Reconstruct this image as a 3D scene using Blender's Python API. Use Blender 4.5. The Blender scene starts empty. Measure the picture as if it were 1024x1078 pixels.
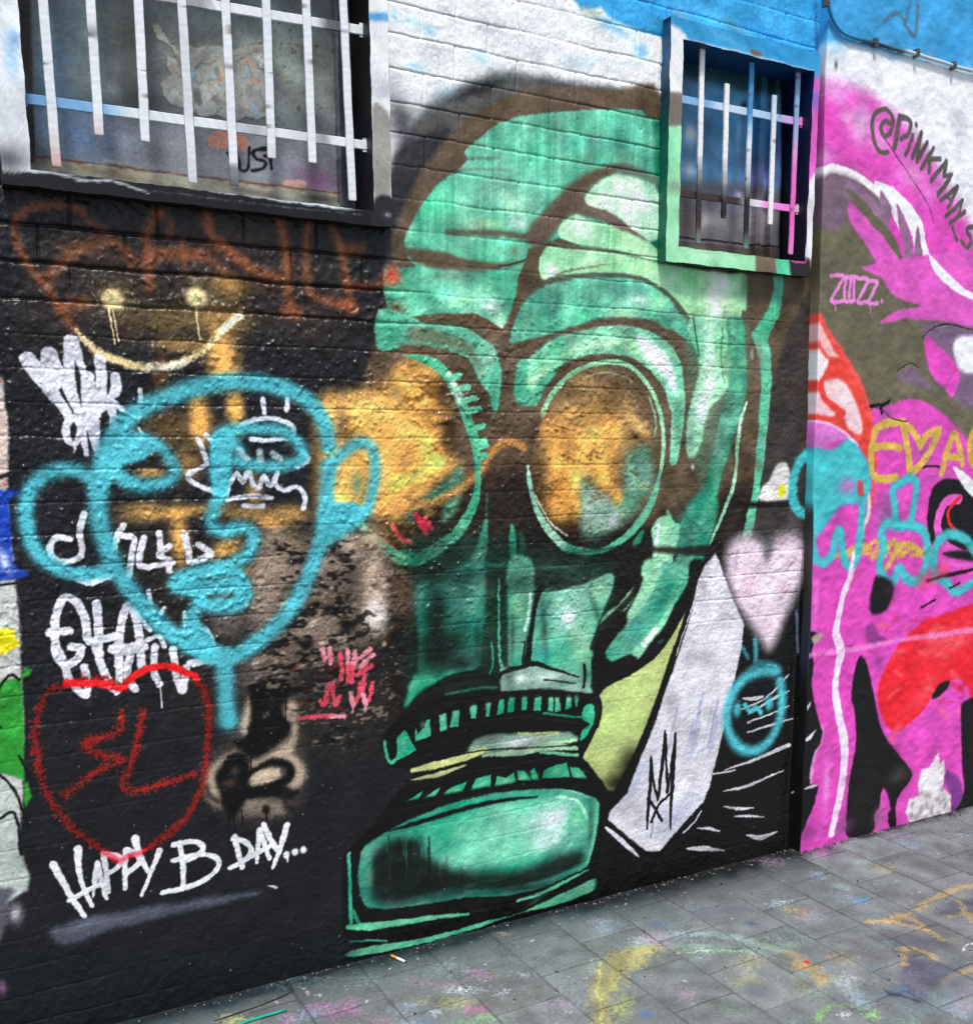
import bpy, math, random
import numpy as np
C = bpy.context.scene.collection
rng = np.random.default_rng(7)

# ------------------------------------------------------------------ camera solved from the street's own lines
RM = np.array([[0.84694384, -0.00888378, -0.53160814],
               [-0.09326793, 0.98187373, -0.1650002],
               [0.5234379, 0.18932789, 0.83076333]])
FOC, CX, CY, PW, PH = 1138.047, 607.94, 674.147, 1024., 1078.
DIST, EYE = 2.909, 1.5775
PR = 0.045                      # how far window surrounds and the rendered wall stand proud of the brickwork

def ray(x, y):
    return np.array([(x - CX) / FOC, (y - CY) / FOC, 1.]) @ RM
def on_wall(x, y, off=0.):      # point of the wall plane (X, Z) for a traced point
    d = ray(x, y); k = (DIST + off) / d[2]
    return d[0] * k, EYE - d[1] * k
def on_ground(x, y):
    d = ray(x, y); k = EYE / d[1]
    return d[0] * k, d[2] * k - DIST

cam_d = bpy.data.cameras.new('camera'); cam = bpy.data.objects.new('camera', cam_d); C.objects.link(cam)
from mathutils import Matrix, Vector
def tow(v): return Vector((v[0], v[2], -v[1]))
right, down, fwd = tow(RM[0]), tow(RM[1]), tow(RM[2])
m = Matrix((right, -down, -fwd)).transposed().to_4x4(); m.translation = Vector((0, -DIST, EYE))
cam.matrix_world = m
cam_d.sensor_fit = 'HORIZONTAL'; cam_d.sensor_width = 36; cam_d.lens = FOC / PW * 36
cam_d.shift_x = (PW / 2 - CX) / PW; cam_d.shift_y = (CY - PH / 2) / PW
cam_d.clip_start = .05; cam_d.clip_end = 500
bpy.context.scene.camera = cam

# ------------------------------------------------------------------ noise
def fnoise(ny, nx, sy, sx=None, seed=0):
    """smooth noise, sigma in cells, unit variance"""
    sx = sx or sy
    r = np.random.default_rng(seed).standard_normal((ny, nx)).astype(np.float32)
    fy = np.fft.fftfreq(ny)[:, None]; fx = np.fft.rfftfreq(nx)[None, :]
    g = np.exp(-2 * (math.pi ** 2) * ((fy * sy) ** 2 + (fx * sx) ** 2))
    r = np.fft.irfft2(np.fft.rfft2(r) * g, s=(ny, nx)).astype(np.float32)
    return r / (r.std() + 1e-9)

def sstep(a, b, x):
    t = np.clip((x - a) / (b - a), 0, 1); return t * t * (3 - 2 * t)

def spline(P, closed=False, n=5):
    P = [np.array(p, float) for p in P]
    if len(P) < 3: return P
    out = []; N = len(P)
    for i in range(N if closed else N - 1):
        if closed: a, b, c, d = P[(i - 1) % N], P[i], P[(i + 1) % N], P[(i + 2) % N]
        else: a, b, c, d = P[max(i - 1, 0)], P[i], P[i + 1], P[min(i + 2, N - 1)]
        for k in range(n):
            t = k / n
            out.append(.5 * ((2 * b) + (-a + c) * t + (2 * a - 5 * b + 4 * c - d) * t * t + (-a + 3 * b - 3 * c + d) * t ** 3))
    if not closed: out.append(P[-1])
    return out

# ------------------------------------------------------------------ a paint sheet lying on a real surface, in metres
class Sheet:
    def __init__(s, x0, x1, z0, z1, res, conv, seed, base, ppm, warp=.0007):
        s.x0, s.z0, s.res, s.conv, s.ppm = x0, z0, res, conv, ppm
        s.nx = int((x1 - x0) * res) + 1; s.ny = int((z1 - z0) * res) + 1
        s.col = np.zeros((s.ny, s.nx, 3), np.float32); s.col[:] = np.array(base, np.float32) / 255
        s.rgh = np.full((s.ny, s.nx), .5, np.float32); s.met = np.zeros((s.ny, s.nx), np.float32)
        s.id = np.zeros((s.ny, s.nx), np.int16); s.cur = 0
        xs = x0 + np.arange(s.nx) / res; zs = z0 + np.arange(s.ny) / res
        s.X, s.Z = np.meshgrid(xs.astype(np.float32), zs.astype(np.float32))
        s.wx = s.X + warp * fnoise(s.ny, s.nx, .006 * res, seed=seed) + .5 * warp * fnoise(s.ny, s.nx, .0025 * res, seed=seed + 5)
        s.wz = s.Z + warp * fnoise(s.ny, s.nx, .006 * res, seed=seed + 1) + .5 * warp * fnoise(s.ny, s.nx, .0025 * res, seed=seed + 6)
        s.n1 = fnoise(s.ny, s.nx, .0016 * res, seed=seed + 2)
        s.n2 = fnoise(s.ny, s.nx, .02 * res, seed=seed + 3)
        s.f = (0, 0, 1)
    def frame(s, ox, oy, k): s.f = (ox, oy, k); return s
    def loc(s, pts):
        x = s.f[0] + s.f[2] * sum(p[0] for p in pts) / len(pts); y = s.f[1] + s.f[2] * sum(p[1] for p in pts) / len(pts)
        a, b, c, d = s.conv(x - 4, y), s.conv(x + 4, y), s.conv(x, y - 4), s.conv(x, y + 4)
        s.ppm = 8 / math.sqrt(abs((b[0] - a[0]) * (d[1] - c[1]) - (b[1] - a[1]) * (d[0] - c[0])) + 1e-12)
    def m(s, p):
        x = s.f[0] + p[0] * s.f[2]; y = s.f[1] + p[1] * s.f[2]
        return s.conv(x, y)
    def crop(s, P, mar):
        P = np.array(P)
        a = int((P[:, 0].min() - mar - s.x0) * s.res); b = int((P[:, 0].max() + mar - s.x0) * s.res) + 2
        c = int((P[:, 1].min() - mar - s.z0) * s.res); d = int((P[:, 1].max() + mar - s.z0) * s.res) + 2
        a, b, c, d = max(a, 0), min(b, s.nx), max(c, 0), min(d, s.ny)
        return (slice(c, d), slice(a, b)) if b > a and d > c else None
    def put(s, sl, al, col, rgh=None, met=0., mark=True, shade=0.):
        al = np.clip(al, 0, 1)
        c = np.array(col, np.float32) / 255
        cc = s.col[sl]
        tgt = c[None, None, :] * (1 + shade * s.n2[sl][..., None]) if shade else c
        s.col[sl] = cc + (tgt - cc) * al[..., None]
        if rgh is not None: s.rgh[sl] += (rgh - s.rgh[sl]) * al
        s.met[sl] += (met - s.met[sl]) * al
        if mark:
            k = s.id[sl]; k[al > .45] = s.cur
    def fill(s, pts, col, soft=1., a=1., smooth=True, n=.12, clip=None, **kw):
        """filled outline; soft in picture-size units (1 = 1 traced pixel)"""
        s.loc(pts); P = [s.m(p) for p in pts]
        if smooth: P = spline(P, True, 4)
        so = soft / s.ppm
        sl = s.crop(P, so * 2.5 + .004)
        if sl is None: return
        x, z = s.wx[sl], s.wz[sl]
        d2 = np.full(x.shape, 1e9, np.float32); ins = np.zeros(x.shape, bool)
        for i in range(len(P)):
            x0, z0 = P[i]; x1, z1 = P[(i + 1) % len(P)]
            dx, dz = x1 - x0, z1 - z0; L = dx * dx + dz * dz + 1e-12
            t = np.clip(((x - x0) * dx + (z - z0) * dz) / L, 0, 1)
            np.minimum(d2, (x - x0 - t * dx) ** 2 + (z - z0 - t * dz) ** 2, out=d2)
            if z0 != z1:
                ins ^= ((z0 > z) != (z1 > z)) & (x < dx * (z - z0) / dz + x0)
        d = np.sqrt(d2) * np.where(ins, 1, -1)
        d = d + (n * min(so, .0042) * .45 + .0002) * s.n1[sl]
        al = sstep(-so, so, d) * a
        if clip is not None: al = al * clip[sl]
        s.put(sl, al, col, **kw)
    def mask(s, pts, soft=1., smooth=True):
        keep = (s.col, s.rgh, s.met, s.id)
        s.col = np.zeros_like(s.col); s.rgh = s.rgh.copy(); s.met = s.met.copy(); s.id = s.id.copy()
        s.fill(pts, (255, 255, 255), soft, smooth=smooth)
        r = s.col[..., 0].copy(); s.col, s.rgh, s.met, s.id = keep
        return r
    def line(s, pts, w, col, soft=.8, a=1., smooth=True, n=.2, w1=None, clip=None, fade=0, **kw):
        """brush or spray line of width w (w -> w1), in picture-size units; pts may carry their own width"""
        s.loc(pts); Pm = [s.m(p) for p in pts]
        W = [p[2] if len(p) > 2 else (w + ((w1 if w1 is not None else w) - w) * i / max(1, len(pts) - 1)) for i, p in enumerate(pts)]
        P = [np.array((a_[0], a_[1], w_)) for a_, w_ in zip(Pm, W)]
        if smooth: P = spline(P, False, 5)
        so = max(soft, .3) / s.ppm
        sl = s.crop([p[:2] for p in P], max(W) / s.ppm + so * 3 + .004)
        if sl is None: return
        x, z = s.wx[sl], s.wz[sl]
        best = np.full(x.shape, -1e9, np.float32)
        for i in range(len(P) - 1):
            x0, z0, wa = P[i]; x1, z1, wb = P[i + 1]
            dx, dz = x1 - x0, z1 - z0; L = dx * dx + dz * dz + 1e-12
            t = np.clip(((x - x0) * dx + (z - z0) * dz) / L, 0, 1)
            d = np.sqrt((x - x0 - t * dx) ** 2 + (z - z0 - t * dz) ** 2)
            np.maximum(best, (wa + (wb - wa) * t) / 2 / s.ppm - d, out=best)
        best = best + (n * min(so, .0042) * .45 + .0002) * s.n1[sl]
        al = sstep(-so, so, best) * a
        if clip is not None: al = al * clip[sl]
        s.put(sl, al, col, **kw)
    def blob(s, x, y, rx, ry, col, a=1., rot=0., n=.25, p=1., clip=None, **kw):
        """soft spray patch: radii in frame units"""
        s.loc([(x, y)]); k = s.f[2]; c = s.m((x, y)); rx, ry = rx * k / s.ppm, ry * k / s.ppm
        r = max(rx, ry) * 2.4
        sl = s.crop([c], r)
        if sl is None: return
        dx, dz = s.wx[sl] - c[0], s.wz[sl] - c[1]
        ca, sa = math.cos(rot), math.sin(rot)
        u, v = (dx * ca + dz * sa) / rx, (-dx * sa + dz * ca) / ry
        q = (u * u + v * v) ** p
        al = np.exp(-q * 1.2) * a
        al = np.clip(al * (1 + .3 * n * s.n1[sl] * (1 - al)) , 0, 1)
        if clip is not None: al = al * clip[sl]
        kw.setdefault('mark', False)
        s.put(sl, al, col, **kw)
    def sample(s, arr, x, z):
        u = np.clip((x - s.x0) * s.res, 0, s.nx - 1.001); v = np.clip((z - s.z0) * s.res, 0, s.ny - 1.001)
        i = u.astype(np.int32); j = v.astype(np.int32); fu = (u - i).astype(np.float32); fv = (v - j).astype(np.float32)
        if arr.ndim == 3: fu = fu[..., None]; fv = fv[..., None]
        return (arr[j, i] * (1 - fu) + arr[j, i + 1] * fu) * (1 - fv) + (arr[j + 1, i] * (1 - fu) + arr[j + 1, i + 1] * fu) * fv
    def sample_id(s, x, z):
        i = np.clip(np.rint((x - s.x0) * s.res), 0, s.nx - 1).astype(int); j = np.clip(np.rint((z - s.z0) * s.res), 0, s.ny - 1).astype(int)
        return s.id[j, i]

GAIN = .93
def lin(c):
    c = np.clip(c, 0, 1); l = np.where(c <= .04045, c / 12.92, ((c + .055) / 1.055) ** 2.4)
    l = l * (.34 + .66 * np.clip(l / .06, 0, 1))          # spray blacks and browns are deeper than they look in daylight
    return np.clip(l * GAIN * (1 + .34 * l), .0025, .87)

# ------------------------------------------------------------------ materials
def paint_material(name, fine=700., bump=.25, dist=.0012, rvar=.12, spec=.32, grain=.10):
    m = bpy.data.materials.new(name); m.use_nodes = True; nt = m.node_tree; N = nt.nodes; L = nt.links
    b = N['Principled BSDF']
    ca = N.new('ShaderNodeAttribute'); ca.attribute_name = 'paint'
    ra = N.new('ShaderNodeAttribute'); ra.attribute_name = 'gloss'
    tc = N.new('ShaderNodeTexCoord')
    n1 = N.new('ShaderNodeTexNoise'); n1.inputs['Scale'].default_value = fine; n1.inputs['Detail'].default_value = 3
    n2 = N.new('ShaderNodeTexNoise'); n2.inputs['Scale'].default_value = 9; n2.inputs['Detail'].default_value = 5
    L.new(tc.outputs['Object'], n1.inputs['Vector']); L.new(tc.outputs['Object'], n2.inputs['Vector'])
    sep = N.new('ShaderNodeSeparateColor'); L.new(ra.outputs['Color'], sep.inputs['Color'])
    mm = N.new('ShaderNodeMath'); mm.operation = 'MULTIPLY_ADD'; mm.inputs[1].default_value = rvar * 2; mm.inputs[2].default_value = -rvar
    L.new(n2.outputs['Fac'], mm.inputs[0])
    ad = N.new('ShaderNodeMath'); ad.operation = 'ADD'; ad.use_clamp = True
    L.new(sep.outputs[0], ad.inputs[0]); L.new(mm.outputs[0], ad.inputs[1])
    L.new(ad.outputs[0], b.inputs['Roughness']); L.new(sep.outputs[1], b.inputs['Metallic'])
    # slight mottling of the colour itself, grime at several sizes
    mr = N.new('ShaderNodeMapRange'); mr.inputs['To Min'].default_value = .86; mr.inputs['To Max'].default_value = 1.12
    L.new(n2.outputs['Fac'], mr.inputs['Value'])
    mx = N.new('ShaderNodeMix'); mx.data_type = 'RGBA'; mx.blend_type = 'MULTIPLY'; mx.inputs['Factor'].default_value = 1
    n3 = N.new('ShaderNodeTexNoise'); n3.inputs['Scale'].default_value = 330; n3.inputs['Detail'].default_value = 3; n3.inputs['Roughness'].default_value = .7
    L.new(tc.outputs['Object'], n3.inputs['Vector'])
    m3 = N.new('ShaderNodeMapRange'); m3.inputs['From Min'].default_value = .3; m3.inputs['From Max'].default_value = .7; m3.inputs['To Min'].default_value = 1 - grain; m3.inputs['To Max'].default_value = 1 + grain
    L.new(n3.outputs['Fac'], m3.inputs['Value'])
    mg = N.new('ShaderNodeMix'); mg.data_type = 'RGBA'; mg.blend_type = 'MULTIPLY'; mg.inputs['Factor'].default_value = 1
    L.new(ca.outputs['Color'], mx.inputs[6]); L.new(mr.outputs['Result'], mx.inputs[7]); L.new(mx.outputs[2], mg.inputs[6]); L.new(m3.outputs['Result'], mg.inputs[7]); L.new(mg.outputs[2], b.inputs['Base Color'])
    bp = N.new('ShaderNodeBump'); bp.inputs['Strength'].default_value = bump; bp.inputs['Distance'].default_value = dist
    L.new(n1.outputs['Fac'], bp.inputs['Height']); L.new(bp.outputs['Normal'], b.inputs['Normal'])
    b.inputs['Specular IOR Level'].default_value = spec
    return m
M_WALL = paint_material('painted_masonry', fine=420., bump=.34, dist=.0014)
M_GROUND = paint_material('paving', fine=420, bump=.45, dist=.0015, rvar=.1, spec=.35)
M_IRON = paint_material('painted_iron', fine=500, bump=.3)
M_PANE = paint_material('painted_board', fine=300, bump=.2, rvar=.15)

def set_attrs(me, col, rgh, met):
    n = len(me.vertices)
    a = me.color_attributes.new('paint', 'FLOAT_COLOR', 'POINT')
    d = np.ones((n, 4), np.float32); d[:, :3] = col; a.data.foreach_set('color', d.ravel())
    a = me.color_attributes.new('gloss', 'FLOAT_COLOR', 'POINT')
    d = np.ones((n, 4), np.float32); d[:, 0] = rgh; d[:, 1] = met; a.data.foreach_set('color', d.ravel())

def mesh_np(name, co, quads, mat, parent=None, col=None, rgh=None, met=None, normals=None, smooth=True):
    me = bpy.data.meshes.new(name)
    me.vertices.add(len(co)); me.vertices.foreach_set('co', np.ascontiguousarray(co, np.float32).ravel())
    nf = len(quads); me.loops.add(nf * 4); me.loops.foreach_set('vertex_index', np.ascontiguousarray(quads, np.int32).ravel())
    me.polygons.add(nf); me.polygons.foreach_set('loop_start', np.arange(nf, dtype=np.int32) * 4)
    me.polygons.foreach_set('use_smooth', np.full(nf, smooth, bool))
    me.update(calc_edges=True)
    me.materials.append(mat)
    if col is not None: set_attrs(me, col, rgh, met)
    if normals is not None: me.normals_split_custom_set_from_vertices(normals)
    o = bpy.data.objects.new(name, me); C.objects.link(o)
    if parent: o.parent = parent
    return o

def grid_parts(xs, zs, P, col, rgh, met, ids, keep, mat, flip=False):
    """P: (nz,nx,3) surface points.  Splits the grid's faces by ids -> dict id: mesh data"""
    nz, nx = P.shape[:2]
    gx = np.gradient(P, axis=1); gz = np.gradient(P, axis=0)
    nr = np.cross(gx, gz); nr /= np.linalg.norm(nr, axis=2, keepdims=True) + 1e-12
    if flip: nr = -nr
    idx = np.arange(nz * nx, dtype=np.int32).reshape(nz, nx)
    q = np.stack([idx[:-1, :-1], idx[:-1, 1:], idx[1:, 1:], idx[1:, :-1]], -1)
    if flip: q = q[..., ::-1]
    fid = ids[:-1, :-1]
    out = {}
    Pf, Nf = P.reshape(-1, 3), nr.reshape(-1, 3)
    cf, rf, mf = col.reshape(-1, 3), rgh.ravel(), met.ravel()
    for k in np.unique(fid[keep]):
        Q = q[(fid == k) & keep]
        used = np.zeros(nz * nx, bool); used[Q.ravel()] = True
        rm = np.cumsum(used) - 1
        out[int(k)] = (Pf[used], rm[Q], cf[used], rf[used], mf[used], Nf[used])
    return out

def spacing(segs):
    """segs: list of (x_start, step) ... last is (x_end, None); steps blend linearly"""
    xs = [segs[0][0]]
    for (a, sa), (b, sb) in zip(segs[:-1], segs[1:]):
        sb_ = sb if sb else sa
        while xs[-1] < b - 1e-6:
            t = (xs[-1] - a) / (b - a); xs.append(min(b, xs[-1] + sa + (sb_ - sa) * t))
    return np.array(xs)

def tag(o, label=None, cat=None, group=None, kind=None):
    if label: o['label'] = label
    if cat: o['category'] = cat
    if group: o['group'] = group
    if kind: o['kind'] = kind
    return o
def empty(name, loc=(0, 0, 0)):
    o = bpy.data.objects.new(name, None); C.objects.link(o); o.location = loc; o.empty_display_size = .1; return o

# ================================================================== PAINTING THE BRICK WALL
W = Sheet(-1.2, 3.0, -.05, 3.9, 520, on_wall, 11, (34, 34, 37), 375.)
BLK = (33, 33, 36); BRN = (94, 78, 62); DBR = (48, 39, 31); INK = (24, 23, 23)
G0 = (18, 78, 66); G1 = (46, 150, 124); G2 = (92, 190, 154); G3 = (136, 210, 172); G4 = (186, 226, 194); WH = (226, 232, 230)

CYAN = (80, 180, 190); GOLD = (240, 178, 88); GOLD2 = (170, 118, 54); LIME = (188, 202, 130)
F = W.frame
px = (0, 0, 1)
# ---- ground colour of the wall
F(*px)
W.fill([(-300, 180), (500, 250), (420, 600), (400, 1100), (-300, 1200)], (36, 36, 39), 14, rgh=.42)
W.fill([(120, 560), (300, 560), (420, 620), (430, 760), (330, 800), (180, 740)], (46, 43, 41), 26)
W.fill([(640, 560), (900, 540), (900, 960), (600, 960)], (26, 25, 25), 14, rgh=.36)
W.fill([(780, 270), (900, 270), (900, 480), (845, 560), (790, 560)], (62, 58, 55), 8, smooth=False)
for x, y, rx, ry in ((60, 330, 60, 70), (150, 300, 90, 60), (300, 300, 80, 50), (250, 250, 90, 30), (330, 340, 60, 40)):
    W.blob(x, y, rx, ry, (66, 56, 48), .55)
# white top, sprayed edge
W.fill([(380, -200), (420, -300), (760, -300), (760, 112), (694, 100), (640, 93), (585, 84), (548, 78), (520, 76), (495, 86), (466, 104), (446, 120), (434, 140), (424, 170), (412, 186), (380, 190)], (226, 229, 230), 9, smooth=False, n=.2)
W.blob(424, 130, 16, 34, (60, 62, 66), .85, .3); W.blob(470, 118, 42, 16, (92, 96, 98), .8, .25); W.blob(560, 92, 60, 9, (112, 128, 124), .6, -.12)
W.fill([(414, 190), (424, 150), (438, 128), (470, 112), (520, 92), (548, 84), (600, 92), (694, 104), (694, 140), (600, 124), (540, 124), (500, 150), (470, 200), (440, 240), (416, 300), (405, 300)], (88, 86, 82), 5)
W.fill([(412, 170), (430, 150), (470, 132), (480, 150), (450, 190), (420, 230), (405, 250)], (52, 52, 54), 6)
for p, q in (((430, 20), 14), ((452, 32), 10), ((505, 60), 12), ((436, 70), 10)):
    W.blob(p[0], p[1], q, q * .6, (120, 178, 208), .55)
W.blob(415, 15, 5, 8, (90, 160, 200), .7)
for x, y, a in ((618, 66, .35), (655, 70, .25), (600, 60, .2), (470, 95, .3)):
    W.blob(x, y, 16, 7, (120, 160, 175), a, .5)
for k in range(22):
    x, y = rng.uniform(420, 690), rng.uniform(0, 80); W.blob(x, y, rng.uniform(6, 22), rng.uniform(4, 12), (206, 214, 222) if k % 2 else (238, 238, 232), .5)
# blue band along the top
W.fill([(596, -300), (600, -8), (612, 10), (632, 8), (645, 20), (668, 30), (690, 37), (705, 42), (760, 52), (1000, 110), (1000, -300)], (62, 160, 208), 2.5, smooth=False, rgh=.4)
for k in range(18):
    x, y = rng.uniform(640, 870), rng.uniform(-30, 60); W.blob(x, y, rng.uniform(10, 26), rng.uniform(4, 10), (86, 178, 220) if k % 2 else (44, 138, 190), .5, -.2)
W.blob(622, 12, 12, 5, (176, 178, 150), .6); W.blob(722, 24, 14, 5, (196, 214, 206), .7, -.5); W.blob(790, 40, 50, 5, (130, 180, 160), .45, -.25)

# ================= gas mask mural
W.cur = 1
F(*px)
W.fill([(404, 332), (410, 275), (424, 222), (444, 180), (470, 146), (500, 118), (548, 96), (600, 92), (650, 94), (696, 103), (702, 280), (846, 288), (829, 348), (813, 402), (805, 472), (796, 500), (780, 540), (752, 590), (722, 640), (700, 680), (640, 745), (600, 760), (430, 760), (412, 690), (408, 620), (398, 560), (388, 500), (384, 400)], BRN, 4, rgh=.5, shade=.06)
W.fill([(392, 560), (520, 500), (560, 500), (640, 570), (740, 520), (795, 510), (752, 590), (722, 640), (700, 680), (640, 745), (600, 760), (430, 760), (412, 690)], DBR, 16, rgh=.38)
W.fill([(404, 600), (560, 560), (760, 560), (722, 640), (700, 680), (640, 745), (600, 760), (430, 760), (412, 690)], (32, 27, 23), 10, rgh=.34)
W.blob(520, 440, 30, 60, (70, 54, 44), .6); W.blob(580, 520, 40, 34, (50, 38, 30), .8); W.blob(790, 400, 14, 60, (104, 88, 66), .5)
dome = [(488, 161), (492, 156), (505, 144), (524, 130), (549, 121.5), (573, 119), (589, 117), (618, 115.5), (648, 114.5), (666, 115), (676, 116), (680, 122), (694, 125.5), (708, 128), (704, 284),
        (700, 282), (660, 276), (620, 262), (590, 250), (556, 262), (552, 276), (545, 292), (543, 310), (536, 330), (528, 347), (515, 338), (497, 329), (472, 333), (455, 336), (430, 335), (420, 337),
        (410, 342), (404, 300), (404, 284), (416, 282), (438, 281), (430, 272), (427, 264), (426, 254), (426, 250), (434, 235), (443, 216), (460, 194), (474, 183), (485, 178), (480, 180), (493, 168)]
W.fill(dome, G2, 1.2, smooth=False, rgh=.46, shade=.05)
F(380, 100, .2412)
dm = W.mask([(p[0], p[1]) for p in [((a - 380) / .2412, (b - 100) / .2412) for a, b in dome]], 1.5, smooth=False)
# left dome shading
W.fill([(470, 268), (600, 272), (560, 282), (480, 284)], (70, 66, 54), 2, a=.7, clip=dm)
W.line([(420, 332), (500, 322), (580, 326), (660, 330)], 3.4, (98, 80, 62), 1.6, a=.9, w1=1, clip=dm)
W.fill([(300, 380), (470, 300), (700, 290), (912, 300), (912, 380), (760, 560), (620, 560), (380, 370)], (92, 190, 158), 10, a=.6, clip=dm)
W.blob(660, 480, 90, 60, G4, .8, -.3, clip=dm); W.blob(690, 560, 70, 30, WH, .7, clip=dm); W.blob(560, 560, 90, 22, (176, 216, 160), .7, clip=dm)
W.blob(420, 500, 120, 60, G3, .4, clip=dm); W.blob(480, 570, 120, 24, (120, 150, 120), .6, clip=dm)
W.line([(380, 600), (500, 600), (580, 602), (640, 606), (700, 616), (750, 602), (785, 560)], 4.2, (92, 78, 60), 2, a=.95, clip=dm)
W.line([(380, 598), (600, 606), (720, 620)], 7, (92, 88, 70), 3, a=.6, clip=dm)
W.line([(190, 672, 5), (260, 706, 15), (360, 722, 17), (470, 744, 12), (600, 746, 6), (720, 722, 1.5)], 10, BRN, 3, clip=dm)
W.blob(480, 655, 150, 26, (120, 206, 170), .6, clip=dm); W.blob(610, 690, 60, 30, G3, .6, clip=dm); W.blob(670, 680, 24, 24, (110, 92, 70), .6, clip=dm)
W.line([(600, 748), (690, 730), (725, 712)], 1.6, (60, 52, 40), .8, clip=dm)
W.blob(530, 880, 110, 80, G3, .7, -.4, clip=dm); W.blob(570, 915, 50, 36, WH, .8, clip=dm); W.blob(600, 980, 30, 40, G4, .7, clip=dm); W.blob(420, 900, 60, 20, (150, 220, 150), .6, clip=dm)
W.blob(420, 790, 130, 20, (96, 130, 104), .6, .1, clip=dm); W.blob(150, 940, 50, 40, (110, 78, 54), .95, clip=dm); W.blob(130, 800, 40, 34, (180, 92, 68), .95)
W.line([(120, 990, 8), (200, 985, 7), (260, 972, 5), (370, 962, 4), (450, 966, 4), (540, 990, 7), (610, 1040, 10)], 6, (100, 76, 56), 1.4)
# vertical brush drag
for k in range(30):
    x = rng.uniform(250, 900); y = rng.uniform(60, 560)
    W.line([(x, y), (x + rng.uniform(-6, 6), y + rng.uniform(60, 200))], rng.uniform(.8, 3.4), (150, 226, 192) if k % 2 else (70, 170, 136), 1, a=.32, clip=dm, mark=False)
# right dome shading
F(560, 100, .29297)
W.blob(330, 130, 110, 50, (92, 208, 176), .6, clip=dm); W.blob(200, 180, 100, 30, (66, 176, 150), .5, clip=dm); W.blob(400, 230, 60, 60, (58, 168, 140), .5, clip=dm)
W.fill([(440, 70), (500, 70), (500, 600), (430, 590), (440, 300)], (26, 110, 86), 3, a=.75, clip=dm)
W.line([(440, 305, 2), (330, 262, 6), (240, 285, 12), (150, 350, 18), (80, 440, 20), (20, 500, 22)], 10, BRN, 4.5)
W.fill([(120, 360), (200, 340), (300, 420), (400, 510), (330, 480), (260, 455), (190, 435), (130, 430), (80, 470), (20, 540), (-20, 520), (40, 420)], (100, 84, 70), 3.5)
W.line([(330, 270), (400, 285), (446, 320)], 10, (86, 92, 78), 4, a=.7, clip=dm)
W.fill([(188, 372), (205, 345), (240, 312), (300, 285), (370, 300), (450, 345), (452, 505), (410, 520), (360, 480), (310, 440), (260, 412), (205, 398)], G4, 1.8)
W.blob(380, 400, 70, 60, (216, 226, 214), .7, .5, clip=dm); W.blob(230, 370, 40, 20, (176, 230, 160), .6); W.blob(420, 330, 30, 30, (128, 180, 150), .6, clip=dm)
W.fill([(92, 490), (105, 462), (135, 438), (160, 430), (215, 452), (280, 462), (350, 490), (410, 522), (452, 560), (452, 592), (350, 572), (250, 548), (150, 532), (110, 512)], (172, 226, 176), 1.4)
W.blob(170, 480, 60, 28, WH, .75); W.blob(330, 520, 50, 20, (150, 206, 140), .6)
W.line([(150, 395, 1), (230, 420, 6), (300, 462, 7), (360, 492, 4), (410, 522, 1)], 5, (112, 92, 84), 2.2)
W.line([(60, 522, 1), (140, 546, 3.5), (250, 556, 4.5), (350, 574, 3), (440, 596, 1.4)], 4, (110, 112, 90), 1.4)
W.fill([(25, 620), (34, 580), (60, 542), (130, 552), (250, 562), (370, 588), (300, 602), (200, 616), (120, 630), (70, 652), (36, 664)], (172, 226, 176), 1.2)
W.blob(70, 628, 26, 20, (236, 232, 240), .85, -.4)
W.fill([(300, 600), (370, 584), (452, 602), (700, 640), (765, 640), (772, 700), (770, 770), (752, 800), (752, 1030), (590, 1030), (590, 900), (540, 780), (470, 700), (380, 652), (260, 640), (150, 645), (100, 640)], (158, 220, 164), 2)
W.fill([(20, 700), (60, 680), (200, 656), (380, 660), (470, 712), (540, 792), (580, 850), (598, 940), (575, 900), (520, 850), (470, 835), (430, 810), (330, 798), (250, 802), (200, 815), (80, 858), (-60, 890), (-80, 870), (-40, 760)], G2, 2, shade=.06)
W.blob(400, 740, 60, 22, (190, 232, 210), .8); W.blob(330, 790, 70, 18, (160, 222, 170), .8); W.blob(140, 800, 60, 40, (110, 206, 160), .7); W.blob(40, 760, 50, 60, (52, 168, 142), .5); W.blob(460, 740, 30, 40, (150, 220, 160), .7, -.6)
W.blob(300, 690, 140, 18, (60, 150, 130), .5)
W.line([(40, 690, 1), (60, 664, 2), (150, 650, 3), (260, 646, 3.4), (380, 657, 4), (470, 702, 4.4), (540, 772, 4.4), (582, 850, 4), (604, 940, 2), (606, 1020, 1)], 4, (76, 96, 78), 1.1)
W.fill([(-70, 900), (40, 866), (150, 832), (250, 808), (330, 800), (420, 808), (480, 838), (540, 870), (575, 915), (596, 960), (604, 1100), (560, 1100), (545, 1000), (520, 940), (470, 878), (400, 836), (300, 830), (200, 846), (100, 894), (0, 962), (-60, 990)], BRN, 2)
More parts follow.
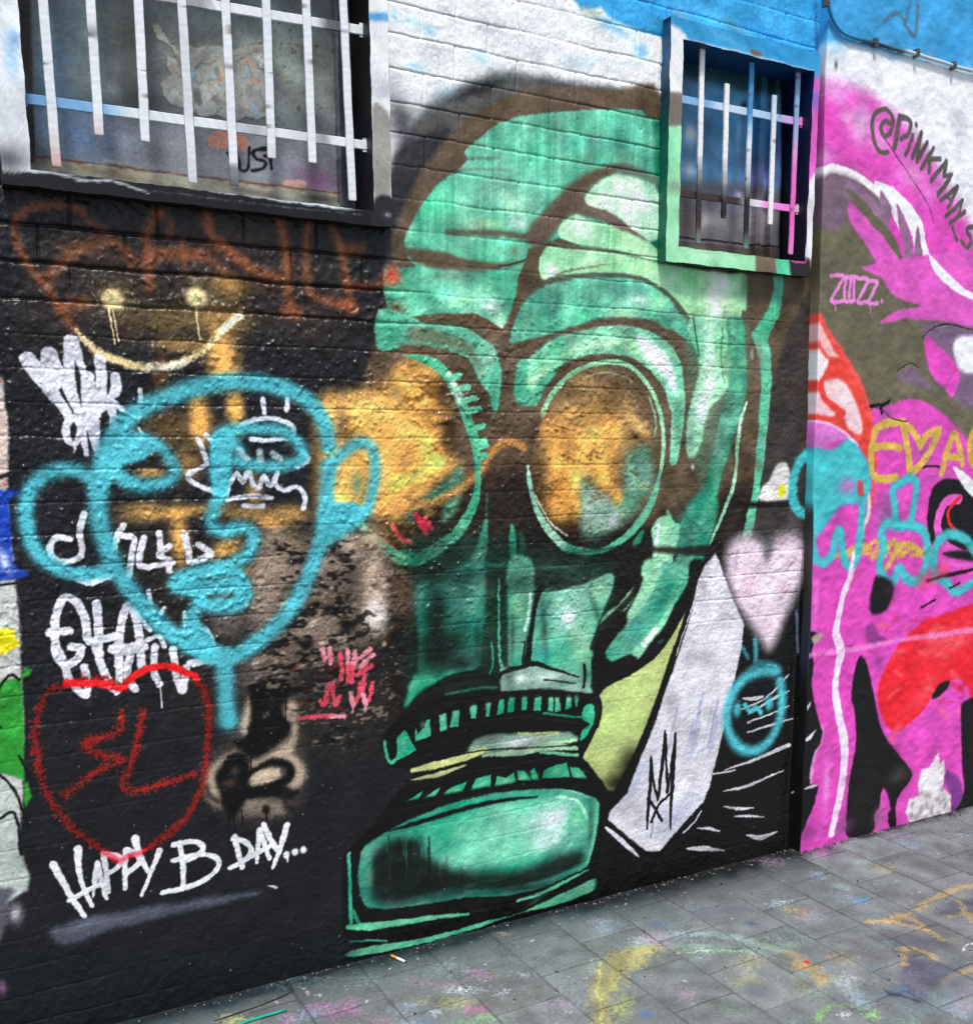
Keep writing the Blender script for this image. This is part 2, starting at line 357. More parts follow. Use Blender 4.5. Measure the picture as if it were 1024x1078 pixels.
# lit side of the skull
F(540, 340, .3125)
W.fill([(600, -20), (780, -20), (790, 120), (780, 260), (740, 400), (690, 540), (660, 660), (600, 760), (500, 770), (560, 660), (630, 560), (610, 470), (590, 380), (590, 250)], (96, 140, 108), 7, a=.6)
F(560, 100, .29297)
W.blob(660, 770, 26, 110, (232, 238, 234), .9, .12); W.blob(690, 670, 22, 30, (232, 240, 230), .8); W.blob(640, 900, 30, 90, (206, 230, 214), .8); W.blob(560, 660, 60, 20, (130, 200, 120), .5, -.2)
W.line([(712, 820), (708, 900), (716, 1000)], 3, (104, 180, 130), 1.5, a=.7)
W.blob(770, 680, 16, 40, (100, 120, 90), .7)
W.fill([(868, 640), (900, 650), (899, 720), (882, 800), (850, 870), (856, 930), (858, 1040), (846, 1180), (835, 1320), (820, 1400), (800, 1540), (775, 1600), (760, 1580), (790, 1430), (805, 1300), (816, 1180), (822, 1010), (805, 910), (790, 862), (820, 815), (850, 760), (866, 700)], (88, 190, 150), 1.2)
W.blob(815, 960, 14, 80, (110, 110, 90), .6); W.blob(790, 930, 6, 16, (190, 210, 220), .7)
F(540, 340, .3125)
W.fill([(5, 240), (14, 150), (40, 128), (62, 108), (150, 48), (250, 20), (330, 8), (420, 14), (500, 48), (550, 98), (575, 178), (576, 300), (568, 380), (552, 470), (528, 470), (530, 380), (530, 300), (505, 215), (450, 150), (385, 112), (300, 104), (220, 115), (155, 148), (110, 198), (78, 274), (66, 262), (72, 232), (48, 226), (10, 230)], (132, 208, 168), 1.4, shade=.05)
W.fill([(45, 215), (60, 180), (130, 120), (220, 70), (320, 50), (420, 60), (490, 120), (500, 190), (440, 130), (350, 84), (250, 86), (150, 130), (80, 200), (50, 226)], (190, 234, 186), 3.5, a=.7)
W.fill([(420, 40), (480, 70), (530, 130), (555, 210), (545, 240), (500, 170), (440, 110)], (232, 238, 240), 5)
W.blob(140, 80, 50, 30, (74, 178, 140), .55, .5); W.blob(555, 330, 20, 60, (62, 160, 126), .7); W.blob(30, 190, 24, 40, (70, 168, 130), .7)
# right lens ring
ring = [(98, 312), (112, 270), (140, 228), (190, 176), (260, 141), (335, 130), (400, 150), (455, 208), (492, 290), (507, 390), (496, 500), (474, 600), (430, 678), (362, 738), (285, 772), (205, 770), (142, 730), (92, 664), (62, 590), (50, 490)]
W.line(ring[:11], 4.6, (148, 214, 166), .8, n=.25)
W.line([(230, 190), (290, 168), (350, 172), (400, 196)], 1.4, (150, 190, 140), .8, a=.7)
W.line([(458, 250), (475, 300), (482, 350), (478, 380)], 2, (128, 190, 150), .7)
W.line([(496, 500, 3), (480, 560, 7), (452, 630, 9), (400, 700, 8), (330, 752, 6), (270, 772, 5), (205, 765, 8), (170, 752, 9)], 6, (86, 180, 140), .9, n=.25)
W.line([(170, 750, 8), (120, 700, 8), (85, 640, 6), (60, 560, 5), (50, 480, 2)], 6, (150, 208, 176), .9, n=.3)
W.line([(180, 715), (130, 680), (95, 620), (75, 580)], 2, (190, 220, 204), .7)
lens = W.mask([(104, 316), (140, 240), (196, 184), (262, 150), (335, 140), (396, 160), (448, 214), (482, 292), (497, 390), (486, 500), (462, 600), (418, 668), (352, 722), (280, 750), (212, 745), (150, 704), (104, 648), (74, 580), (62, 490), (74, 400)], 2)
W.blob(290, 250, 150, 80, (150, 122, 80), .6, clip=lens, rgh=.35); W.blob(260, 360, 190, 120, (196, 152, 88), .75, clip=lens, rgh=.35); W.blob(180, 560, 110, 120, (168, 116, 54), .7, clip=lens, rgh=.35); W.blob(390, 430, 60, 60, (190, 146, 84), .6, clip=lens)
W.fill([(80, 350), (200, 310), (340, 310), (350, 380), (330, 450), (345, 500), (330, 560), (250, 560), (230, 640), (130, 640), (118, 560), (110, 420)], GOLD, 13, a=.95, clip=lens, rgh=.34, met=.0, shade=.1)
W.blob(260, 400, 110, 110, (248, 194, 106), .8, clip=lens, met=.0, rgh=.34); W.blob(170, 420, 40, 50, (172, 126, 72), .6, clip=lens); W.blob(170, 590, 46, 50, (190, 120, 44), .8, clip=lens, met=.0)
W.blob(230, 330, 90, 24, (190, 150, 92), .6, clip=lens)
W.blob(120, 320, 30, 30, (140, 90, 60), .8)
W.fill([(375, 500), (392, 445), (430, 415), (462, 430), (470, 500), (455, 580), (410, 640), (340, 690), (275, 722), (232, 705), (228, 610), (228, 530), (260, 545), (275, 600), (330, 600), (370, 560)], (92, 164, 136), 9, a=.92, clip=lens)
W.fill([(250, 540), (330, 600), (360, 640), (330, 690), (250, 700), (236, 600)], (150, 184, 166), 6, a=.8, clip=lens)
W.blob(335, 670, 26, 20, (214, 210, 224), .8, clip=lens); W.blob(400, 500, 14, 60, (150, 214, 170), .7, .3, clip=lens); W.blob(250, 530, 24, 30, (100, 98, 70), .7, clip=lens)
W.blob(420, 345, 54, 22, (250, 206, 134), .95, -.72, rgh=.3, met=.0, clip=lens); W.blob(350, 585, 24, 30, (240, 180, 80), .9, clip=lens, met=.0); W.blob(412, 384, 14, 7, (30, 22, 16), .9)
W.line([(145, 348), (212, 362)], 1, (110, 60, 66), .5)
# temple bands
W.fill([(590, -10), (722, -10), (724, 60), (712, 110), (708, 150), (722, 210), (692, 258), (662, 288), (645, 350), (636, 400), (612, 450), (590, 446), (584, 380), (590, 300), (612, 220), (626, 130)], (150, 212, 170), 2)
W.blob(660, 90, 26, 110, (206, 232, 216), .85, .1); W.blob(630, 300, 26, 40, (226, 232, 242), .85, .15); W.blob(600, 390, 16, 50, (96, 150, 126), .6); W.blob(690, 190, 20, 60, (120, 206, 160), .6)
W.line([(605, -20), (618, 50), (624, 110)], 1.6, (60, 110, 92), .7); W.line([(705, 20), (700, 110), (712, 200)], 2, (90, 160, 110), 1)
W.fill([(720, -10), (776, -10), (782, 80), (786, 200), (772, 290), (748, 370), (724, 450), (700, 520), (682, 590), (668, 640), (650, 700), (600, 760), (500, 780), (560, 680), (600, 620), (640, 560), (660, 480), (680, 400), (700, 310), (724, 220), (730, 110)], (70, 160, 126), 1.6, shade=.07)
W.blob(740, 60, 20, 80, (118, 196, 150), .7); W.blob(600, 690, 60, 50, (66, 156, 128), .7); W.blob(640, 600, 20, 30, (36, 110, 88), .5)
W.line([(786, 268, 2), (772, 310, 4.5), (760, 390, 4.5), (754, 470, 4), (742, 550, 4), (716, 620, 4), (686, 690, 3.4), (660, 752, 1.5)], 4, (150, 214, 170), .7)
W.line([(786, 268), (768, 320), (762, 370)], 2.4, (226, 236, 226), .6)
W.blob(604, 485, 7, 9, WH, 1, p=2); W.blob(522, 640, 8, 10, (110, 200, 150), .9, p=2)
W.blob(800, 480, 60, 20, (74, 60, 46), .6)
# cheek strap below the crack
W.fill([(560, 690), (600, 600), (660, 560), (690, 600), (680, 680), (655, 760), (620, 850), (590, 960), (540, 1060), (470, 1060), (520, 900), (550, 780)], (66, 156, 128), 3, a=.92)
W.line([(640, 640), (610, 760), (570, 900)], 6, (104, 190, 156), 4, a=.6)
W.fill([(470, 760), (466, 700), (480, 668), (500, 652), (528, 644), (545, 672), (560, 680), (556, 730), (540, 780), (530, 880), (500, 1000), (440, 1000), (450, 850)], (140, 212, 170), 1.6)
W.line([(490, 680), (480, 760), (470, 850), (450, 960)], 3, (206, 236, 220), 1)
W.fill([(404, 756), (404, 730), (430, 700), (440, 706), (428, 740)], (60, 150, 110), 2)
W.line([(-20, 766, 3), (200, 775, 2), (360, 755, 2), (480, 762, 6), (560, 768, 8), (660, 766, 10), (740, 770, 3)], 4, (40, 30, 24), 2.4, a=.85)

# left lens
F(380, 340, .25974)
W.fill([(55, 0), (90, -60), (250, -10), (330, -5), (400, 12), (450, 32), (505, 66), (545, 110), (568, 180), (570, 240), (560, 310), (552, 350), (534, 345), (520, 290), (480, 230), (440, 150), (380, 120), (300, 98), (200, 88), (130, 104), (90, 112), (66, 96), (58, 50)], G2, 1.4, rgh=.45)
W.fill([(200, 20), (320, 30), (420, 70), (470, 130), (500, 220), (440, 140), (360, 104), (250, 84), (190, 70)], (108, 112, 84), 5, a=.8)
W.blob(520, 150, 30, 60, G4, .7, -.4); W.blob(470, 60, 50, 20, (110, 196, 156), .6, -.6); W.blob(540, 300, 20, 60, (70, 140, 110), .7); W.blob(140, 50, 50, 30, (66, 184, 146), .6)
W.line([(240, -10), (330, 0), (420, 10), (500, 60)], 3, (90, 76, 58), 1.2)
W.fill([(630, 320), (628, 200), (640, 155), (680, 150), (670, 240), (700, 270), (720, 240), (770, 200), (790, 210), (740, 270), (710, 330)], (84, 178, 140), 2)
gl = [(100, 190), (180, 130), (260, 150), (330, 210), (390, 290), (440, 400), (462, 500), (470, 600), (455, 680), (420, 770), (380, 830), (320, 890), (240, 930), (180, 930), (110, 900), (50, 830), (0, 760), (-60, 700), (-60, 300), (20, 260)]
lm = W.mask(gl, 3)
W.fill([(-170, 400), (-100, 330), (-30, 300), (60, 280), (120, 240), (150, 190), (230, 150), (300, 200), (320, 300), (350, 350), (325, 420), (330, 500), (400, 600), (330, 640), (260, 700), (160, 740), (150, 800), (60, 760), (-10, 760), (-90, 800), (-170, 740)], GOLD, 15, a=.96, rgh=.34, met=.0, shade=.14)
W.blob(150, 440, 150, 150, (246, 190, 100), .8, rgh=.32, met=.0); W.blob(250, 230, 60, 60, (236, 184, 104), .7, met=.0); W.blob(60, 400, 80, 30, (226, 180, 90), .6, met=.0)
W.blob(330, 300, 34, 70, (70, 48, 34), .7); W.blob(360, 440, 44, 60, (60, 42, 30), .8); W.blob(340, 410, 50, 10, (40, 28, 22), .8, -.1); W.blob(290, 360, 50, 12, (60, 40, 26), .7)
W.blob(240, 120, 90, 18, (90, 60, 50), .8, -.3)
W.blob(145, 290, 16, 40, (120, 140, 120), .6, .2)
W.blob(330, 690, 90, 60, (86, 80, 50), .8, .6, clip=lm); W.fill([(404, 585), (410, 680), (350, 720), (270, 740), (200, 760), (270, 700), (340, 640)], (74, 128, 104), 5, clip=lm)
W.fill([(390, 700), (370, 780), (300, 850), (220, 900), (120, 900), (60, 840), (60, 800), (160, 800), (300, 740)], (52, 42, 30), 7, clip=lm)
W.fill([(400, 700), (370, 780), (330, 800), (340, 740)], (84, 160, 124), 5, clip=lm)
W.line([(160, 750), (240, 736), (310, 720), (400, 670), (450, 630), (490, 590), (530, 520), (600, 480), (660, 500)], 8, (214, 150, 80), 4, a=.85, met=.0, rgh=.35, n=.4)
W.blob(200, 790, 30, 20, (120, 160, 150), .6)
W.line([(225, 780, 6), (250, 820, 8), (265, 855, 5)], 6, (206, 48, 70), 1.5); W.line([(260, 790), (285, 830)], 5, (206, 56, 76), 1.5)
W.line([(125, 820), (160, 870), (200, 890)], 4.5, (206, 60, 76), 1.4); W.blob(92, 890, 18, 26, (226, 40, 40), .95, p=2); W.line([(100, 890), (140, 920)], 5, (200, 60, 70), 2)
W.line([(170, 130, 1), (250, 145, 8), (310, 175, 11), (350, 220, 10), (400, 310, 11), (435, 400, 11), (460, 480, 10), (472, 560, 8), (474, 640, 7), (465, 710, 9), (430, 790, 11), (380, 860, 12), (310, 915, 13), (230, 955, 13), (160, 955, 12), (90, 905, 11), (30, 860, 10), (-10, 800, 8)], 9, (76, 178, 136), .9, n=.25)
W.line([(355, 205), (385, 270), (400, 310)], 6, (206, 236, 214), 1)
W.line([(330, 890), (240, 930), (160, 925)], 3, (60, 150, 110), 1, a=.7)
for (x, y, l) in ((375, 215, 22), (400, 262, 36), (428, 306, 36), (452, 348, 30), (470, 420, 28), (480, 478, 24), (484, 498, 24), (486, 540, 20)):
    W.line([(x - 14, y + 8, 6), (x + l - 6, y - 2, 6.4), (x + l, y, 5)], 5, (96, 196, 152), .7, n=.35)
# dark teeth between the teal ones
# under the eyes
W.fill([(512, 790), (512, 900), (500, 960), (490, 985), (440, 972), (470, 900), (488, 830)], (58, 156, 120), 2)
W.fill([(604, 820), (625, 840), (628, 940), (602, 945)], (54, 150, 118), 1.6); W.fill([(640, 850), (665, 870), (665, 930), (648, 930)], (44, 90, 70), 3, a=.7)
W.line([(512, 690), (508, 800)], 1.8, (56, 110, 88), 1, a=.7)

# lower mask
F(360, 600, .33203)
W.fill([(215, -90), (420, -110), (620, -60), (700, -60), (860, -20), (800, 260), (700, 330), (230, 360), (226, 100)], (30, 72, 58), 16, a=.6, n=.6)
W.fill([(600, -10), (720, -10), (520, -10), (456, -10), (452, 100), (444, 220), (436, 300), (350, 345), (262, 368), (200, 436), (196, 420), (240, 318), (240, 200), (222, 100), (226, 50), (300, 20), (400, -30)], (38, 112, 92), 3, smooth=False)
W.blob(420, 120, 34, 130, (54, 160, 128), .8); W.blob(310, 260, 60, 50, (30, 40, 34), .85); W.blob(300, 150, 40, 110, (30, 56, 48), .7); W.blob(250, 100, 22, 70, (50, 140, 112), .7); W.fill([(202, 432), (230, 335), (300, 340), (340, 320), (430, 305), (350, 350), (262, 372)], (54, 172, 132), 3)
W.blob(250, 360, 40, 26, (84, 176, 140), .7, .4); W.blob(160, 20, 60, 60, (34, 28, 24), .0)
W.fill([(225, 50), (330, 20), (420, 0), (452, 6), (420, 30), (300, 50)], (30, 90, 74), 5, a=.7)
W.fill([(528, -30), (600, -30), (606, 70), (600, 150), (585, 220), (572, 300), (530, 306), (526, 150)], (84, 160, 130), 2.4)
W.blob(555, 120, 22, 70, (140, 186, 150), .8); W.line([(597, 75), (590, 150), (580, 190)], 3, (190, 220, 204), 1); W.blob(552, 275, 18, 40, (56, 172, 140), .8)
W.fill([(620, 80), (700, 62), (780, 40), (850, 10), (862, 40), (836, 110), (806, 195), (796, 260), (788, 320), (792, 388), (700, 376), (650, 330), (600, 302), (594, 260), (606, 190)], (100, 188, 154), 1.8)
W.blob(640, 130, 30, 60, (56, 140, 122), .7); W.blob(720, 140, 60, 60, (170, 214, 196), .8); W.blob(718, 150, 26, 26, (234, 232, 242), .9); W.blob(640, 270, 50, 30, (44, 160, 144), .8); W.blob(760, 230, 34, 90, (150, 206, 160), .6, .1)
W.blob(820, 60, 30, 40, (120, 190, 140), .6, .4)
W.line([(632, 55, 6), (612, 110, 5), (600, 200, 5), (588, 290, 7)], 5, INK, 1.3)
W.line([(580, 230), (572, 300)], 2, INK, .8)
W.line([(498, 30, 2), (496, 200, 2.4), (500, 280, 3), (512, 340, 3)], 2, (70, 168, 130), .7); W.line([(474, 230), (478, 300), (470, 330)], 2, (60, 150, 120), .8)
W.fill([(505, 300), (518, 310), (560, 312), (600, 300), (700, 320), (782, 346), (796, 388), (730, 384), (640, 376), (560, 386), (508, 392)], (140, 168, 156), 2)
W.blob(565, 345, 24, 16, (230, 238, 234), .9); W.blob(640, 340, 60, 14, (196, 214, 206), .8); W.blob(720, 355, 50, 12, (90, 168, 140), .7); W.blob(530, 340, 20, 34, (64, 70, 66), .5)
W.line([(500, 345, 2), (512, 325, 4), (560, 312, 4), (610, 298, 5), (680, 318, 3), (750, 340, 1.5)], 3, INK, .9); W.line([(640, 348), (740, 360)], 1.4, INK, .7)
W.line([(768, 300), (770, 345), (766, 372)], 3, INK, .6); W.line([(787, 290), (790, 386)], 2, (84, 196, 150), .6)
W.line([(260, 390, 2), (330, 350, 8), (420, 335, 9), (490, 350, 4)], 6, INK, 1.6, a=.9); W.line([(330, 395), (430, 375), (490, 372)], 3, (52, 120, 96), 1, a=.7)
F(360, 600, .33203)
W.fill([(118, 545), (150, 500), (190, 455), (240, 425), (330, 400), (420, 385), (520, 385), (640, 380), (760, 388), (806, 400), (814, 470), (790, 530), (760, 560), (764, 610), (840, 690), (850, 800), (100, 800), (190, 690), (230, 640), (190, 630), (150, 625)], INK, 1.4, smooth=False, rgh=.3)
TE = (58, 178, 138)
for q in ([(174, 530), (200, 508), (236, 572), (206, 590), (174, 606)], [(233, 545), (234, 500), (242, 520), (262, 500), (266, 478), (278, 474), (281, 526)], [(308, 462), (331, 453), (334, 506), (311, 512)], [(340, 500), (352, 450), (373, 443), (371, 497)],
          [(406, 434), (429, 427), (425, 470), (408, 472)], [(456, 424), (471, 420), (466, 464), (456, 466)], [(497, 414), (516, 410), (512, 455), (490, 462)], [(527, 408), (549, 404), (546, 449), (524, 452)], [(571, 406), (588, 405), (586, 444), (568, 448)],
          [(611, 406), (634, 402), (629, 446), (607, 446)], [(655, 405), (668, 404), (668, 450), (652, 448)], [(674, 404), (688, 404), (692, 446), (674, 450)], [(710, 406), (726, 406), (726, 440), (706, 444)], [(738, 412), (749, 412), (742, 440)]):
    W.fill(q, TE, .6, smooth=False); cx_ = sum(p[0] for p in q) / len(q); cy_ = sum(p[1] for p in q) / len(q); W.blob(cx_, cy_ - 14, 9, 12, (150, 214, 170), .55)
W.line([(134, 545), (142, 585), (156, 612), (176, 596)], 3.4, TE, .7)
W.fill([(770, 432), (796, 428), (800, 470), (780, 520), (756, 542), (762, 510), (784, 490), (760, 470)], TE, .7); W.line([(640, 455), (700, 462), (770, 470)], 2.4, (44, 140, 108), .8)
W.line([(590, 465), (700, 480), (770, 490)], 2, (40, 34, 26), .6)
W.fill([(415, 545), (470, 525), (560, 520), (650, 516), (720, 516), (745, 540), (640, 556), (540, 566), (430, 590), (400, 590)], (128, 160, 140), 2.6)
W.blob(560, 545, 60, 16, (214, 216, 222), .85, .08); W.blob(470, 535, 50, 12, (86, 86, 96), .6); W.line([(560, 520), (690, 516)], 2, (176, 196, 120), .8); W.line([(640, 552), (742, 540)], 3, (170, 206, 160), .8)
W.line([(222, 637, 4), (300, 618, 8), (400, 590, 8), (452, 570, 5)], 6, (192, 196, 132), .8); W.line([(218, 665, 1), (300, 650, 5), (390, 618, 3)], 4, (176, 178, 130), .8)
W.line([(450, 588, 3), (560, 578, 7), (660, 560, 8), (744, 566, 4)], 5, (150, 186, 150), 1); W.line([(630, 578), (745, 588)], 3.4, (104, 176, 140), .7)
W.line([(300, 605), (430, 575), (560, 566), (745, 556)], 1.4, INK, .5); W.line([(230, 650), (330, 632), (420, 606)], 1.4, INK, .5)
for q in ([(165, 783), (200, 735), (256, 702), (232, 745), (195, 783)], [(236, 748), (272, 712), (312, 690), (286, 735)], [(306, 724), (345, 690), (396, 672), (380, 704)], [(406, 703), (424, 662), (472, 650), (470, 690)],
          [(484, 692), (490, 655), (520, 660), (545, 642), (552, 682)], [(558, 668), (556, 634), (580, 640), (600, 670)], [(596, 640), (608, 628), (626, 668), (606, 670)], [(634, 662), (640, 634), (682, 618), (712, 612), (722, 658)], [(728, 655), (722, 625), (750, 628), (792, 676)]):
    W.fill(q, TE, .6, smooth=False); cx_ = sum(p[0] for p in q) / len(q); cy_ = sum(p[1] for p in q) / len(q); W.blob(cx_, cy_ + 4, 20, 10, (140, 206, 150), .7, .2)
for a_, b_ in (((395, 710), (420, 655)), ((480, 700), (484, 650)), ((630, 670), (632, 620))): W.line([a_, b_], 2.4, INK, .5)
# filter canister
F(340, 780, .35156)
W.fill([(62, 340), (110, 285), (200, 215), (240, 180), (600, 120), (800, 110), (840, 160), (838, 380), (830, 440), (800, 480), (400, 600), (60, 662), (56, 500)], INK, 2, smooth=False, rgh=.3)
body = [(122, 322), (180, 280), (260, 236), (380, 190), (480, 165), (600, 148), (720, 146), (790, 162), (826, 186), (822, 260), (806, 330), (788, 378), (740, 402), (660, 438), (560, 462), (430, 470), (300, 490), (190, 502), (124, 492), (106, 420), (110, 360)]
W.fill(body, (52, 164, 132), 1.3); bm = W.mask(body, 1.3)
W.fill([(160, 330), (230, 300), (300, 296), (310, 340), (370, 384), (450, 398), (600, 384), (690, 350), (770, 330), (770, 375), (660, 424), (540, 446), (400, 458), (270, 478), (168, 480), (138, 410)], (30, 42, 38), 7, a=.94, clip=bm, rgh=.3)
W.fill([(300, 290), (360, 250), (480, 205), (620, 178), (720, 186), (740, 240), (700, 310), (620, 350), (520, 372), (400, 372), (330, 340)], (104, 200, 166), 6, clip=bm)
W.blob(360, 300, 60, 50, (40, 156, 124), .7, clip=bm); W.blob(480, 250, 60, 50, (78, 184, 148), .6, clip=bm); W.blob(690, 235, 56, 34, (232, 224, 234), .92, .4, clip=bm); W.blob(660, 300, 60, 30, (196, 216, 210), .7, clip=bm); W.blob(560, 330, 90, 24, (120, 210, 174), .6, clip=bm)
W.blob(760, 230, 24, 50, (96, 204, 150), .7, clip=bm); W.line([(822, 190), (812, 270), (794, 370)], 4, (90, 190, 150), 1, clip=bm)
W.blob(320, 465, 160, 10, (36, 130, 104), .8, clip=bm); W.blob(136, 400, 14, 70, (66, 180, 146), .8, clip=bm)
W.line([(196, 272, 1), (260, 252, 4), (350, 226, 5), (450, 196, 5), (560, 176, 3.6), (640, 168, 2)], 4, INK, 1.2, clip=bm); W.line([(330, 200), (480, 162), (600, 146), (720, 146), (800, 170)], 2, (96, 190, 156), .8, clip=bm)
for k in range(14):
    x = rng.uniform(180, 330); W.line([(x, rng.uniform(280, 320)), (x + 2, rng.uniform(330, 420))], 1.6, (48, 150, 120) if k % 2 else INK, .8, a=.6, clip=bm)
W.line([(76, 338), (80, 420), (84, 545)], 3.6, (44, 168, 130), .6); W.line([(90, 510), (110, 555)], 4, (40, 130, 104), 1.2)
W.line([(76, 558, 5), (140, 556, 8), (230, 545, 6), (330, 530, 5), (436, 520, 2)], 5, (92, 190, 146), .9)
W.line([(80, 602), (150, 598), (190, 600)], 2, (60, 150, 120), .6)
W.fill([(76, 634), (160, 612), (250, 600), (380, 572), (480, 542), (580, 520), (660, 482), (740, 446), (800, 418), (822, 416), (826, 434), (790, 458), (700, 492), (600, 514), (500, 548), (380, 586), (250, 618), (160, 636), (78, 648)], (84, 180, 140), .9)
W.line([(582, 480, 2), (650, 458, 3.6), (720, 424, 3.6), (792, 388, 1.5)], 3, (84, 186, 144), .7)
W.blob(640, 476, 30, 8, (30, 100, 84), .6, .3)
W.blob(640, 225, 60, 40, (214, 228, 224), .6, .4, clip=bm); W.line([(700, 170), (760, 180), (790, 230)], 3, (150, 220, 180), 1.4, clip=bm); W.line([(430, 455), (560, 445), (680, 415), (770, 380)], 4, (60, 150, 122), 2, clip=bm)
W.fill([(150, 440), (250, 420), (450, 440), (600, 430), (560, 462), (430, 470), (300, 490), (190, 502)], (24, 60, 50), 8, a=.6, clip=bm)
# black sprayed into the hollows of the mask, and smoky marks over the gold
F(360, 600, .33203)
DK = (20, 26, 24)
for x, y, rx, ry, a, r in ((310, 250, 70, 60, .75, 0), (300, 130, 40, 110, .55, 0), (380, 300, 60, 30, .6, -.2), (230, 160, 14, 110, .5, 0), (430, 230, 14, 80, .5, 0), (812, 150, 12, 90, .45, .35), (640, 190, 12, 90, .4, .1), (560, 40, 50, 30, .5, 0), (690, 40, 90, 14, .4, -.15), (540, 220, 8, 70, .4, 0), (770, 330, 20, 40, .4, 0), (360, 20, 110, 30, .5, -.1)):
    W.blob(x, y, rx, ry, DK, a, r)
F(340, 780, .35156)
for x, y, rx, ry, a, r in ((220, 400, 90, 60, .7, -.1), (330, 430, 160, 26, .7, 0), (560, 424, 140, 14, .5, -.12), (230, 310, 60, 26, .6, -.3), (620, 440, 120, 14, .6, -.2), (800, 250, 10, 80, .35, 0)):
    W.blob(x, y, rx, ry, DK, a, r, clip=bm)
for k in range(12):
    x = rng.uniform(170, 420); W.line([(x, rng.uniform(340, 380)), (x + rng.uniform(-4, 4), rng.uniform(400, 450))], rng.uniform(1, 3.4), DK, 1.4, a=.35, clip=bm, n=1.)
F(540, 340, .3125)
for x, y, rx, ry, a, r in ((606, 500, 30, 36, .4, .3), (560, 600, 14, 60, .35, .5)):
    W.blob(x, y, rx, ry, (34, 40, 32), a, r)
F(*px)
q8 = fnoise(W.ny, W.nx, 1.6, 2.4, 811) * .6 + fnoise(W.ny, W.nx, 9, 12, 812) * .8
for mm in (W.mask([(575, 420), (600, 395), (650, 390), (680, 420), (690, 470), (680, 530), (640, 560), (590, 560), (565, 520), (562, 470)], 10), W.mask([(345, 440), (380, 410), (415, 380), (450, 390), (470, 430), (480, 500), (470, 540), (430, 570), (390, 560), (350, 520)], 12)):
    W.put(np.s_[:, :], mm * sstep(.7, 1.9, q8) * .6, (96, 62, 30), mark=False); W.put(np.s_[:, :], mm * sstep(.7, 1.8, -q8) * .35, (252, 206, 124), mark=False)
    W.met += mm * .15 * (W.met < .1); W.rgh -= mm * .08
# jaw band to the right
F(600, 600, .15625)
W.fill([(500, -40), (806, -40), (800, 40), (780, 100), (740, 190), (690, 265), (650, 360), (580, 455), (500, 545), (470, 590), (440, 606), (410, 570), (330, 600), (280, 622), (236, 560), (280, 480), (350, 380), (405, 260), (450, 170), (486, 80)], (84, 178, 146), 1.6)
W.fill([(500, -60), (610, -60), (590, 60), (500, 240), (420, 330), (370, 370), (410, 250), (460, 150)], (146, 212, 170), 3)
W.blob(640, 160, 60, 110, (44, 140, 120), .7, -.5); W.blob(440, 420, 90, 70, (44, 158, 140), .8, .7); W.blob(560, 300, 40, 110, (70, 168, 140), .6, -.6); W.blob(600, 130, 16, 16, (40, 110, 96), .7)
W.line([(690, 240, 4), (620, 360, 8), (530, 470, 12), (450, 560, 9)], 8, (136, 208, 168), 2); W.line([(580, 400), (500, 500)], 6, (218, 226, 232), 1.6)
W.line([(760, 60), (700, 220), (640, 330)], 3, (110, 200, 160), 2, a=.7)
W.line([(430, 120, 3), (400, 190, 9), (340, 260, 10), (270, 310, 10), (230, 350, 7), (205, 410, 3)], 8, (130, 204, 160), 1.5); W.line([(205, 400), (170, 480), (150, 590)], 1.8, (130, 190, 150), .8)
W.line([(470, 60), (420, 170), (330, 270), (215, 385), (150, 520)], 7, (34, 28, 24), 1.6, a=.9)
W.fill([(150, 600), (170, 470), (230, 400), (350, 280), (380, 360), (280, 480), (236, 560), (270, 620), (410, 575), (450, 610), (400, 690), (280, 780), (190, 850), (140, 790)], (30, 25, 22), 2.4)
W.fill([(900, -60), (880, 40), (850, 160), (790, 320), (700, 480), (600, 480), (470, 600), (560, 470), (650, 360), (700, 250), (790, 90), (806, -60)], (28, 24, 22), 2)
# panel of pale lime behind the filter
F(600, 560, .33413)
W.fill([(368, 225), (356, 290), (320, 410), (280, 530), (250, 610), (205, 710), (170, 800), (110, 810), (60, 740), (38, 712), (60, 660), (88, 600), (95, 550), (84, 512), (120, 478), (200, 436), (268, 384), (320, 310)], LIME, 1.3)
W.blob(190, 740, 50, 70, (34, 34, 26), .95, -.4); W.blob(150, 790, 60, 30, (30, 30, 24), .85); W.blob(255, 620, 20, 70, (60, 66, 40), .7, -.35); W.blob(140, 600, 60, 60, (196, 212, 136), .5)
W.line([(368, 225), (330, 300), (270, 384), (200, 436), (120, 478), (84, 512)], 5, INK, 1)
W.line([(84, 505), (96, 550), (88, 600), (58, 662), (36, 712), (60, 742), (110, 812), (120, 850)], 4, INK, 1)
# black ground right of the mask
F(*px)
W.fill([(752, 575), (790, 660), (850, 660), (870, 900), (840, 915), (640, 980), (625, 950), (636, 880), (640, 860), (700, 915), (745, 850)], (27, 26, 26), 4, rgh=.34)
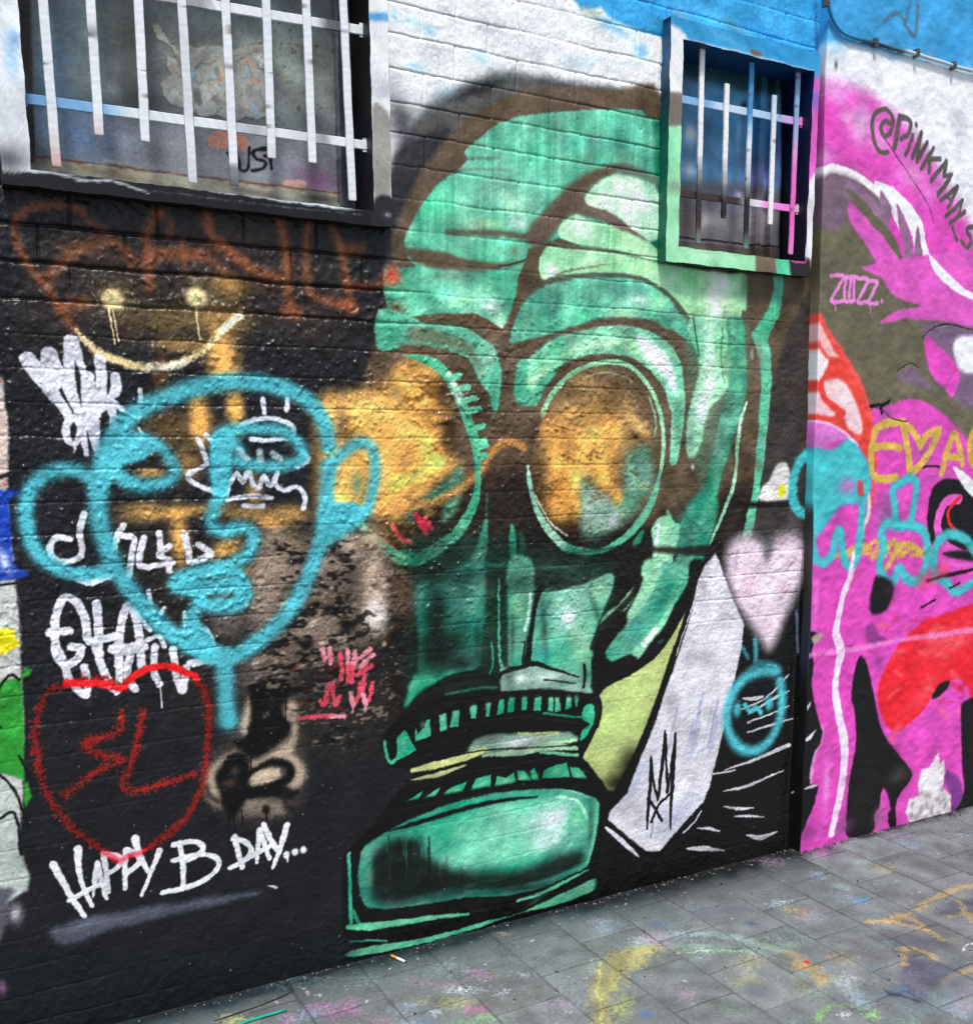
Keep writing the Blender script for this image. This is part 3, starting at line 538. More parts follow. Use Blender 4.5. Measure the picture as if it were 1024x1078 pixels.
# white cylinder of the shape beside it
W.cur = 13
F(600, 560, .33413)
W.line([(380, 190, 3), (360, 300, 8), (318, 420, 9), (285, 520, 9), (240, 640, 10), (200, 740, 14), (130, 860, 10)], 9, INK, 1.2)
W.fill([(458, 68), (470, 92), (490, 150), (515, 215), (548, 290), (540, 370), (518, 460), (500, 550), (470, 680), (440, 800), (416, 862), (350, 930), (282, 1006), (240, 1006), (180, 960), (120, 908), (126, 882), (180, 822), (215, 730), (262, 620), (300, 500), (340, 390), (380, 260), (405, 150), (425, 105)], (206, 204, 210), 1.2, smooth=False, rgh=.5)
tm = W.mask([(458, 68), (548, 290), (500, 550), (416, 862), (282, 1006), (240, 1006), (120, 908), (180, 822), (262, 620), (340, 390), (405, 150)], 1.5, smooth=False)
for k in range(16):
    x = rng.uniform(300, 500); y = rng.uniform(470, 640); l = rng.uniform(60, 160)
    W.line([(x, y), (x - l * .22, y + l)], rng.uniform(1, 3), (150, 150, 182) if k % 3 else (176, 188, 220), 1.4, a=.55, clip=tm, mark=False)
W.blob(330, 900, 90, 60, (188, 192, 214), .6, clip=tm); W.blob(420, 170, 12, 26, (130, 126, 134), .5, .3, clip=tm); W.blob(210, 780, 20, 60, (170, 176, 206), .6, -.4, clip=tm)
W.line([(398, 196), (350, 340), (335, 390)], 1, (214, 214, 216), .4)
W.line([(112, 932, 2), (150, 962, 5), (190, 1000, 4), (216, 1022, 1.5)], 4, (206, 204, 214), .6); W.line([(412, 880), (390, 915), (358, 948)], 1.8, (200, 200, 204), .5)
W.line([(416, 862), (350, 936), (285, 1012), (236, 1012), (170, 962), (114, 912)], 4, INK, .7)
W.cur = 1
for pts in ([(485, 752, 1), (580, 718, 3), (688, 672, 4)], [(482, 818, 1), (560, 800, 3), (672, 752, 1)], [(485, 866, 1), (530, 872, 3), (578, 870, 1)], [(515, 896, 1), (560, 896, 2.4), (612, 898, 1)], [(398, 934, 1), (440, 936, 3), (472, 944, 1)],
            [(556, 956, 1), (600, 964, 5), (652, 944, 1)], [(365, 998, 1), (420, 998, 5), (484, 1004, 1)], [(540, 560), (620, 520), (688, 450)], [(560, 632, 1.5), (640, 606, 2.4), (700, 588, 1)], [(560, 575, 1), (640, 525, 3), (690, 500, 1)],
            [(718, 588, 1), (742, 570, 3), (758, 535, 1.4)], [(724, 664, 1), (750, 650, 3), (770, 626, 1)], [(560, 600), (640, 570), (688, 548)], [(545, 524, 2), (580, 526, 4), (606, 518, 2)], [(700, 822), (725, 812)], [(620, 420), (650, 424)], [(440, 765), (520, 752)]):
    W.line(pts, 1.6, (196, 194, 198), .5, n=.15)
# crown-like black tag
W.cur = 14
W.line([(256, 712, 3), (252, 800, 3.6), (246, 860, 4), (242, 936, 2.4)], 3, (14, 14, 14), .5); W.line([(256, 720), (262, 790), (276, 840)], 3, (14, 14, 14), .5)
W.line([(299, 628, 2.4), (292, 720, 4), (276, 845, 3)], 3, (14, 14, 14), .5); W.line([(300, 640), (304, 740), (308, 815)], 3, (14, 14, 14), .5)
W.line([(332, 636, 2.4), (326, 740, 4), (318, 850, 3.6), (316, 936, 2)], 3, (14, 14, 14), .5); W.line([(330, 660), (316, 760), (306, 820)], 3, (14, 14, 14), .5)
W.line([(244, 840), (266, 870), (288, 910)], 3, (14, 14, 14), .5); W.line([(322, 820), (280, 860), (256, 914)], 3, (14, 14, 14), .5); W.line([(262, 915), (254, 965)], .7, (40, 40, 40), .3)
# pink heart
W.cur = 3
W.blob(620, 20, 130, 50, (70, 66, 66), .8)
W.fill([(622, 66), (606, 34), (566, 14), (520, 24), (494, 60), (492, 120), (508, 190), (540, 250), (574, 300), (600, 344), (626, 372), (650, 340), (676, 270), (702, 220), (728, 140), (738, 60), (724, 20), (694, 4), (658, 8), (636, 34)], (216, 198, 208), 9, n=.1, rgh=.5)
W.blob(560, 160, 40, 60, (228, 200, 210), .6); W.blob(620, 60, 14, 34, (110, 104, 108), .8); W.blob(524, 96, 8, 60, (168, 158, 170), .6, -.1); W.blob(700, 90, 26, 80, (206, 190, 206), .6); W.blob(552, 134, 8, 12, (160, 150, 160), .6)
W.line([(712, 250), (714, 300), (716, 380)], 3, (110, 124, 160), 1.6, a=.8, mark=False)
# cyan bomb doodle
W.cur = 12
W.line([(652, 438), (600, 440), (550, 462), (512, 510), (494, 580), (504, 640), (540, 684), (590, 686), (634, 650), (660, 590), (668, 520), (660, 470)], 10, CYAN, 4.5, n=.4)
W.line([(583, 340), (585, 400)], 5, CYAN, 2, n=.5, a=.85); W.line([(544, 365), (560, 395)], 4, CYAN, 2, n=.5, a=.7); W.line([(560, 440), (600, 412), (640, 420)], 6, (60, 160, 170), 3, a=.6, n=.5)
W.blob(527, 560, 16, 26, CYAN, .95, p=1.6, mark=True); W.line([(550, 545), (566, 565), (586, 552), (600, 570)], 5, CYAN, 2, n=.5); W.blob(626, 540, 18, 24, CYAN, .9, .3, p=1.6, mark=True)
# small white paint dab with yellow
W.cur = 0
F(540, 340, .3125)
W.fill([(830, 596), (836, 560), (870, 520), (885, 480), (915, 470), (935, 520), (935, 590), (880, 600)], (206, 202, 200), 2, n=.3); W.blob(905, 566, 16, 20, (244, 214, 40), 1, p=2); W.line([(760, 610), (850, 612), (940, 606)], 5, (30, 24, 20), 2.4)
W.cur = 0
# ---------------- left half: gold, orange, doodles
F(0, 180, .27837)
W.cur = 10
OR = (158, 88, 60)
for pts, w, a in (([(310, 155), (250, 130), (180, 128), (100, 145), (60, 180), (52, 230), (75, 300), (125, 380), (175, 440), (230, 520), (280, 600)], 9, .75), ([(180, 410), (220, 360), (290, 300), (380, 262), (460, 280), (500, 350)], 12, .55), ([(230, 520), (290, 500), (330, 500)], 13, .6),
                  ([(600, 150), (565, 200), (555, 280), (565, 440)], 10, .7), ([(545, 340), (640, 310), (770, 330), (850, 380)], 12, .55), ([(590, 160), (640, 190), (640, 240)], 9, .5), ([(790, 175), (800, 240), (900, 320), (934, 350)], 9, .7), ([(330, 190), (390, 220)], 10, .5), ([(690, 270), (700, 380)], 7, .5)):
    W.line(pts, w - 1, OR, 6, a=a, n=.8)
F(160, 180, .27344)
for pts, w, a in (([(205, 180), (220, 240), (250, 270)], 10, .65), ([(270, 290), (340, 350), (400, 385), (480, 410)], 11, .7), ([(492, 205), (512, 290), (518, 400), (528, 500), (545, 550)], 10, .75), ([(600, 200), (592, 300), (596, 420), (620, 480), (700, 505), (760, 510)], 9, .72),
                  ([(695, 215), (730, 320), (750, 420), (770, 530)], 8, .7), ([(730, 300), (800, 300)], 14, .55), ([(740, 440), (840, 440), (900, 430)], 9, .55), ([(740, 520), (775, 520)], 13, .7), ([(515, 540), (560, 545)], 13, .7), ([(0, 310), (120, 320), (260, 290)], 12, .4)):
    W.line(pts, w - 1, OR, 6, a=a, n=.8)
W.blob(925, 400, 34, 34, (196, 88, 62), .95, p=1.5, mark=True)
W.blob(330, 440, 150, 30, (110, 76, 46), .5)
W.cur = 19
F(0, 180, .27837)
def gb(x, y, rx, ry, a=.85, rot=0., c=None): W.blob(x, y, rx, ry, c or (238, 182, 96), a, rot, n=.4, p=1.3, rgh=.42, met=0, mark=(a > .7))
gb(860, 440, 70, 50, .6); gb(840, 560, 110, 60, .6); gb(690, 660, 120, 30, .55); gb(840, 700, 70, 110, .9); gb(850, 760, 60, 40, .9); gb(610, 780, 40, 90, .5, 0, (150, 104, 56)); gb(640, 560, 120, 60, .35); gb(480, 560, 60, 100, .3, 0, (130, 96, 60)); gb(330, 290, 150, 60, .3, 0, (120, 80, 50))
gb(755, 940, 42, 100, .9); gb(890, 900, 34, 80, .85); gb(690, 960, 160, 60, .45, 0, (150, 108, 60)); gb(640, 1010, 110, 90, .5, 0, (120, 92, 62))
F(140, 400, .29674)
gb(230, 150, 34, 70, .85); gb(360, 100, 32, 46, .85); gb(60, 330, 60, 20, .7); gb(190, 300, 60, 60, .55); gb(150, 470, 170, 24, .75, .1); gb(165, 560, 34, 120, .85); gb(30, 460, 90, 30, .6); gb(330, 600, 60, 34, .85, .3); gb(490, 510, 60, 30, .85, -.3); gb(560, 480, 70, 40, .6); gb(500, 660, 130, 16, .8, .1); gb(600, 600, 40, 20, .5); gb(420, 470, 130, 30, .5)
gb(430, 400, 30, 60, .6); gb(760, 330, 60, 90, .7); gb(820, 120, 160, 70, .7); gb(700, 100, 50, 60, .85, 0, (246, 196, 110)); gb(830, 90, 110, 50, .85, 0, (248, 200, 116)); gb(890, 200, 60, 120, .8, 0, (246, 200, 120)); gb(900, 300, 90, 220, .92); gb(780, 440, 40, 26, .8); gb(560, 580, 40, 30, .5); gb(380, 690, 24, 10, .7)
W.blob(700, 60, 30, 20, (196, 140, 70), .8); W.blob(790, 370, 26, 60, (96, 140, 110), .7); W.blob(740, 150, 30, 60, (70, 60, 50), .6)
# mottled beige patch with black scribble, plus a painted sky reflection
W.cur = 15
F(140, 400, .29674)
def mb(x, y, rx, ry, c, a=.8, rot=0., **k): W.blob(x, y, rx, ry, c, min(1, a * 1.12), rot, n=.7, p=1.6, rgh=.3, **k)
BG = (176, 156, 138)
W.fill([(470, 560), (620, 540), (740, 540), (860, 560), (920, 640), (930, 800), (900, 900), (760, 960), (560, 980), (440, 900), (400, 760)], (112, 96, 82), 12, a=.8, n=1.5, rgh=.3); mb(500, 640, 90, 90, (140, 124, 106), .6); mb(470, 740, 60, 130, BG, .6, -.3); mb(740, 590, 70, 60, BG, .7); mb(850, 700, 44, 150, BG, .85, mark=True); mb(860, 830, 50, 70, (214, 206, 198), .9, mark=True); mb(690, 660, 60, 50, (150, 132, 116), .6); mb(640, 880, 100, 50, (140, 122, 108), .6); mb(840, 560, 60, 50, (186, 160, 130), .6); mb(960, 760, 50, 110, (92, 76, 62), .7)  # upright pale blobs at the right paint in sky glare on glossy black
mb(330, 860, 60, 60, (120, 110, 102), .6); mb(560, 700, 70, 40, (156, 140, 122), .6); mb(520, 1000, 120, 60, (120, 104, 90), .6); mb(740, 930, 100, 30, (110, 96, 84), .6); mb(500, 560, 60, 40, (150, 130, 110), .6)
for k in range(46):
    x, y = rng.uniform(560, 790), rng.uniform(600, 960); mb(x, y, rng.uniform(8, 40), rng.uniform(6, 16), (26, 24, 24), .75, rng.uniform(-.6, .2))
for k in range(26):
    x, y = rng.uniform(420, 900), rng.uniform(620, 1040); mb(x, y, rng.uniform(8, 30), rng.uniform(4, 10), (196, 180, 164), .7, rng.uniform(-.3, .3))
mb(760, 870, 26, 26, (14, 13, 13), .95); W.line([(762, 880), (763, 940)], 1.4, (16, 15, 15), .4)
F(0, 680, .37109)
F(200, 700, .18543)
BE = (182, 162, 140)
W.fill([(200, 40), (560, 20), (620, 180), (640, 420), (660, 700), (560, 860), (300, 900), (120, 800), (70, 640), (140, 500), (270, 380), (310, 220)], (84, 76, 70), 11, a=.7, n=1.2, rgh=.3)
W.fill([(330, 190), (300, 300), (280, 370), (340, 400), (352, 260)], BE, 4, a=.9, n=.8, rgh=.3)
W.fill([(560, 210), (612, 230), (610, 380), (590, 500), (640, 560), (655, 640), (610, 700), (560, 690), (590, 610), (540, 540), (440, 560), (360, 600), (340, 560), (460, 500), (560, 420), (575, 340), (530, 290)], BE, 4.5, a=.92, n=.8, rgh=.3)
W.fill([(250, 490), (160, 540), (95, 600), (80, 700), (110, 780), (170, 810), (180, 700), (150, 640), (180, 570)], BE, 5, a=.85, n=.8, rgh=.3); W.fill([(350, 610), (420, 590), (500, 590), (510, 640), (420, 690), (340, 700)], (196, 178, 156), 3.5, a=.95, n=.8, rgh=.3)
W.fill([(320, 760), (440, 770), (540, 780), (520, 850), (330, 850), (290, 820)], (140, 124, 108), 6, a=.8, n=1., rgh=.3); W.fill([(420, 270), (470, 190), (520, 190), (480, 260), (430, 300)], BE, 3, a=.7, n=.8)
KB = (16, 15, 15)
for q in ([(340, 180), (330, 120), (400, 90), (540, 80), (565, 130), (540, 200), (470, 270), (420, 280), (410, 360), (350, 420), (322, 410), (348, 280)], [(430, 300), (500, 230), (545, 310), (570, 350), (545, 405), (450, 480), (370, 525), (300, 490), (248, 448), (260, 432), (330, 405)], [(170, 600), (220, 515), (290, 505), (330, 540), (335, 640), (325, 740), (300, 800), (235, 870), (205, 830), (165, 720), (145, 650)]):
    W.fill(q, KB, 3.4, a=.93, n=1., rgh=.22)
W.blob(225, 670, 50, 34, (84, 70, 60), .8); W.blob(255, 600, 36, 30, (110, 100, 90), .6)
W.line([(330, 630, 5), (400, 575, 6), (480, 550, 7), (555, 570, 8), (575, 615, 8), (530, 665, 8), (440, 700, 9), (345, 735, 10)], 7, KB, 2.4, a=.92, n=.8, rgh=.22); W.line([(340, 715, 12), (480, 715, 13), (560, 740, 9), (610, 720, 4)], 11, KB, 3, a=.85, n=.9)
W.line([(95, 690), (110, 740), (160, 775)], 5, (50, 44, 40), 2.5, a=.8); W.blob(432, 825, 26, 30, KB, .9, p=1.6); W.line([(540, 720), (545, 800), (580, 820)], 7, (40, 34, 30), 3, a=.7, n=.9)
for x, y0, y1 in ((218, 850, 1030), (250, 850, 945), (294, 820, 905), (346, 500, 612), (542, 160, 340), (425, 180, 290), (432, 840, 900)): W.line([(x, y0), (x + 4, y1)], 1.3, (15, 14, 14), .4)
F(*px)
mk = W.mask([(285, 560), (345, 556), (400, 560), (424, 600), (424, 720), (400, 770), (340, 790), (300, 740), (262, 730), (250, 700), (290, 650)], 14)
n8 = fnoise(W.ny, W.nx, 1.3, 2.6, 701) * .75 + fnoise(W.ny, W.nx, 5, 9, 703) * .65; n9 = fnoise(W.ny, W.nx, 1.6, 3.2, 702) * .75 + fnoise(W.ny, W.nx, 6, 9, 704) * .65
W.put(np.s_[:, :], mk * sstep(.4, 1.9, n8) * .5, (176, 156, 134), mark=False); W.put(np.s_[:, :], mk * sstep(.2, 1.3, n9) * .8 * (1 - .8 * np.exp(-((W.X - on_wall(402, 640)[0]) / .03) ** 2)), (22, 20, 20), mark=False)  # dark speckle thins out over the painted glare
# smiley
W.cur = 9
F(0, 180, .27837)
CR = (236, 214, 160)
W.line([(285, 600, 3), (320, 640, 6), (370, 685, 8), (440, 715, 9), (500, 735, 9), (560, 745, 9), (620, 740, 9), (690, 722, 9), (740, 695, 7), (790, 660, 6), (830, 615, 8), (870, 575, 9), (910, 545, 7)], 8, CR, 2.4, n=.6, a=.92)
W.line([(560, 746), (640, 742), (700, 720)], 7, (236, 230, 222), 2.4, a=.7, n=.5); W.line([(840, 600), (910, 548)], 6, (240, 232, 214), 2.4, a=.8, n=.5)
for x, y, r in ((428, 486, 46), (742, 478, 44)):
    W.blob(x + 8, y - 8, r * 1.9, r * 1.7, (150, 128, 84), .4, n=.5); W.blob(x, y, r, r * .95, CR, 1, p=3, mark=True)
for k in range(70):
    x0 = (428, 742)[k % 2]; t = rng.uniform(0, 6.28); r = rng.uniform(48, 100); W.line([(x0 + r * math.cos(t), 480 + r * .9 * math.sin(t)), (x0 + r * 1.12 * math.cos(t + .2), 480 + r * math.sin(t + .2))], .8, (206, 190, 150), .5, a=.5, mark=False)
W.line([(410, 520), (420, 580), (435, 655)], 1.8, CR, .4); W.line([(430, 525), (438, 590), (450, 645)], 1.8, CR, .4); W.line([(742, 515), (746, 580), (756, 636)], 1.8, CR, .4)
# white tags
WT = (214, 213, 220)
W.cur = 6
def tagstrokes(L, w=10.5, c=WT, soft=.8, n=.2, a=1., **k):
    for pts in L:
        W.line(pts, w, c, soft, a=a, n=n, **k)
F(15, 340, .14648)
tagstrokes(([(102, 265, 18), (200, 400, 17), (320, 560, 12), (402, 690, 9)], [(245, 220, 16), (255, 340, 16), (300, 440, 12)], [(262, 230, 15), (340, 380, 10), (400, 520, 9), (455, 640, 8)], [(408, 130, 15), (395, 260, 12), (412, 440, 9), (470, 650, 8)], [(425, 140, 14), (465, 260, 9), (505, 400, 6), (515, 560, 5)],
            [(530, 385, 13), (532, 520, 15), (560, 700, 15), (592, 905, 8)], [(612, 262, 12), (628, 400, 12), (612, 540, 14), (580, 640, 14)], [(724, 390, 11), (736, 470, 11), (690, 545, 9), (630, 600, 12)], [(640, 530, 9), (740, 590, 6), (830, 675, 4)], [(690, 590, 9), (712, 680, 8), (700, 780, 4)],
            [(400, 690, 7), (366, 770, 8), (396, 856, 8), (440, 862, 6), (474, 780, 7), (450, 680, 8), (410, 690, 7)], [(492, 650, 8), (492, 800, 9), (520, 942, 5)], [(430, 870, 3), (431, 935, 1.6)], [(905, 480, 5), (904, 560, 5), (846, 622, 2)], [(890, 748, 2), (925, 810, 5), (962, 860, 6)]), 9, c=(206, 206, 214))
F(0, 400, .27837)
W.cur = 7
tagstrokes(([(320, 505), (302, 570), (312, 640), (300, 670)], [(262, 600), (215, 595), (190, 630), (200, 670), (250, 690), (305, 668)], [(300, 755), (350, 766), (408, 742)]), 7)
tagstrokes(([(466, 548), (440, 600), (432, 650)], [(466, 590), (506, 600), (498, 660), (486, 742)], [(544, 598), (530, 650), (530, 702), (600, 700), (650, 690)], [(604, 580), (606, 620), (612, 670)], [(640, 630), (600, 660), (640, 680)], [(698, 582), (712, 640), (720, 690), (770, 672), (798, 655), (750, 622)], [(640, 690), (640, 722)]), 6.8)
W.cur = 8
tagstrokes(([(186, 955), (262, 948)], [(330, 975), (322, 910), (296, 850), (252, 822), (216, 870), (206, 960), (214, 1030), (240, 1075), (290, 1060), (308, 1015), (270, 1010)], [(366, 845), (372, 940), (376, 1070)], [(340, 990), (430, 970)], [(424, 1020), (500, 1008), (545, 1010)], [(448, 1080), (452, 960), (470, 880), (490, 855), (516, 900), (530, 1000), (535, 1090)]), 9)
tagstrokes(([(560, 798), (572, 850)], [(620, 862), (600, 895), (590, 930)], [(555, 985), (600, 970), (620, 1010)], [(700, 880), (704, 940)], [(775, 940), (800, 980), (812, 1020)], [(530, 900), (568, 945)]), 4.5)
F(0, 680, .37109)
tagstrokes(([(160, 0), (185, 60), (200, 100), (246, 140), (240, 60)], [(270, 0), (290, 60), (330, 130), (340, 40)], [(330, 0), (330, 20), (390, 10)], [(376, 0), (360, 80), (385, 124)], [(440, 0), (436, 70), (452, 110)], [(490, 10), (500, 80), (518, 128), (530, 60)], [(540, 50), (590, 40), (600, 20)]), 8)
W.line([(452, 100), (456, 130), (460, 174)], 1.6, WT, .4)
# tag inside the blue face
W.cur = 16
F(140, 400, .29674)
F(180, 420, .15625)
tagstrokes(([(445, 215), (500, 160), (620, 130), (740, 142), (810, 180), (832, 222)], [(540, 270), (650, 277), (782, 264)], [(620, 0), (628, 90)], [(786, 0), (778, 76)], [(272, 284), (230, 238)], [(180, 268), (238, 420), (222, 455), (108, 520), (178, 580), (290, 622)], [(908, 380), (926, 402), (898, 432), (850, 452)],
            [(360, 460), (378, 600), (386, 668, 2)], [(385, 600), (440, 500), (480, 560), (520, 490), (550, 580), (590, 602), (620, 522), (668, 580), (718, 492), (702, 570), (760, 612), (850, 592), (900, 650), (890, 742)], [(380, 680), (520, 656), (680, 666)], [(490, 722), (620, 724)]), 5.2, c=(204, 206, 214), soft=.8)
# blue face
W.cur = 2
F(*px)
def cy(pts, w=17, a=1.): W.line(pts, w + 1, CYAN, 7, a=.5 * a, n=.6, rgh=.5, mark=False); W.line(pts, w - 4, CYAN, 4.6, a=.94 * a, n=.4, rgh=.5)
cy([(346, 470), (341, 446), (326, 424), (303, 410), (275, 403), (240, 402), (205, 408), (170, 420), (140, 436), (122, 455), (110, 480), (104, 505), (103, 540), (110, 570), (124, 600), (144, 630), (172, 660), (200, 680), (232, 693), (258, 684), (285, 664), (308, 638), (325, 605), (337, 570), (343, 530), (346, 490)], 19)
cy([(104, 520), (92, 502), (72, 494), (50, 498), (33, 514), (27, 540), (32, 568), (46, 588), (70, 602), (98, 604), (120, 598)], 17)
cy([(346, 492), (358, 480), (374, 468), (388, 468), (395, 484), (393, 510), (386, 535), (370, 552), (348, 566)], 13)
cy([(118, 470), (150, 462), (172, 474), (184, 496), (172, 508), (140, 510), (122, 500)], 14); W.fill([(104, 490), (124, 458), (150, 456), (168, 466), (150, 484), (130, 490), (120, 504), (104, 520)], CYAN, 3, n=.3)
cy([(118, 480), (126, 500), (150, 512)], 14); W.fill([(340, 520), (356, 528), (376, 530), (384, 545), (360, 560), (342, 572)], CYAN, 3, n=.3)
F(140, 400, .29674)
cy([(300, 200), (340, 180), (380, 175), (450, 172), (520, 178), (570, 205), (600, 250), (590, 285), (520, 305), (440, 305), (370, 290)], 13); cy([(330, 190), (370, 240), (380, 270)], 13, .9)
cy([(318, 200), (300, 250), (296, 330), (308, 400), (286, 460), (276, 510), (320, 540), (380, 525), (420, 540), (426, 580), (400, 625), (340, 655), (250, 675), (170, 700), (150, 730), (200, 742), (300, 720), (380, 725), (402, 760), (370, 800), (300, 808), (240, 790), (215, 830), (205, 880)], 15)
W.fill([(280, 200), (350, 200), (350, 310), (330, 420), (290, 420), (275, 300)], CYAN, 3, n=.3); W.fill([(150, 700), (260, 680), (300, 700), (240, 740), (160, 745)], CYAN, 3)
W.fill([(180, 860), (240, 860), (300, 940), (360, 960), (320, 1000), (260, 1000), (180, 950)], CYAN, 4, n=.3)
W.fill([(150, 780), (0, 0), (0, 0)], CYAN, 1) if False else None
F(180, 420, .15625)
tagstrokes(([(600, 352), (606, 410)], [(690, 372), (735, 402)], [(462, 352), (512, 402)]), 7, c=(176, 206, 208), soft=1.4, a=.8)
F(160, 560, .13672)
W.fill([(150, 400), (190, 340), (300, 300), (600, 260), (700, 300), (742, 420), (700, 520), (560, 600), (420, 590), (320, 540), (250, 470), (170, 452)], CYAN, 3.5, n=.5)
W.line([(370, 368), (480, 362), (600, 342)], 3, (60, 88, 90), 2, a=.6, n=.6); W.line([(440, 500), (520, 492), (620, 484)], 5, (70, 76, 70), 2.4, a=.75, n=.6)
F(*px)
cy([(236, 690), (237, 715), (238, 740), (240, 758)], 19, .9); W.blob(240, 760, 12, 12, CYAN, .6)
# red heart outline with 3L
W.cur = 4
F(0, 680, .37109)
RD = (158, 38, 30)
W.line([(350, 120), (300, 96), (240, 95), (190, 112), (140, 130), (108, 190), (100, 270), (114, 370), (146, 440), (200, 510), (260, 560), (320, 600)], 6, (140, 34, 28), 2.2, n=2.4, a=.9)
W.line([(320, 600), (400, 585), (440, 560), (500, 515), (550, 450), (580, 360), (590, 240), (584, 140), (550, 90)], 6.4, (140, 34, 28), 2.2, n=2.4, a=.9)
W.line([(190, 105), (240, 108), (290, 106), (340, 120), (380, 85), (430, 62), (490, 60), (555, 90)], 8, (234, 40, 44), 1.4, n=.5); W.line([(295, 590), (340, 604), (410, 580)], 5, (206, 34, 40), 1.4, n=.4)
W.line([(346, 190), (338, 240), (290, 260), (240, 275), (262, 300), (320, 318), (350, 322), (270, 360), (182, 426)], 6, RD, 2.2, n=2.4, a=.86); W.line([(404, 188), (385, 290), (350, 400), (400, 408), (470, 388), (548, 364)], 5.6, RD, 2.2, n=2.4, a=.86); W.blob(252, 276, 22, 22, RD, .8, mark=True)
# happy b day
W.cur = 5
HW = (226, 226, 230)
F(50, 860, .2832)
tagstrokes(([(22, 178, 8), (60, 250, 7), (95, 310, 6), (138, 372, 5)], [(114, 122, 8), (118, 200, 6), (135, 270, 5), (166, 332, 4)], [(82, 312), (150, 275), (220, 240)], [(184, 172), (178, 230), (168, 300, 2)], [(186, 172), (200, 240), (220, 305, 4)],
            [(208, 140), (218, 210), (226, 280)], [(212, 138), (250, 142), (276, 160), (262, 186), (224, 214)], [(290, 122), (288, 190), (288, 266)], [(292, 120), (330, 138), (342, 166), (320, 190), (288, 214)],
            [(325, 80, 8), (338, 130, 6), (376, 206, 5)], [(416, 126, 7), (392, 190, 5), (350, 292, 4)], [(490, 95), (504, 180), (504, 268)], [(468, 106), (500, 95), (556, 94), (578, 116), (550, 146), (500, 170)], [(468, 164), (550, 142), (612, 146), (638, 176), (600, 226), (520, 262), (428, 282)],
            [(694, 74), (708, 130), (722, 190)], [(688, 82), (730, 92), (758, 124), (736, 160), (680, 190)], [(788, 48, 6), (782, 110, 5), (776, 170, 4)], [(790, 48), (806, 100), (826, 156, 4)], [(736, 156), (826, 112)],
            [(804, 30), (832, 90), (860, 132)], [(890, 32, 7), (868, 105, 5.5), (838, 188, 4)]), 5.6, c=HW, soft=.6, n=.15)
for x, y in ((888, 141), (920, 131), (952, 123)): W.blob(x, y, 13, 14, HW, 1, p=3, mark=True)
W.line([(890, 141), (892, 166)], 1.6, HW, .4)
W.line([(206, 134), (240, 145), (270, 165), (300, 145), (345, 135)], 6, (230, 70, 90), 2, a=.75, n=.6, mark=False)
# pink-red tag
W.cur = 11
PK = (206, 104, 120)
F(360, 600, .33203)
F(290, 660, .11719)
tagstrokes(([(575, 240), (596, 380), (585, 470)], [(648, 300), (652, 490)], [(708, 300), (690, 400), (685, 508)], [(640, 342), (710, 322)], [(870, 350), (800, 385), (740, 432)], [(800, 350), (795, 500), (776, 590)], [(480, 515), (452, 630)], [(402, 664), (430, 700), (468, 650)], [(512, 515), (520, 600), (540, 700), (574, 632)], [(220, 822), (420, 802), (500, 800)], [(770, 500), (745, 620), (702, 700)], [(870, 512), (850, 620), (812, 692)]), 5, c=(200, 74, 92), soft=1, n=.7)
tagstrokes(([(422, 200), (440, 300)], [(490, 190), (492, 320)], [(645, 200), (648, 320)], [(712, 220), (702, 320)], [(850, 200), (780, 260), (722, 302)], [(880, 250), (822, 300), (770, 352)], [(676, 600), (684, 660), (700, 700)], [(785, 610), (800, 670), (814, 692)], [(500, 800), (620, 802)], [(695, 700, 2), (695, 770, 2)], [(806, 695, 2), (806, 756, 2)]), 5, c=(216, 140, 152), soft=.9, n=.6)
F(0, 680, .37109)
for k in range(24):
    x, y = rng.uniform(830, 990), rng.uniform(10, 200); W.blob(x, y, rng.uniform(4, 16), rng.uniform(3, 7), (126, 40, 40), .5)
# pale swipe near the bottom
W.cur = 0
W.fill([(150, 800), (260, 772), (400, 745), (540, 722), (660, 706), (740, 700), (660, 724), (540, 752), (400, 784), (300, 812), (190, 850), (150, 830)], (86, 90, 104), 5, n=.4, a=.85); W.blob(240, 790, 50, 14, (106, 110, 126), .7, .2); W.fill([(760, 682), (785, 682), (782, 690)], (190, 190, 190), .8)
F(*px)
W.blob(770, 905, 60, 14, (40, 40, 44), .6); W.fill([(-300, 1010), (200, 1000), (360, 985), (360, 1012), (200, 1060), (-300, 1200)], (30, 34, 40), 10, a=.7)
# neighbour mural on the far left
W.cur = 17
W.fill([(-900, -700), (-260, -700), (-30, 380), (3, 380), (5, 470), (10, 560), (19, 640), (22, 700), (25, 760), (24, 850), (12, 930), (-6, 1000), (-60, 1100), (-300, 1300), (-900, 1300)], (186, 188, 182), 2.5, smooth=False, n=.3)
W.fill([(-40, 400), (4, 420), (8, 500), (2, 515), (-60, 520)], (206, 190, 180), 2)
for k in range(60):
    x, y = rng.uniform(-260, 6), rng.uniform(400, 520); W.blob(x, y, rng.uniform(1, 4), rng.uniform(1, 5), ((214, 60, 50), (70, 110, 180), (226, 200, 60))[k % 3], .8, mark=True)
W.fill([(-300, 520), (0, 515), (9, 530), (13, 590), (12, 610), (-300, 625)], (36, 66, 164), 2.5, n=.3); W.blob(4, 590, 6, 16, (206, 216, 226), .9, .3); W.line([(-60, 520), (8, 500)], 5, (26, 24, 26), 2)
W.line([(-200, 640), (20, 614), (24, 636)], 3, (30, 28, 30), 1); W.fill([(-60, 665), (8, 662), (15, 668), (14, 684), (-60, 700)], (232, 212, 34), 2, n=.3)
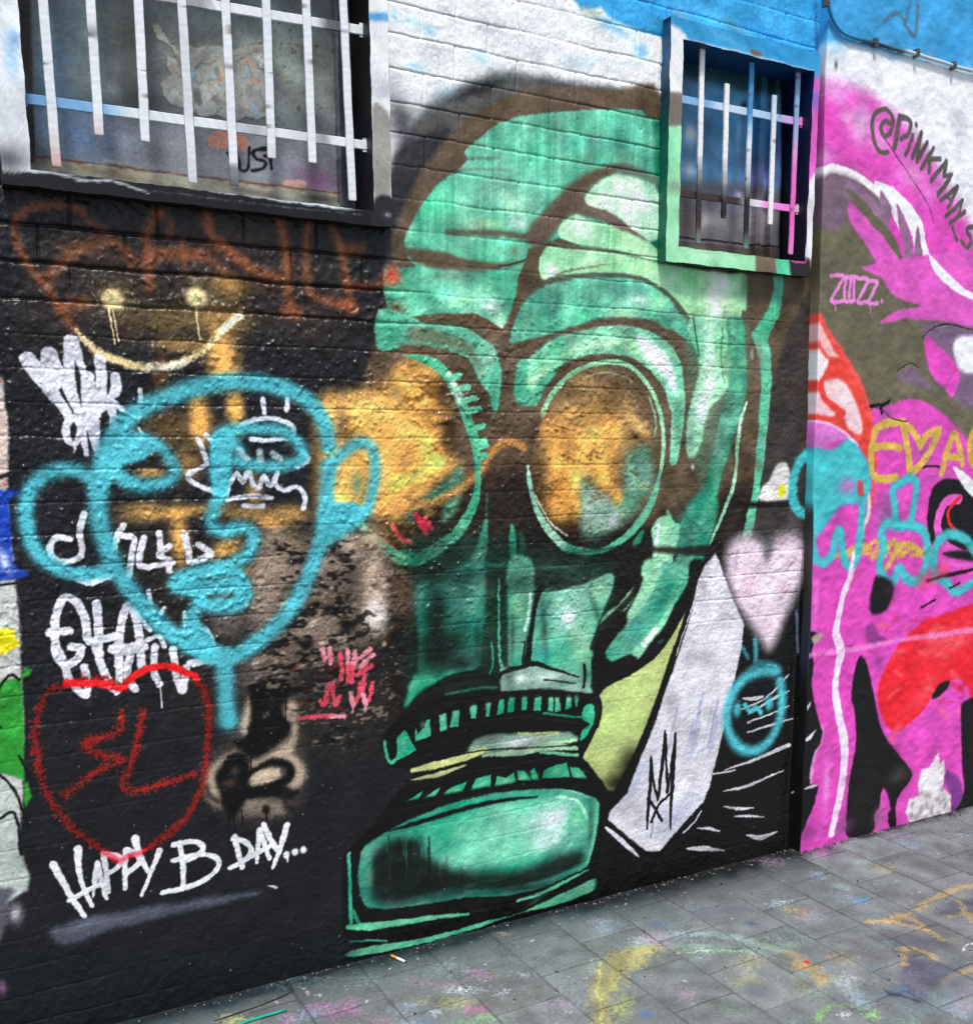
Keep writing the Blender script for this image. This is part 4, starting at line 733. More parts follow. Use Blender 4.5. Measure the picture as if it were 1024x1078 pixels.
W.fill([(-300, 740), (10, 716), (22, 712), (25, 845), (8, 815), (-300, 800)], (54, 148, 56), 2); W.fill([(-300, 830), (-2, 826), (14, 850), (20, 890), (8, 950), (-300, 980)], (170, 178, 172), 3)
tagstrokes(([(-40, 800), (4, 716), (20, 716)], [(0, 816), (16, 834), (30, 872)], [(0, 862), (16, 857), (22, 900)], [(20, 796), (30, 815), (34, 826)], [(-120, 740), (0, 766)]), 3, c=(24, 24, 26), n=.3)
W.fill([(-300, 950), (-10, 935), (8, 950), (-4, 1000), (-60, 1090), (-300, 1200)], (84, 82, 92), 4); W.blob(16, 962, 7, 12, (190, 188, 194), .8); W.blob(2, 1040, 5, 10, (150, 110, 140), .8)
W.fill([(-900, -700), (-300, -700), (-60, -40), (0, 176), (-2, 380), (-300, 420), (-900, 500)], (168, 176, 180), 4, smooth=False)
W.cur = 0
W.fill([(-90, 150), (3, 170), (3, 196), (12, 210), (10, 400), (-60, 380)], (36, 36, 40), 5, smooth=False)
# grime, chips and overspray all over
for k in range(420):
    x, z = rng.uniform(.15, 2.8), rng.uniform(.05, 1.9)
    sl = W.crop([(x, z)], .008)
    if sl is None: continue
    r = rng.uniform(.0006, .0022); d = np.sqrt((W.wx[sl] - x) ** 2 + (W.wz[sl] - z) ** 2)
    W.put(sl, sstep(r * 1.3, r * .6, d) * .8, (176, 172, 166) if k % 3 else (16, 15, 14), mark=False)
# spray is never even: greens drift between bluer and paler, undercoat shows through in places
n5 = fnoise(W.ny, W.nx, 22, 22, 77); n6 = fnoise(W.ny, W.nx, 30, 2., 78); n7 = fnoise(W.ny, W.nx, 7, 7, 79)
gm = ((W.id == 1) * np.clip((W.col[..., 1] - W.col[..., 0]) * 5, 0, 1))[..., None]
W.col += gm * (W.col.mean(2, keepdims=True) - W.col) * .13
W.col += gm * (np.array([.04, .01, .02]) * n5[..., None] + np.array([.025, .02, .02]) * n6[..., None] * sstep(1.6, 2.1, W.Z)[..., None] + np.array([.03, .022, .02]) * n7[..., None])
W.col *= (1 + .045 * W.n2 + .03 * W.n1)[..., None]

# ================================================================== PAINTING THE RENDERED WALL NEXT DOOR
PINK = (208, 76, 176); PUR = (120, 92, 122); OLV = (104, 99, 78)
T = Sheet(2.68, 5.8, -.05, 3.9, 400, lambda x, y: on_wall(x, y, -PR), 41, PINK, 300.)
F = T.frame
F(*px)
T.rgh[:] = .55
T.fill([(800, -600), (1500, -600), (1500, 480), (1200, 470), (1090, 420), (1034, 260), (1000, 200), (975, 158), (945, 122), (915, 100), (890, 88), (862, 84), (840, 84)], (222, 223, 227), 9, n=.6, smooth=False)
T.fill([(800, -600), (1500, -600), (1500, 205), (1100, 110), (1024, 76), (985, 66), (950, 58), (915, 50), (890, 44), (868, 44), (840, 40)], (64, 156, 204), 4, n=.4, smooth=False)
for k in range(40):
    x, y = rng.uniform(860, 1100), rng.uniform(20, 220); up = y < 40 + (x - 860) * .18
    T.blob(x, y, rng.uniform(8, 24), rng.uniform(6, 16), ((84, 174, 216) if k % 2 else (52, 140, 194)) if up else ((236, 236, 238) if k % 2 else (206, 208, 216)), .4)
for x, y, r in ((884, 104, 8), (905, 116, 8), (925, 132, 9), (948, 160, 10), (975, 205, 10)): T.blob(x, y, r, r, (222, 140, 208), .6)
T.line([(952, 26), (958, 0)], 4, (70, 110, 140), 2, a=.6, n=.6); T.line([(930, 22), (945, 14), (962, 38), (966, 6)], 4, (84, 100, 116), 1.6, a=.75, n=.5)
T.blob(879, 68, 2, 4, (40, 40, 44), .8)
# olive hair shape
T.cur = 1
F(680, 0, .33594)
T.fill([(510, 870), (500, 780), (515, 650), (545, 560), (580, 530), (640, 545), (700, 600), (740, 640), (745, 690), (700, 640), (640, 625), (628, 650), (640, 700), (690, 770), (735, 850), (790, 930), (860, 960), (760, 1300), (540, 1300), (530, 1000)], OLV, 2)
T.blob(590, 640, 50, 60, (122, 96, 118), .6); T.blob(640, 560, 60, 30, (126, 110, 112), .7); T.blob(600, 740, 60, 24, (118, 116, 80), .5); T.blob(720, 850, 40, 60, PUR, .6, -.6)
T.fill([(630, 640), (700, 670), (740, 720), (770, 760), (800, 800), (850, 850), (890, 900), (960, 960), (1100, 1100), (1000, 1090), (880, 1040), (800, 960), (735, 850), (690, 770), (640, 700)], (208, 92, 182), 2)
T.line([(640, 632, 2), (700, 680, 7), (760, 740, 8), (790, 790, 6), (818, 855, 1.5)], 6, OLV, 1); T.line([(730, 620), (745, 690), (735, 720)], 5, (130, 96, 130), 2)
T.line([(528, 1010, 3), (536, 860, 5), (518, 780, 7), (512, 700, 7), (524, 620, 7), (560, 535, 8), (620, 538, 8), (690, 575, 7), (730, 615, 5)], 7, (236, 234, 238), 1)
T.fill([(706, 600), (712, 565), (770, 585), (826, 640), (862, 690), (876, 760), (900, 840), (960, 905), (1100, 960), (1100, 985), (1010, 950), (930, 915), (885, 880), (868, 810), (856, 740), (846, 700), (840, 790), (832, 740), (808, 680), (780, 640), (790, 720), (770, 680), (750, 630), (730, 610)], (236, 234, 238), 1, smooth=False)
PG_ = (142, 110, 136)
T.fill([(545, 565), (590, 540), (650, 560), (700, 610), (725, 650), (690, 640), (630, 625), (628, 650), (600, 720), (545, 700)], (124, 100, 120), 4, a=.85)
F(900, 100, .15776)
for q in ([(-60, 570), (0, 592), (100, 680), (180, 780), (216, 890), (160, 830), (90, 750), (0, 700), (-80, 660)], [(160, 636), (205, 690), (235, 760), (222, 850), (205, 890), (180, 820), (158, 740)], [(272, 728), (310, 790), (345, 890), (372, 1000), (380, 1120), (340, 1110), (320, 980), (290, 880)], [(412, 878), (430, 960), (446, 1090), (400, 1080), (396, 1000)]):
    T.fill(q, PG_, 1.2)
T.line([(-60, 640, 5), (40, 740, 9), (120, 840, 10), (190, 910, 9), (250, 1010, 6), (290, 1070, 3)], 8, OLV, 1)
# flame and lower shapes
F(820, 280, .3153)
T.fill([(90, 200), (130, 60), (150, 0), (325, 0), (350, 40), (390, 100), (470, 128), (530, 140), (400, 148), (335, 190), (420, 180), (540, 184), (700, 220), (900, 300), (900, 600), (647, 600), (560, 500), (470, 450), (380, 468), (330, 510), (300, 500), (270, 400), (210, 290), (150, 200)], OLV, 1.6)
T.fill([(325, -10), (345, 40), (385, 96), (470, 130), (440, 142), (400, 147), (337, 188), (380, 186), (430, 172), (520, 178), (640, 205), (1000, 330), (1000, -60)], (208, 92, 182), 1.4)
T.fill([(500, -40), (520, 20), (570, 70), (640, 110), (800, 170), (800, 130), (650, 90), (590, 50), (540, 0)], (236, 234, 238), 1)
T.fill([(480, 190), (600, 200), (900, 260), (900, 480), (640, 480), (560, 380), (500, 260)], (122, 98, 124), 5)
T.fill([(490, 232), (540, 270), (580, 310), (604, 350), (600, 390), (580, 440), (555, 410), (515, 370), (495, 310)], PINK, 1.2)
T.fill([(585, 260), (610, 235), (660, 240), (690, 300), (660, 355), (610, 350), (590, 310)], (232, 230, 238), 3)
T.fill([(395, 375), (440, 335), (480, 370), (510, 410), (450, 395)], PUR, 2); T.blob(430, 400, 60, 40, (118, 108, 92), .5)
T.fill([(375, 465), (420, 445), (480, 450), (560, 505), (600, 540), (660, 560), (900, 700), (900, 1100), (300, 1100), (330, 700), (300, 500)], PINK, 1.6)
T.blob(360, 520, 30, 40, (130, 100, 130), .5); T.blob(480, 620, 40, 60, PUR, .35); T.blob(360, 830, 50, 60, (128, 100, 140), .7); T.blob(520, 700, 60, 20, (170, 90, 160), .4)
T.fill([(600, 480), (900, 520), (900, 640), (660, 600)], OLV, 3)
T.line([(305, 468), (350, 462), (370, 450)], 3, (16, 15, 15), .6, n=.8); T.line([(345, 490), (340, 470)], 3, (16, 15, 15), .6, n=.8)
T.fill([(120, 140), (140, 170), (165, 230), (220, 310), (270, 395), (300, 500), (316, 590), (300, 650), (262, 590), (210, 545), (160, 522), (100, 510), (76, 440), (62, 380), (76, 290), (100, 200)], (220, 70, 60), 2.6, n=.4)
T.fill([(128, 170), (150, 215), (185, 285), (200, 300), (165, 300), (130, 240)], (228, 180, 180), 2)
T.fill([(112, 265), (150, 300), (165, 320), (135, 380), (108, 396)], (232, 214, 218), 2); T.fill([(140, 400), (165, 380), (210, 380), (240, 420), (270, 490), (276, 560), (235, 545), (210, 490), (180, 470)], (232, 200, 202), 2.4)
T.fill([(110, 430), (135, 420), (160, 460), (190, 500), (150, 500), (110, 480)], (230, 190, 196), 2); T.line([(140, 390), (150, 440), (200, 480), (215, 490)], 6, (218, 66, 58), 1.6)
T.line([(120, 140), (165, 220), (225, 310), (275, 400), (305, 500), (318, 600), (322, 700), (305, 800), (270, 920), (240, 1040), (222, 1078)], 4.5, (226, 80, 76), 1.6, n=.4)
T.line([(100, 520), (160, 528), (215, 555), (260, 600)], 3.6, (236, 224, 228), 1.2); T.fill([(100, 520), (170, 530), (230, 570), (180, 590), (130, 610), (110, 560)], (206, 120, 196), 2)
T.line([(296, 760, 3), (300, 820, 5), (272, 900, 5), (250, 1000, 5), (222, 1090, 5)], 5, (236, 200, 204), 1.4)
T.line([(112, 60), (100, 200), (70, 380), (80, 500), (85, 600)], 4, (206, 110, 96), 2, a=.7)
# black eye with red
T.fill([(500, 790), (520, 735), (560, 710), (620, 725), (700, 790), (760, 900), (700, 950), (560, 940), (510, 930), (495, 860)], (24, 22, 22), 1.4)
T.line([(600, 778), (560, 786), (535, 830), (528, 880), (550, 930), (600, 960)], 9, (212, 90, 180), 1); T.line([(604, 772), (570, 810), (565, 850), (590, 885)], 3.6, (214, 44, 50), 1)
T.fill([(580, 668), (620, 690), (647, 715), (720, 760), (720, 820), (647, 772), (610, 730)], (230, 230, 228), 1.2)
T.line([(500, 1050), (560, 1035), (660, 1010)], 2.6, (24, 22, 22), .8); T.fill([(545, 960), (600, 950), (700, 960), (700, 985), (600, 980)], (30, 28, 30), 2)
T.line([(480, 672), (520, 668), (555, 675)], 2, (30, 26, 26), .7); T.line([(545, 990), (600, 1000), (680, 995)], 3.4, (216, 100, 190), 1)
# gold letters
T.cur = 4
GL = (206, 174, 84)
for pts, w in (([(400, 520), (360, 525), (325, 545), (312, 600), (308, 660), (318, 700), (350, 712), (392, 705)], 7.5), ([(318, 606), (360, 600), (405, 606)], 7), ([(414, 522), (424, 580), (434, 640), (436, 690)], 8), ([(424, 528), (452, 556), (472, 600)], 7), ([(472, 600), (500, 562), (536, 548)], 7),
               ([(536, 552), (510, 610), (476, 660), (440, 692)], 7.5), ([(545, 690), (560, 620), (585, 560), (600, 600), (612, 660)], 6.5), ([(556, 636), (610, 640)], 6), ([(700, 525), (655, 545), (636, 600), (646, 660), (700, 690)], 7), ([(760, 530), (740, 690)], 7)):
    T.line(pts, w, GL, 1, n=.7, met=.1, rgh=.4)
for k in range(14):
    x = 180 + 22 * k; T.line([(x, 965 + rng.uniform(-14, 14)), (x + 30, 945 + rng.uniform(-30, 24)), (x + 60, 950 + rng.uniform(-26, 26))], 4, GL, 1, n=.8, met=.1, rgh=.4, a=.85)
T.line([(360, 1010), (420, 930), (470, 950)], 5, GL, 1, n=.7)
# turquoise creatures
T.cur = 5
def ct(pts, w=9, a=1.): T.line(pts, w, (70, 182, 186), 2.4, a=a, n=.4)
T.fill([(105, 640), (130, 610), (180, 612), (232, 578), (268, 610), (298, 660), (306, 740), (280, 790), (210, 800), (170, 850), (130, 900), (108, 880), (104, 760)], (70, 182, 186), 3, n=.3)
T.blob(230, 735, 34, 24, (196, 110, 180), .9); T.fill([(262, 720), (278, 720), (282, 765), (266, 765)], (206, 70, 80), 1.4)
ct([(128, 625), (90, 632), (62, 660), (46, 720), (50, 790), (78, 826), (112, 806)], 10); ct([(112, 860), (112, 920), (124, 975), (150, 990), (178, 960), (190, 900), (204, 885), (210, 940), (222, 990), (244, 1000), (262, 960), (272, 880), (280, 790)], 9)
ct([(392, 850), (384, 790), (380, 745), (404, 728), (436, 708), (460, 726), (452, 790), (440, 860)], 8); ct([(400, 868), (360, 860), (342, 890), (350, 940), (336, 1000), (356, 1050), (385, 1050), (402, 1010), (432, 1050), (468, 1048), (490, 1000), (494, 940), (484, 890), (450, 868), (400, 868)], 9)
ct([(520, 1040), (515, 980), (530, 920), (570, 895), (625, 915), (655, 960), (690, 1020), (700, 1078)], 9); ct([(530, 1040), (560, 1060), (590, 1090), (640, 1060)], 8)
F(780, 600, .29684)
T.cur = 1
T.fill([(468, 60), (484, 20), (540, 50), (528, 120), (500, 152), (462, 156), (456, 110)], (28, 26, 28), 2.4); T.blob(530, 70, 24, 40, (80, 40, 70), .5)
T.fill([(445, 200), (470, 190), (490, 230), (520, 250), (480, 268), (446, 250)], (150, 62, 140), 3); T.blob(492, 325, 22, 20, (140, 60, 136), .7)
T.fill([(426, 306), (446, 330), (462, 400), (474, 460), (494, 560), (530, 620), (562, 660), (606, 720), (590, 760), (566, 790), (548, 840), (552, 900), (540, 925), (524, 900), (516, 850), (500, 790), (490, 840), (474, 870), (466, 930), (380, 950), (372, 880), (380, 760), (394, 680), (406, 600), (402, 500), (392, 460), (398, 390), (412, 330)], (28, 27, 26), 1.4)
T.blob(560, 730, 50, 30, (86, 78, 66), .7); T.blob(430, 800, 60, 90, (48, 46, 42), .5)
T.fill([(503, 775), (520, 800), (530, 850), (512, 862), (494, 830)], PINK, 1.4)
T.line([(640, 135), (665, 120), (690, 105)], 2, (30, 26, 30), .7); T.line([(660, 40), (720, 20), (800, 5)], 3, (28, 26, 28), 1.4); T.line([(740, 65), (775, 45)], 1.6, (30, 26, 30), .7)
T.fill([(250, 560), (290, 560), (270, 640), (255, 700), (245, 760), (238, 760), (240, 690), (262, 620)], (206, 176, 208), 3, a=.8); T.blob(300, 760, 16, 90, (222, 160, 214), .7); T.blob(265, 130, 12, 100, (222, 130, 206), .6)
T.blob(240, 930, 60, 36, (140, 60, 130), .7); T.blob(360, 910, 50, 24, (130, 76, 130), .7); T.blob(490, 880, 30, 40, (150, 110, 140), .6)
# black fringe at the left edge
T.fill([(100, -40), (244, -40), (246, 218), (266, 222), (262, 250), (252, 290), (258, 330), (248, 400), (256, 460), (272, 530), (286, 575), (278, 615), (258, 640), (244, 700), (238, 758), (272, 766), (256, 830), (230, 890), (200, 965), (100, 980)], (27, 26, 26), 1.2, smooth=False)
T.fill([(252, 240), (284, 222), (290, 240), (262, 264)], (180, 160, 150), 2)
T.line([(200, 520, 1), (225, 500, 4), (245, 470, 1)], 3, (196, 192, 198), .6); T.line([(205, 612, 1), (240, 596, 4), (262, 568, 1)], 3, (196, 192, 198), .6); T.line([(222, 778, 1), (245, 768, 3), (268, 764, 1)], 2, (206, 196, 204), .6)
# red mass
T.fill([(1000, 60), (822, 118), (740, 150), (660, 180), (600, 225), (560, 270), (522, 330), (490, 400), (484, 450), (492, 500), (520, 560), (556, 572), (600, 540), (650, 490), (690, 430), (730, 400), (770, 385), (800, 410), (822, 462), (900, 500), (1100, 480), (1100, 60)], (222, 44, 56), 1.6)
for k in range(60):
    x, y = rng.uniform(500, 900), rng.uniform(170, 500); T.line([(x, y), (x + rng.uniform(-60, 60), y + rng.uniform(-40, 40))], rng.uniform(1, 5), (240, 120, 124) if k % 2 else (206, 26, 40), 2.5, a=.45, n=.8, mark=False)
T.blob(730, 250, 110, 40, (236, 110, 120), .5, .2); T.blob(650, 430, 90, 30, (232, 90, 96), .5, .6); T.fill([(676, 452), (700, 410), (735, 392), (734, 412), (712, 440), (690, 455)], (28, 26, 28), 1.6)
T.line([(560, 560), (530, 600)], 8, (220, 90, 120), 3, a=.6); T.line([(640, 40), (720, 0)], 12, (224, 70, 90), 5, a=.5)
T.line([(200, 320, 4), (260, 300, 4), (350, 288, 5), (440, 275, 5), (560, 250, 4), (700, 232, 5), (822, 214, 5), (1100, 190, 5)], 5, (232, 140, 206), 1.6, a=.75, n=.5)
T.line([(400, -60, 4), (385, 20, 5), (362, 90, 6), (346, 170, 7), (338, 225, 9), (355, 290, 10), (340, 360, 7), (334, 430, 8), (346, 520, 9), (362, 600, 10), (364, 680, 9), (352, 780, 9), (332, 870, 8), (318, 935, 7)], 8, (228, 206, 228), .9, n=.15)
T.fill([(780, 500), (795, 465), (900, 440), (1100, 500), (1100, 900), (730, 900), (745, 850), (790, 790), (786, 700), (782, 600)], (30, 28, 28), 1.6)
T.fill([(716, 730), (740, 715), (775, 740), (786, 800), (770, 840), (740, 860), (744, 800)], (128, 62, 136), 2)
T.cur = 0
T.fill([(700, 645), (706, 690), (722, 672), (726, 720), (716, 770), (744, 800), (745, 870), (700, 880), (650, 905), (600, 900), (584, 860), (596, 815), (630, 800), (628, 760), (640, 710), (670, 700)], (210, 204, 206), 1.4, smooth=False, n=.6)
for k in range(16):
    x, y = rng.uniform(590, 740), rng.uniform(760, 890); T.line([(x, y), (x + rng.uniform(-16, 16), y + rng.uniform(-12, 12))], 4, (150, 142, 148), 1.6, a=.7, n=.8)
# lettering
T.cur = 2
F(680, 0, .33594)
AT = (92, 86, 80)
F(900, 100, .15776)
for pts, w in (([(206, 384), (172, 386), (132, 352), (112, 280), (106, 180), (130, 120), (180, 95), (226, 120), (240, 180), (226, 248), (190, 275), (162, 242), (166, 200), (190, 176), (216, 192)], 4.6), ([(286, 150), (270, 250), (250, 356)], 6), ([(286, 152), (330, 156), (360, 190), (344, 262), (300, 292)], 5), ([(376, 268), (352, 340), (330, 402)], 4.4),
               ([(436, 252), (410, 330), (376, 418)], 4.6), ([(436, 256), (420, 350), (408, 440)], 4), ([(476, 316), (440, 380), (408, 444)], 4.6), ([(520, 355), (480, 420), (438, 488)], 4.6), ([(562, 426), (490, 428)], 4.6), ([(484, 430), (494, 470), (490, 512)], 4.6),
               ([(606, 442), (560, 500), (506, 568)], 4.6), ([(606, 446), (590, 532)], 4), ([(590, 540), (640, 530)], 4), ([(640, 532), (600, 600), (552, 662)], 4.6), ([(680, 610), (624, 660), (568, 702)], 4.2), ([(680, 612), (650, 690), (614, 752)], 4.2), ([(604, 668), (640, 702)], 3.4),
               ([(712, 704), (660, 756), (604, 806)], 4.2), ([(708, 708), (690, 802)], 3.6), ([(730, 780), (682, 816), (632, 852)], 4.2), ([(650, 884), (662, 930), (682, 970)], 3.6), ([(800, 878), (756, 884), (748, 910), (772, 950), (770, 992), (744, 1014), (710, 976)], 4.2)):
    T.line(pts, w, AT, .6, n=.15)
T.blob(400, 200, 14, 18, AT, 1, p=3, mark=True)
F(680, 0, .33594)
T.cur = 3
ZP = (216, 132, 198)
for pts in ([(578, 864), (616, 864), (600, 900), (580, 944), (616, 942)], [(626, 866), (622, 940), (652, 940)], [(640, 866), (636, 930)], [(650, 868), (652, 940)], [(618, 868), (662, 868)], [(662, 872), (694, 876), (680, 910), (664, 946), (696, 946)], [(696, 880), (724, 882), (712, 912), (698, 948), (726, 950)]):
    T.line(pts, 3.6, ZP, .6, n=.2)
T.blob(740, 942, 6, 7, ZP, 1, p=3, mark=True); T.line([(592, 944), (594, 975)], 1, ZP, .4); T.line([(700, 948), (702, 980)], 1, ZP, .4)
T.cur = 0
for pts in ([(740, 432), (780, 490), (830, 560), (880, 640), (900, 700)],):
    T.line(pts, 1, (120, 60, 104), .5, n=.5)
F(820, 280, .3153)
for pts in ([(400, 350), (440, 325), (470, 340)], [(480, 240), (520, 205), (570, 195), (647, 215)], [(345, 480), (380, 510), (430, 520)]):
    T.line(pts, .9, (40, 36, 34), .5, n=.8)
T.col *= (1 + .035 * T.n2 + .02 * T.n1)[..., None]
# part of the turquoise creature crosses onto the brickwork
W.cur = 20
W.frame(820, 280, .3153); W.line([(128, 625), (90, 632), (62, 660), (46, 720), (50, 790), (78, 826), (112, 806)], 10, (70, 182, 186), 2.4, n=.4); W.cur = 0

# ================================================================== WINDOW SURROUNDS (front faces) AND BOARDS BEHIND THE BARS
FS = Sheet(.2, 2.9, 2.0, 3.05, 420, lambda x, y: on_wall(x, y, -PR), 61, (206, 210, 214), 400.)
F = FS.frame
F(*px)
FS.rgh[:] = .45
FS.fill([(-60, 176), (3, 190), (36, 200), (250, 228), (396, 218), (430, 206), (440, 280), (-60, 260)], (32, 32, 35), 3, smooth=False); FS.fill([(-100, 172), (34, 182), (120, 186), (394, 226), (392, 240), (200, 230), (-100, 230)], (30, 30, 33), 1, smooth=False)
FS.blob(12, 60, 8, 26, (150, 190, 216), .8); FS.blob(14, 110, 10, 30, (226, 228, 230), .6); FS.blob(10, 168, 20, 14, (90, 90, 94), .9); FS.blob(16, 40, 6, 10, (90, 150, 196), .6)
FS.line([(36, 180, 1), (60, 182, 2), (90, 190, 2.4), (120, 191, 2.6), (150, 200, 2), (160, 204, 1)], 2, (176, 178, 180), .8, n=.9); FS.line([(160, 200), (250, 212), (380, 226)], 1, (120, 122, 126), .5, n=.9, a=.7)
FS.fill([(392, -60), (440, -60), (440, 130), (414, 140), (392, 110)], (228, 230, 232), 3); FS.fill([(390, 13), (440, 13), (440, 20), (390, 22)], (96, 166, 208), 1.6); FS.blob(404, 95, 14, 8, (180, 182, 190), .6, .5)
FS.fill([(392, 118), (400, 110), (412, 130), (412, 200), (408, 212), (394, 210)], (150, 147, 140), 2); FS.line([(412, 60), (413, 130), (414, 200)], 1.4, (226, 228, 230), .6, n=.6)
FS.fill([(394, 210), (414, 208), (430, 240), (412, 260), (392, 244)], (44, 44, 46), 1.6); FS.blob(408, 226, 4, 2, (176, 174, 170), .8); FS.line([(330, 232), (380, 240)], 2, (150, 112, 84), 1, a=.6, n=.8)
# right-hand surround
FS.fill([(680, -60), (900, -60), (900, 92), (856, 92), (856, 74), (780, 54), (718, 40), (716, 36), (704, 28), (680, 26)], (58, 152, 200), 2, smooth=False)
FS.blob(770, 44, 60, 4, (96, 180, 216), .6, -.3); FS.blob(820, 60, 30, 4, (40, 130, 180), .6, -.3); FS.fill([(790, 52), (798, 53), (803, 58), (792, 57)], (130, 96, 66), .8)
FS.fill([(680, 28), (722, 36), (722, 104), (680, 104)], (226, 228, 231), 3); FS.fill([(680, 100), (722, 100), (722, 134), (680, 130)], (122, 110, 102), 2.4)
FS.fill([(680, 132), (722, 132), (722, 256), (760, 262), (796, 268), (796, 300), (680, 296)], (158, 218, 174), 1.4, smooth=False); FS.blob(708, 196, 14, 8, (120, 140, 124), .7); FS.blob(706, 160, 8, 26, (120, 200, 160), .5); FS.blob(740, 268, 30, 4, (196, 232, 200), .6)
FS.fill([(794, 262), (818, 266), (818, 300), (796, 300)], (118, 104, 84), .8, smooth=False); FS.fill([(816, 266), (830, 268), (834, 300), (818, 300)], (92, 192, 152), .8, smooth=False); FS.fill([(829, 268), (870, 274), (870, 310), (834, 300)], (50, 44, 42), .8, smooth=False)
FS.line([(832, 274), (846, 276), (849, 270)], 1.8, (206, 90, 170), .6)
FS.fill([(846, 92), (880, 96), (880, 205), (846, 200)], (214, 96, 186), 5); FS.blob(858, 104, 10, 10, (130, 110, 200), .8); FS.fill([(850, 196), (862, 180), (880, 180), (880, 300), (858, 290), (852, 270), (849, 240)], (232, 228, 234), 1.6)
FS.col *= (1 + .04 * FS.n2 + .03 * FS.n1)[..., None]

P1 = Sheet(.3, 1.2, 2.1, 3.0, 420, lambda x, y: on_wall(x, y, .115), 71, (112, 112, 106), 420.)
F = P1.frame
F(0, 0, .41016)
P1.rgh[:] = .42
P1.blob(180, 60, 90, 140, (84, 98, 104), .7); P1.blob(130, 180, 60, 120, (96, 128, 150), .6); P1.blob(330, 120, 60, 160, (66, 66, 60), .8); P1.blob(200, 350, 110, 70, (66, 122, 172), .85); P1.blob(110, 330, 40, 60, (104, 146, 176), .6)
P1.blob(740, 140, 120, 160, (146, 146, 130), .7); P1.blob(540, 50, 120, 50, (128, 130, 118), .6); P1.blob(640, 120, 40, 40, (180, 180, 170), .6); P1.blob(560, 200, 200, 60, (150, 146, 134), .4); P1.blob(370, 250, 40, 40, (56, 56, 54), .7); P1.blob(60, 150, 20, 200, (120, 108, 96), .6)
P1.fill([(100, 285), (560, 330), (870, 370), (870, 500), (300, 450), (80, 410)], (146, 140, 146), 10, a=.55)
P1.blob(430, 400, 60, 50, (140, 132, 134), .6); P1.blob(290, 230, 20, 24, (150, 150, 146), .7)
P1.cur = 1
PL = [(388, 62), (410, 60), (440, 112), (480, 104), (500, 120), (540, 112), (600, 124), (640, 112), (694, 108), (702, 160), (690, 200), (708, 290), (660, 306), (630, 300), (600, 316), (560, 296), (520, 302), (496, 286), (470, 276), (440, 270), (420, 246), (410, 210), (440, 190), (424, 168), (430, 140), (452, 150), (440, 120), (400, 96)]
P1.fill(PL, (166, 158, 144), 1.2, smooth=False, n=1.); pm = P1.mask(PL, 1.5, smooth=False)
for k in range(60):
    x, y = rng.uniform(400, 710), rng.uniform(90, 320); P1.line([(x, y), (x + rng.uniform(-20, 20), y + rng.uniform(-26, 26))], rng.uniform(1, 9), ((196, 190, 178), (128, 120, 108), (196, 144, 110), (150, 176, 184), (96, 90, 82))[k % 5], .9, a=.5, clip=pm, n=.8, mark=False)
P1.line(PL + [PL[0]], 1.1, (86, 78, 66), .6, a=.8, smooth=False, n=1.5)
for k in range(26):
    x, y = rng.uniform(430, 700), rng.uniform(110, 310); P1.line([(x, y), (x + rng.uniform(-16, 16), y + rng.uniform(-18, 18)), (x + rng.uniform(-30, 30), y + rng.uniform(-30, 30))], .7, (96, 86, 74), .4, a=.7, smooth=False, clip=pm, n=1.)
P1.cur = 0
P1.fill([(536, 350), (560, 332), (600, 334), (640, 360), (626, 384), (580, 380), (540, 374)], (186, 128, 104), 1.6, n=.8); P1.blob(810, 462, 60, 34, (140, 84, 122), .75); P1.blob(700, 430, 40, 40, (160, 150, 158), .5)
P1.fill([(722, 464), (780, 462), (782, 478), (740, 482)], (196, 150, 132), 1); P1.line([(264, 410), (330, 420)], 1.4, (180, 170, 130), .6)
for k in range(46):
    x, y = rng.uniform(700, 860), rng.uniform(40, 320); P1.blob(x, y, rng.uniform(1.5, 4), rng.uniform(1.5, 4), (50, 46, 40), .8)
P1.fill([(60, 398), (300, 428), (560, 458), (880, 492), (900, 560), (500, 520), (60, 440)], (150, 142, 122), 1, smooth=False); P1.blob(300, 450, 120, 12, (120, 96, 70), .6, -.1); P1.blob(660, 496, 100, 12, (90, 80, 70), .7, -.1); P1.blob(820, 510, 60, 16, (60, 54, 50), .8)
P1.line([(60, 400), (240, 418), (420, 442), (640, 468), (880, 497)], 1.6, (86, 50, 38), .6, n=.6)
for k in range(60):
    x = rng.uniform(80, 860); y = 404 + (x - 80) * .116; P1.blob(x, y + rng.uniform(-4, 10), rng.uniform(3, 14), rng.uniform(2, 5), ((150, 84, 56), (110, 70, 50), (190, 170, 150))[k % 3], .6)
P1.fill([(852, -200), (900, -200), (905, 560), (868, 560), (864, 400)], (58, 58, 62), 1.2, smooth=False); P1.fill([(40, -200), (72, -200), (90, 420), (60, 420)], (70, 62, 56), 1.4, smooth=False)
P1.cur = 2
for pts in ([(584, 392), (600, 412), (616, 434)], [(606, 384), (614, 410), (618, 436), (636, 430), (640, 378)], [(684, 386), (660, 384), (648, 392), (660, 408), (682, 416), (672, 434), (646, 436)], [(668, 380), (700, 376)], [(690, 378), (694, 410), (696, 432)], [(680, 400), (700, 402)]):
    P1.line(pts, 3.2, (20, 19, 20), .5, n=.3)
P1.col *= np.array([.98, 1.04, 1.10]); P1.col *= (1 + .07 * P1.n2 + .04 * P1.n1)[..., None]
P2 = Sheet(2.1, 2.8, 2.1, 2.85, 420, lambda x, y: on_wall(x, y, .115), 81, (72, 120, 148), 380.)
F = P2.frame
F(680, 0, .33594)
P2.rgh[:] = .3
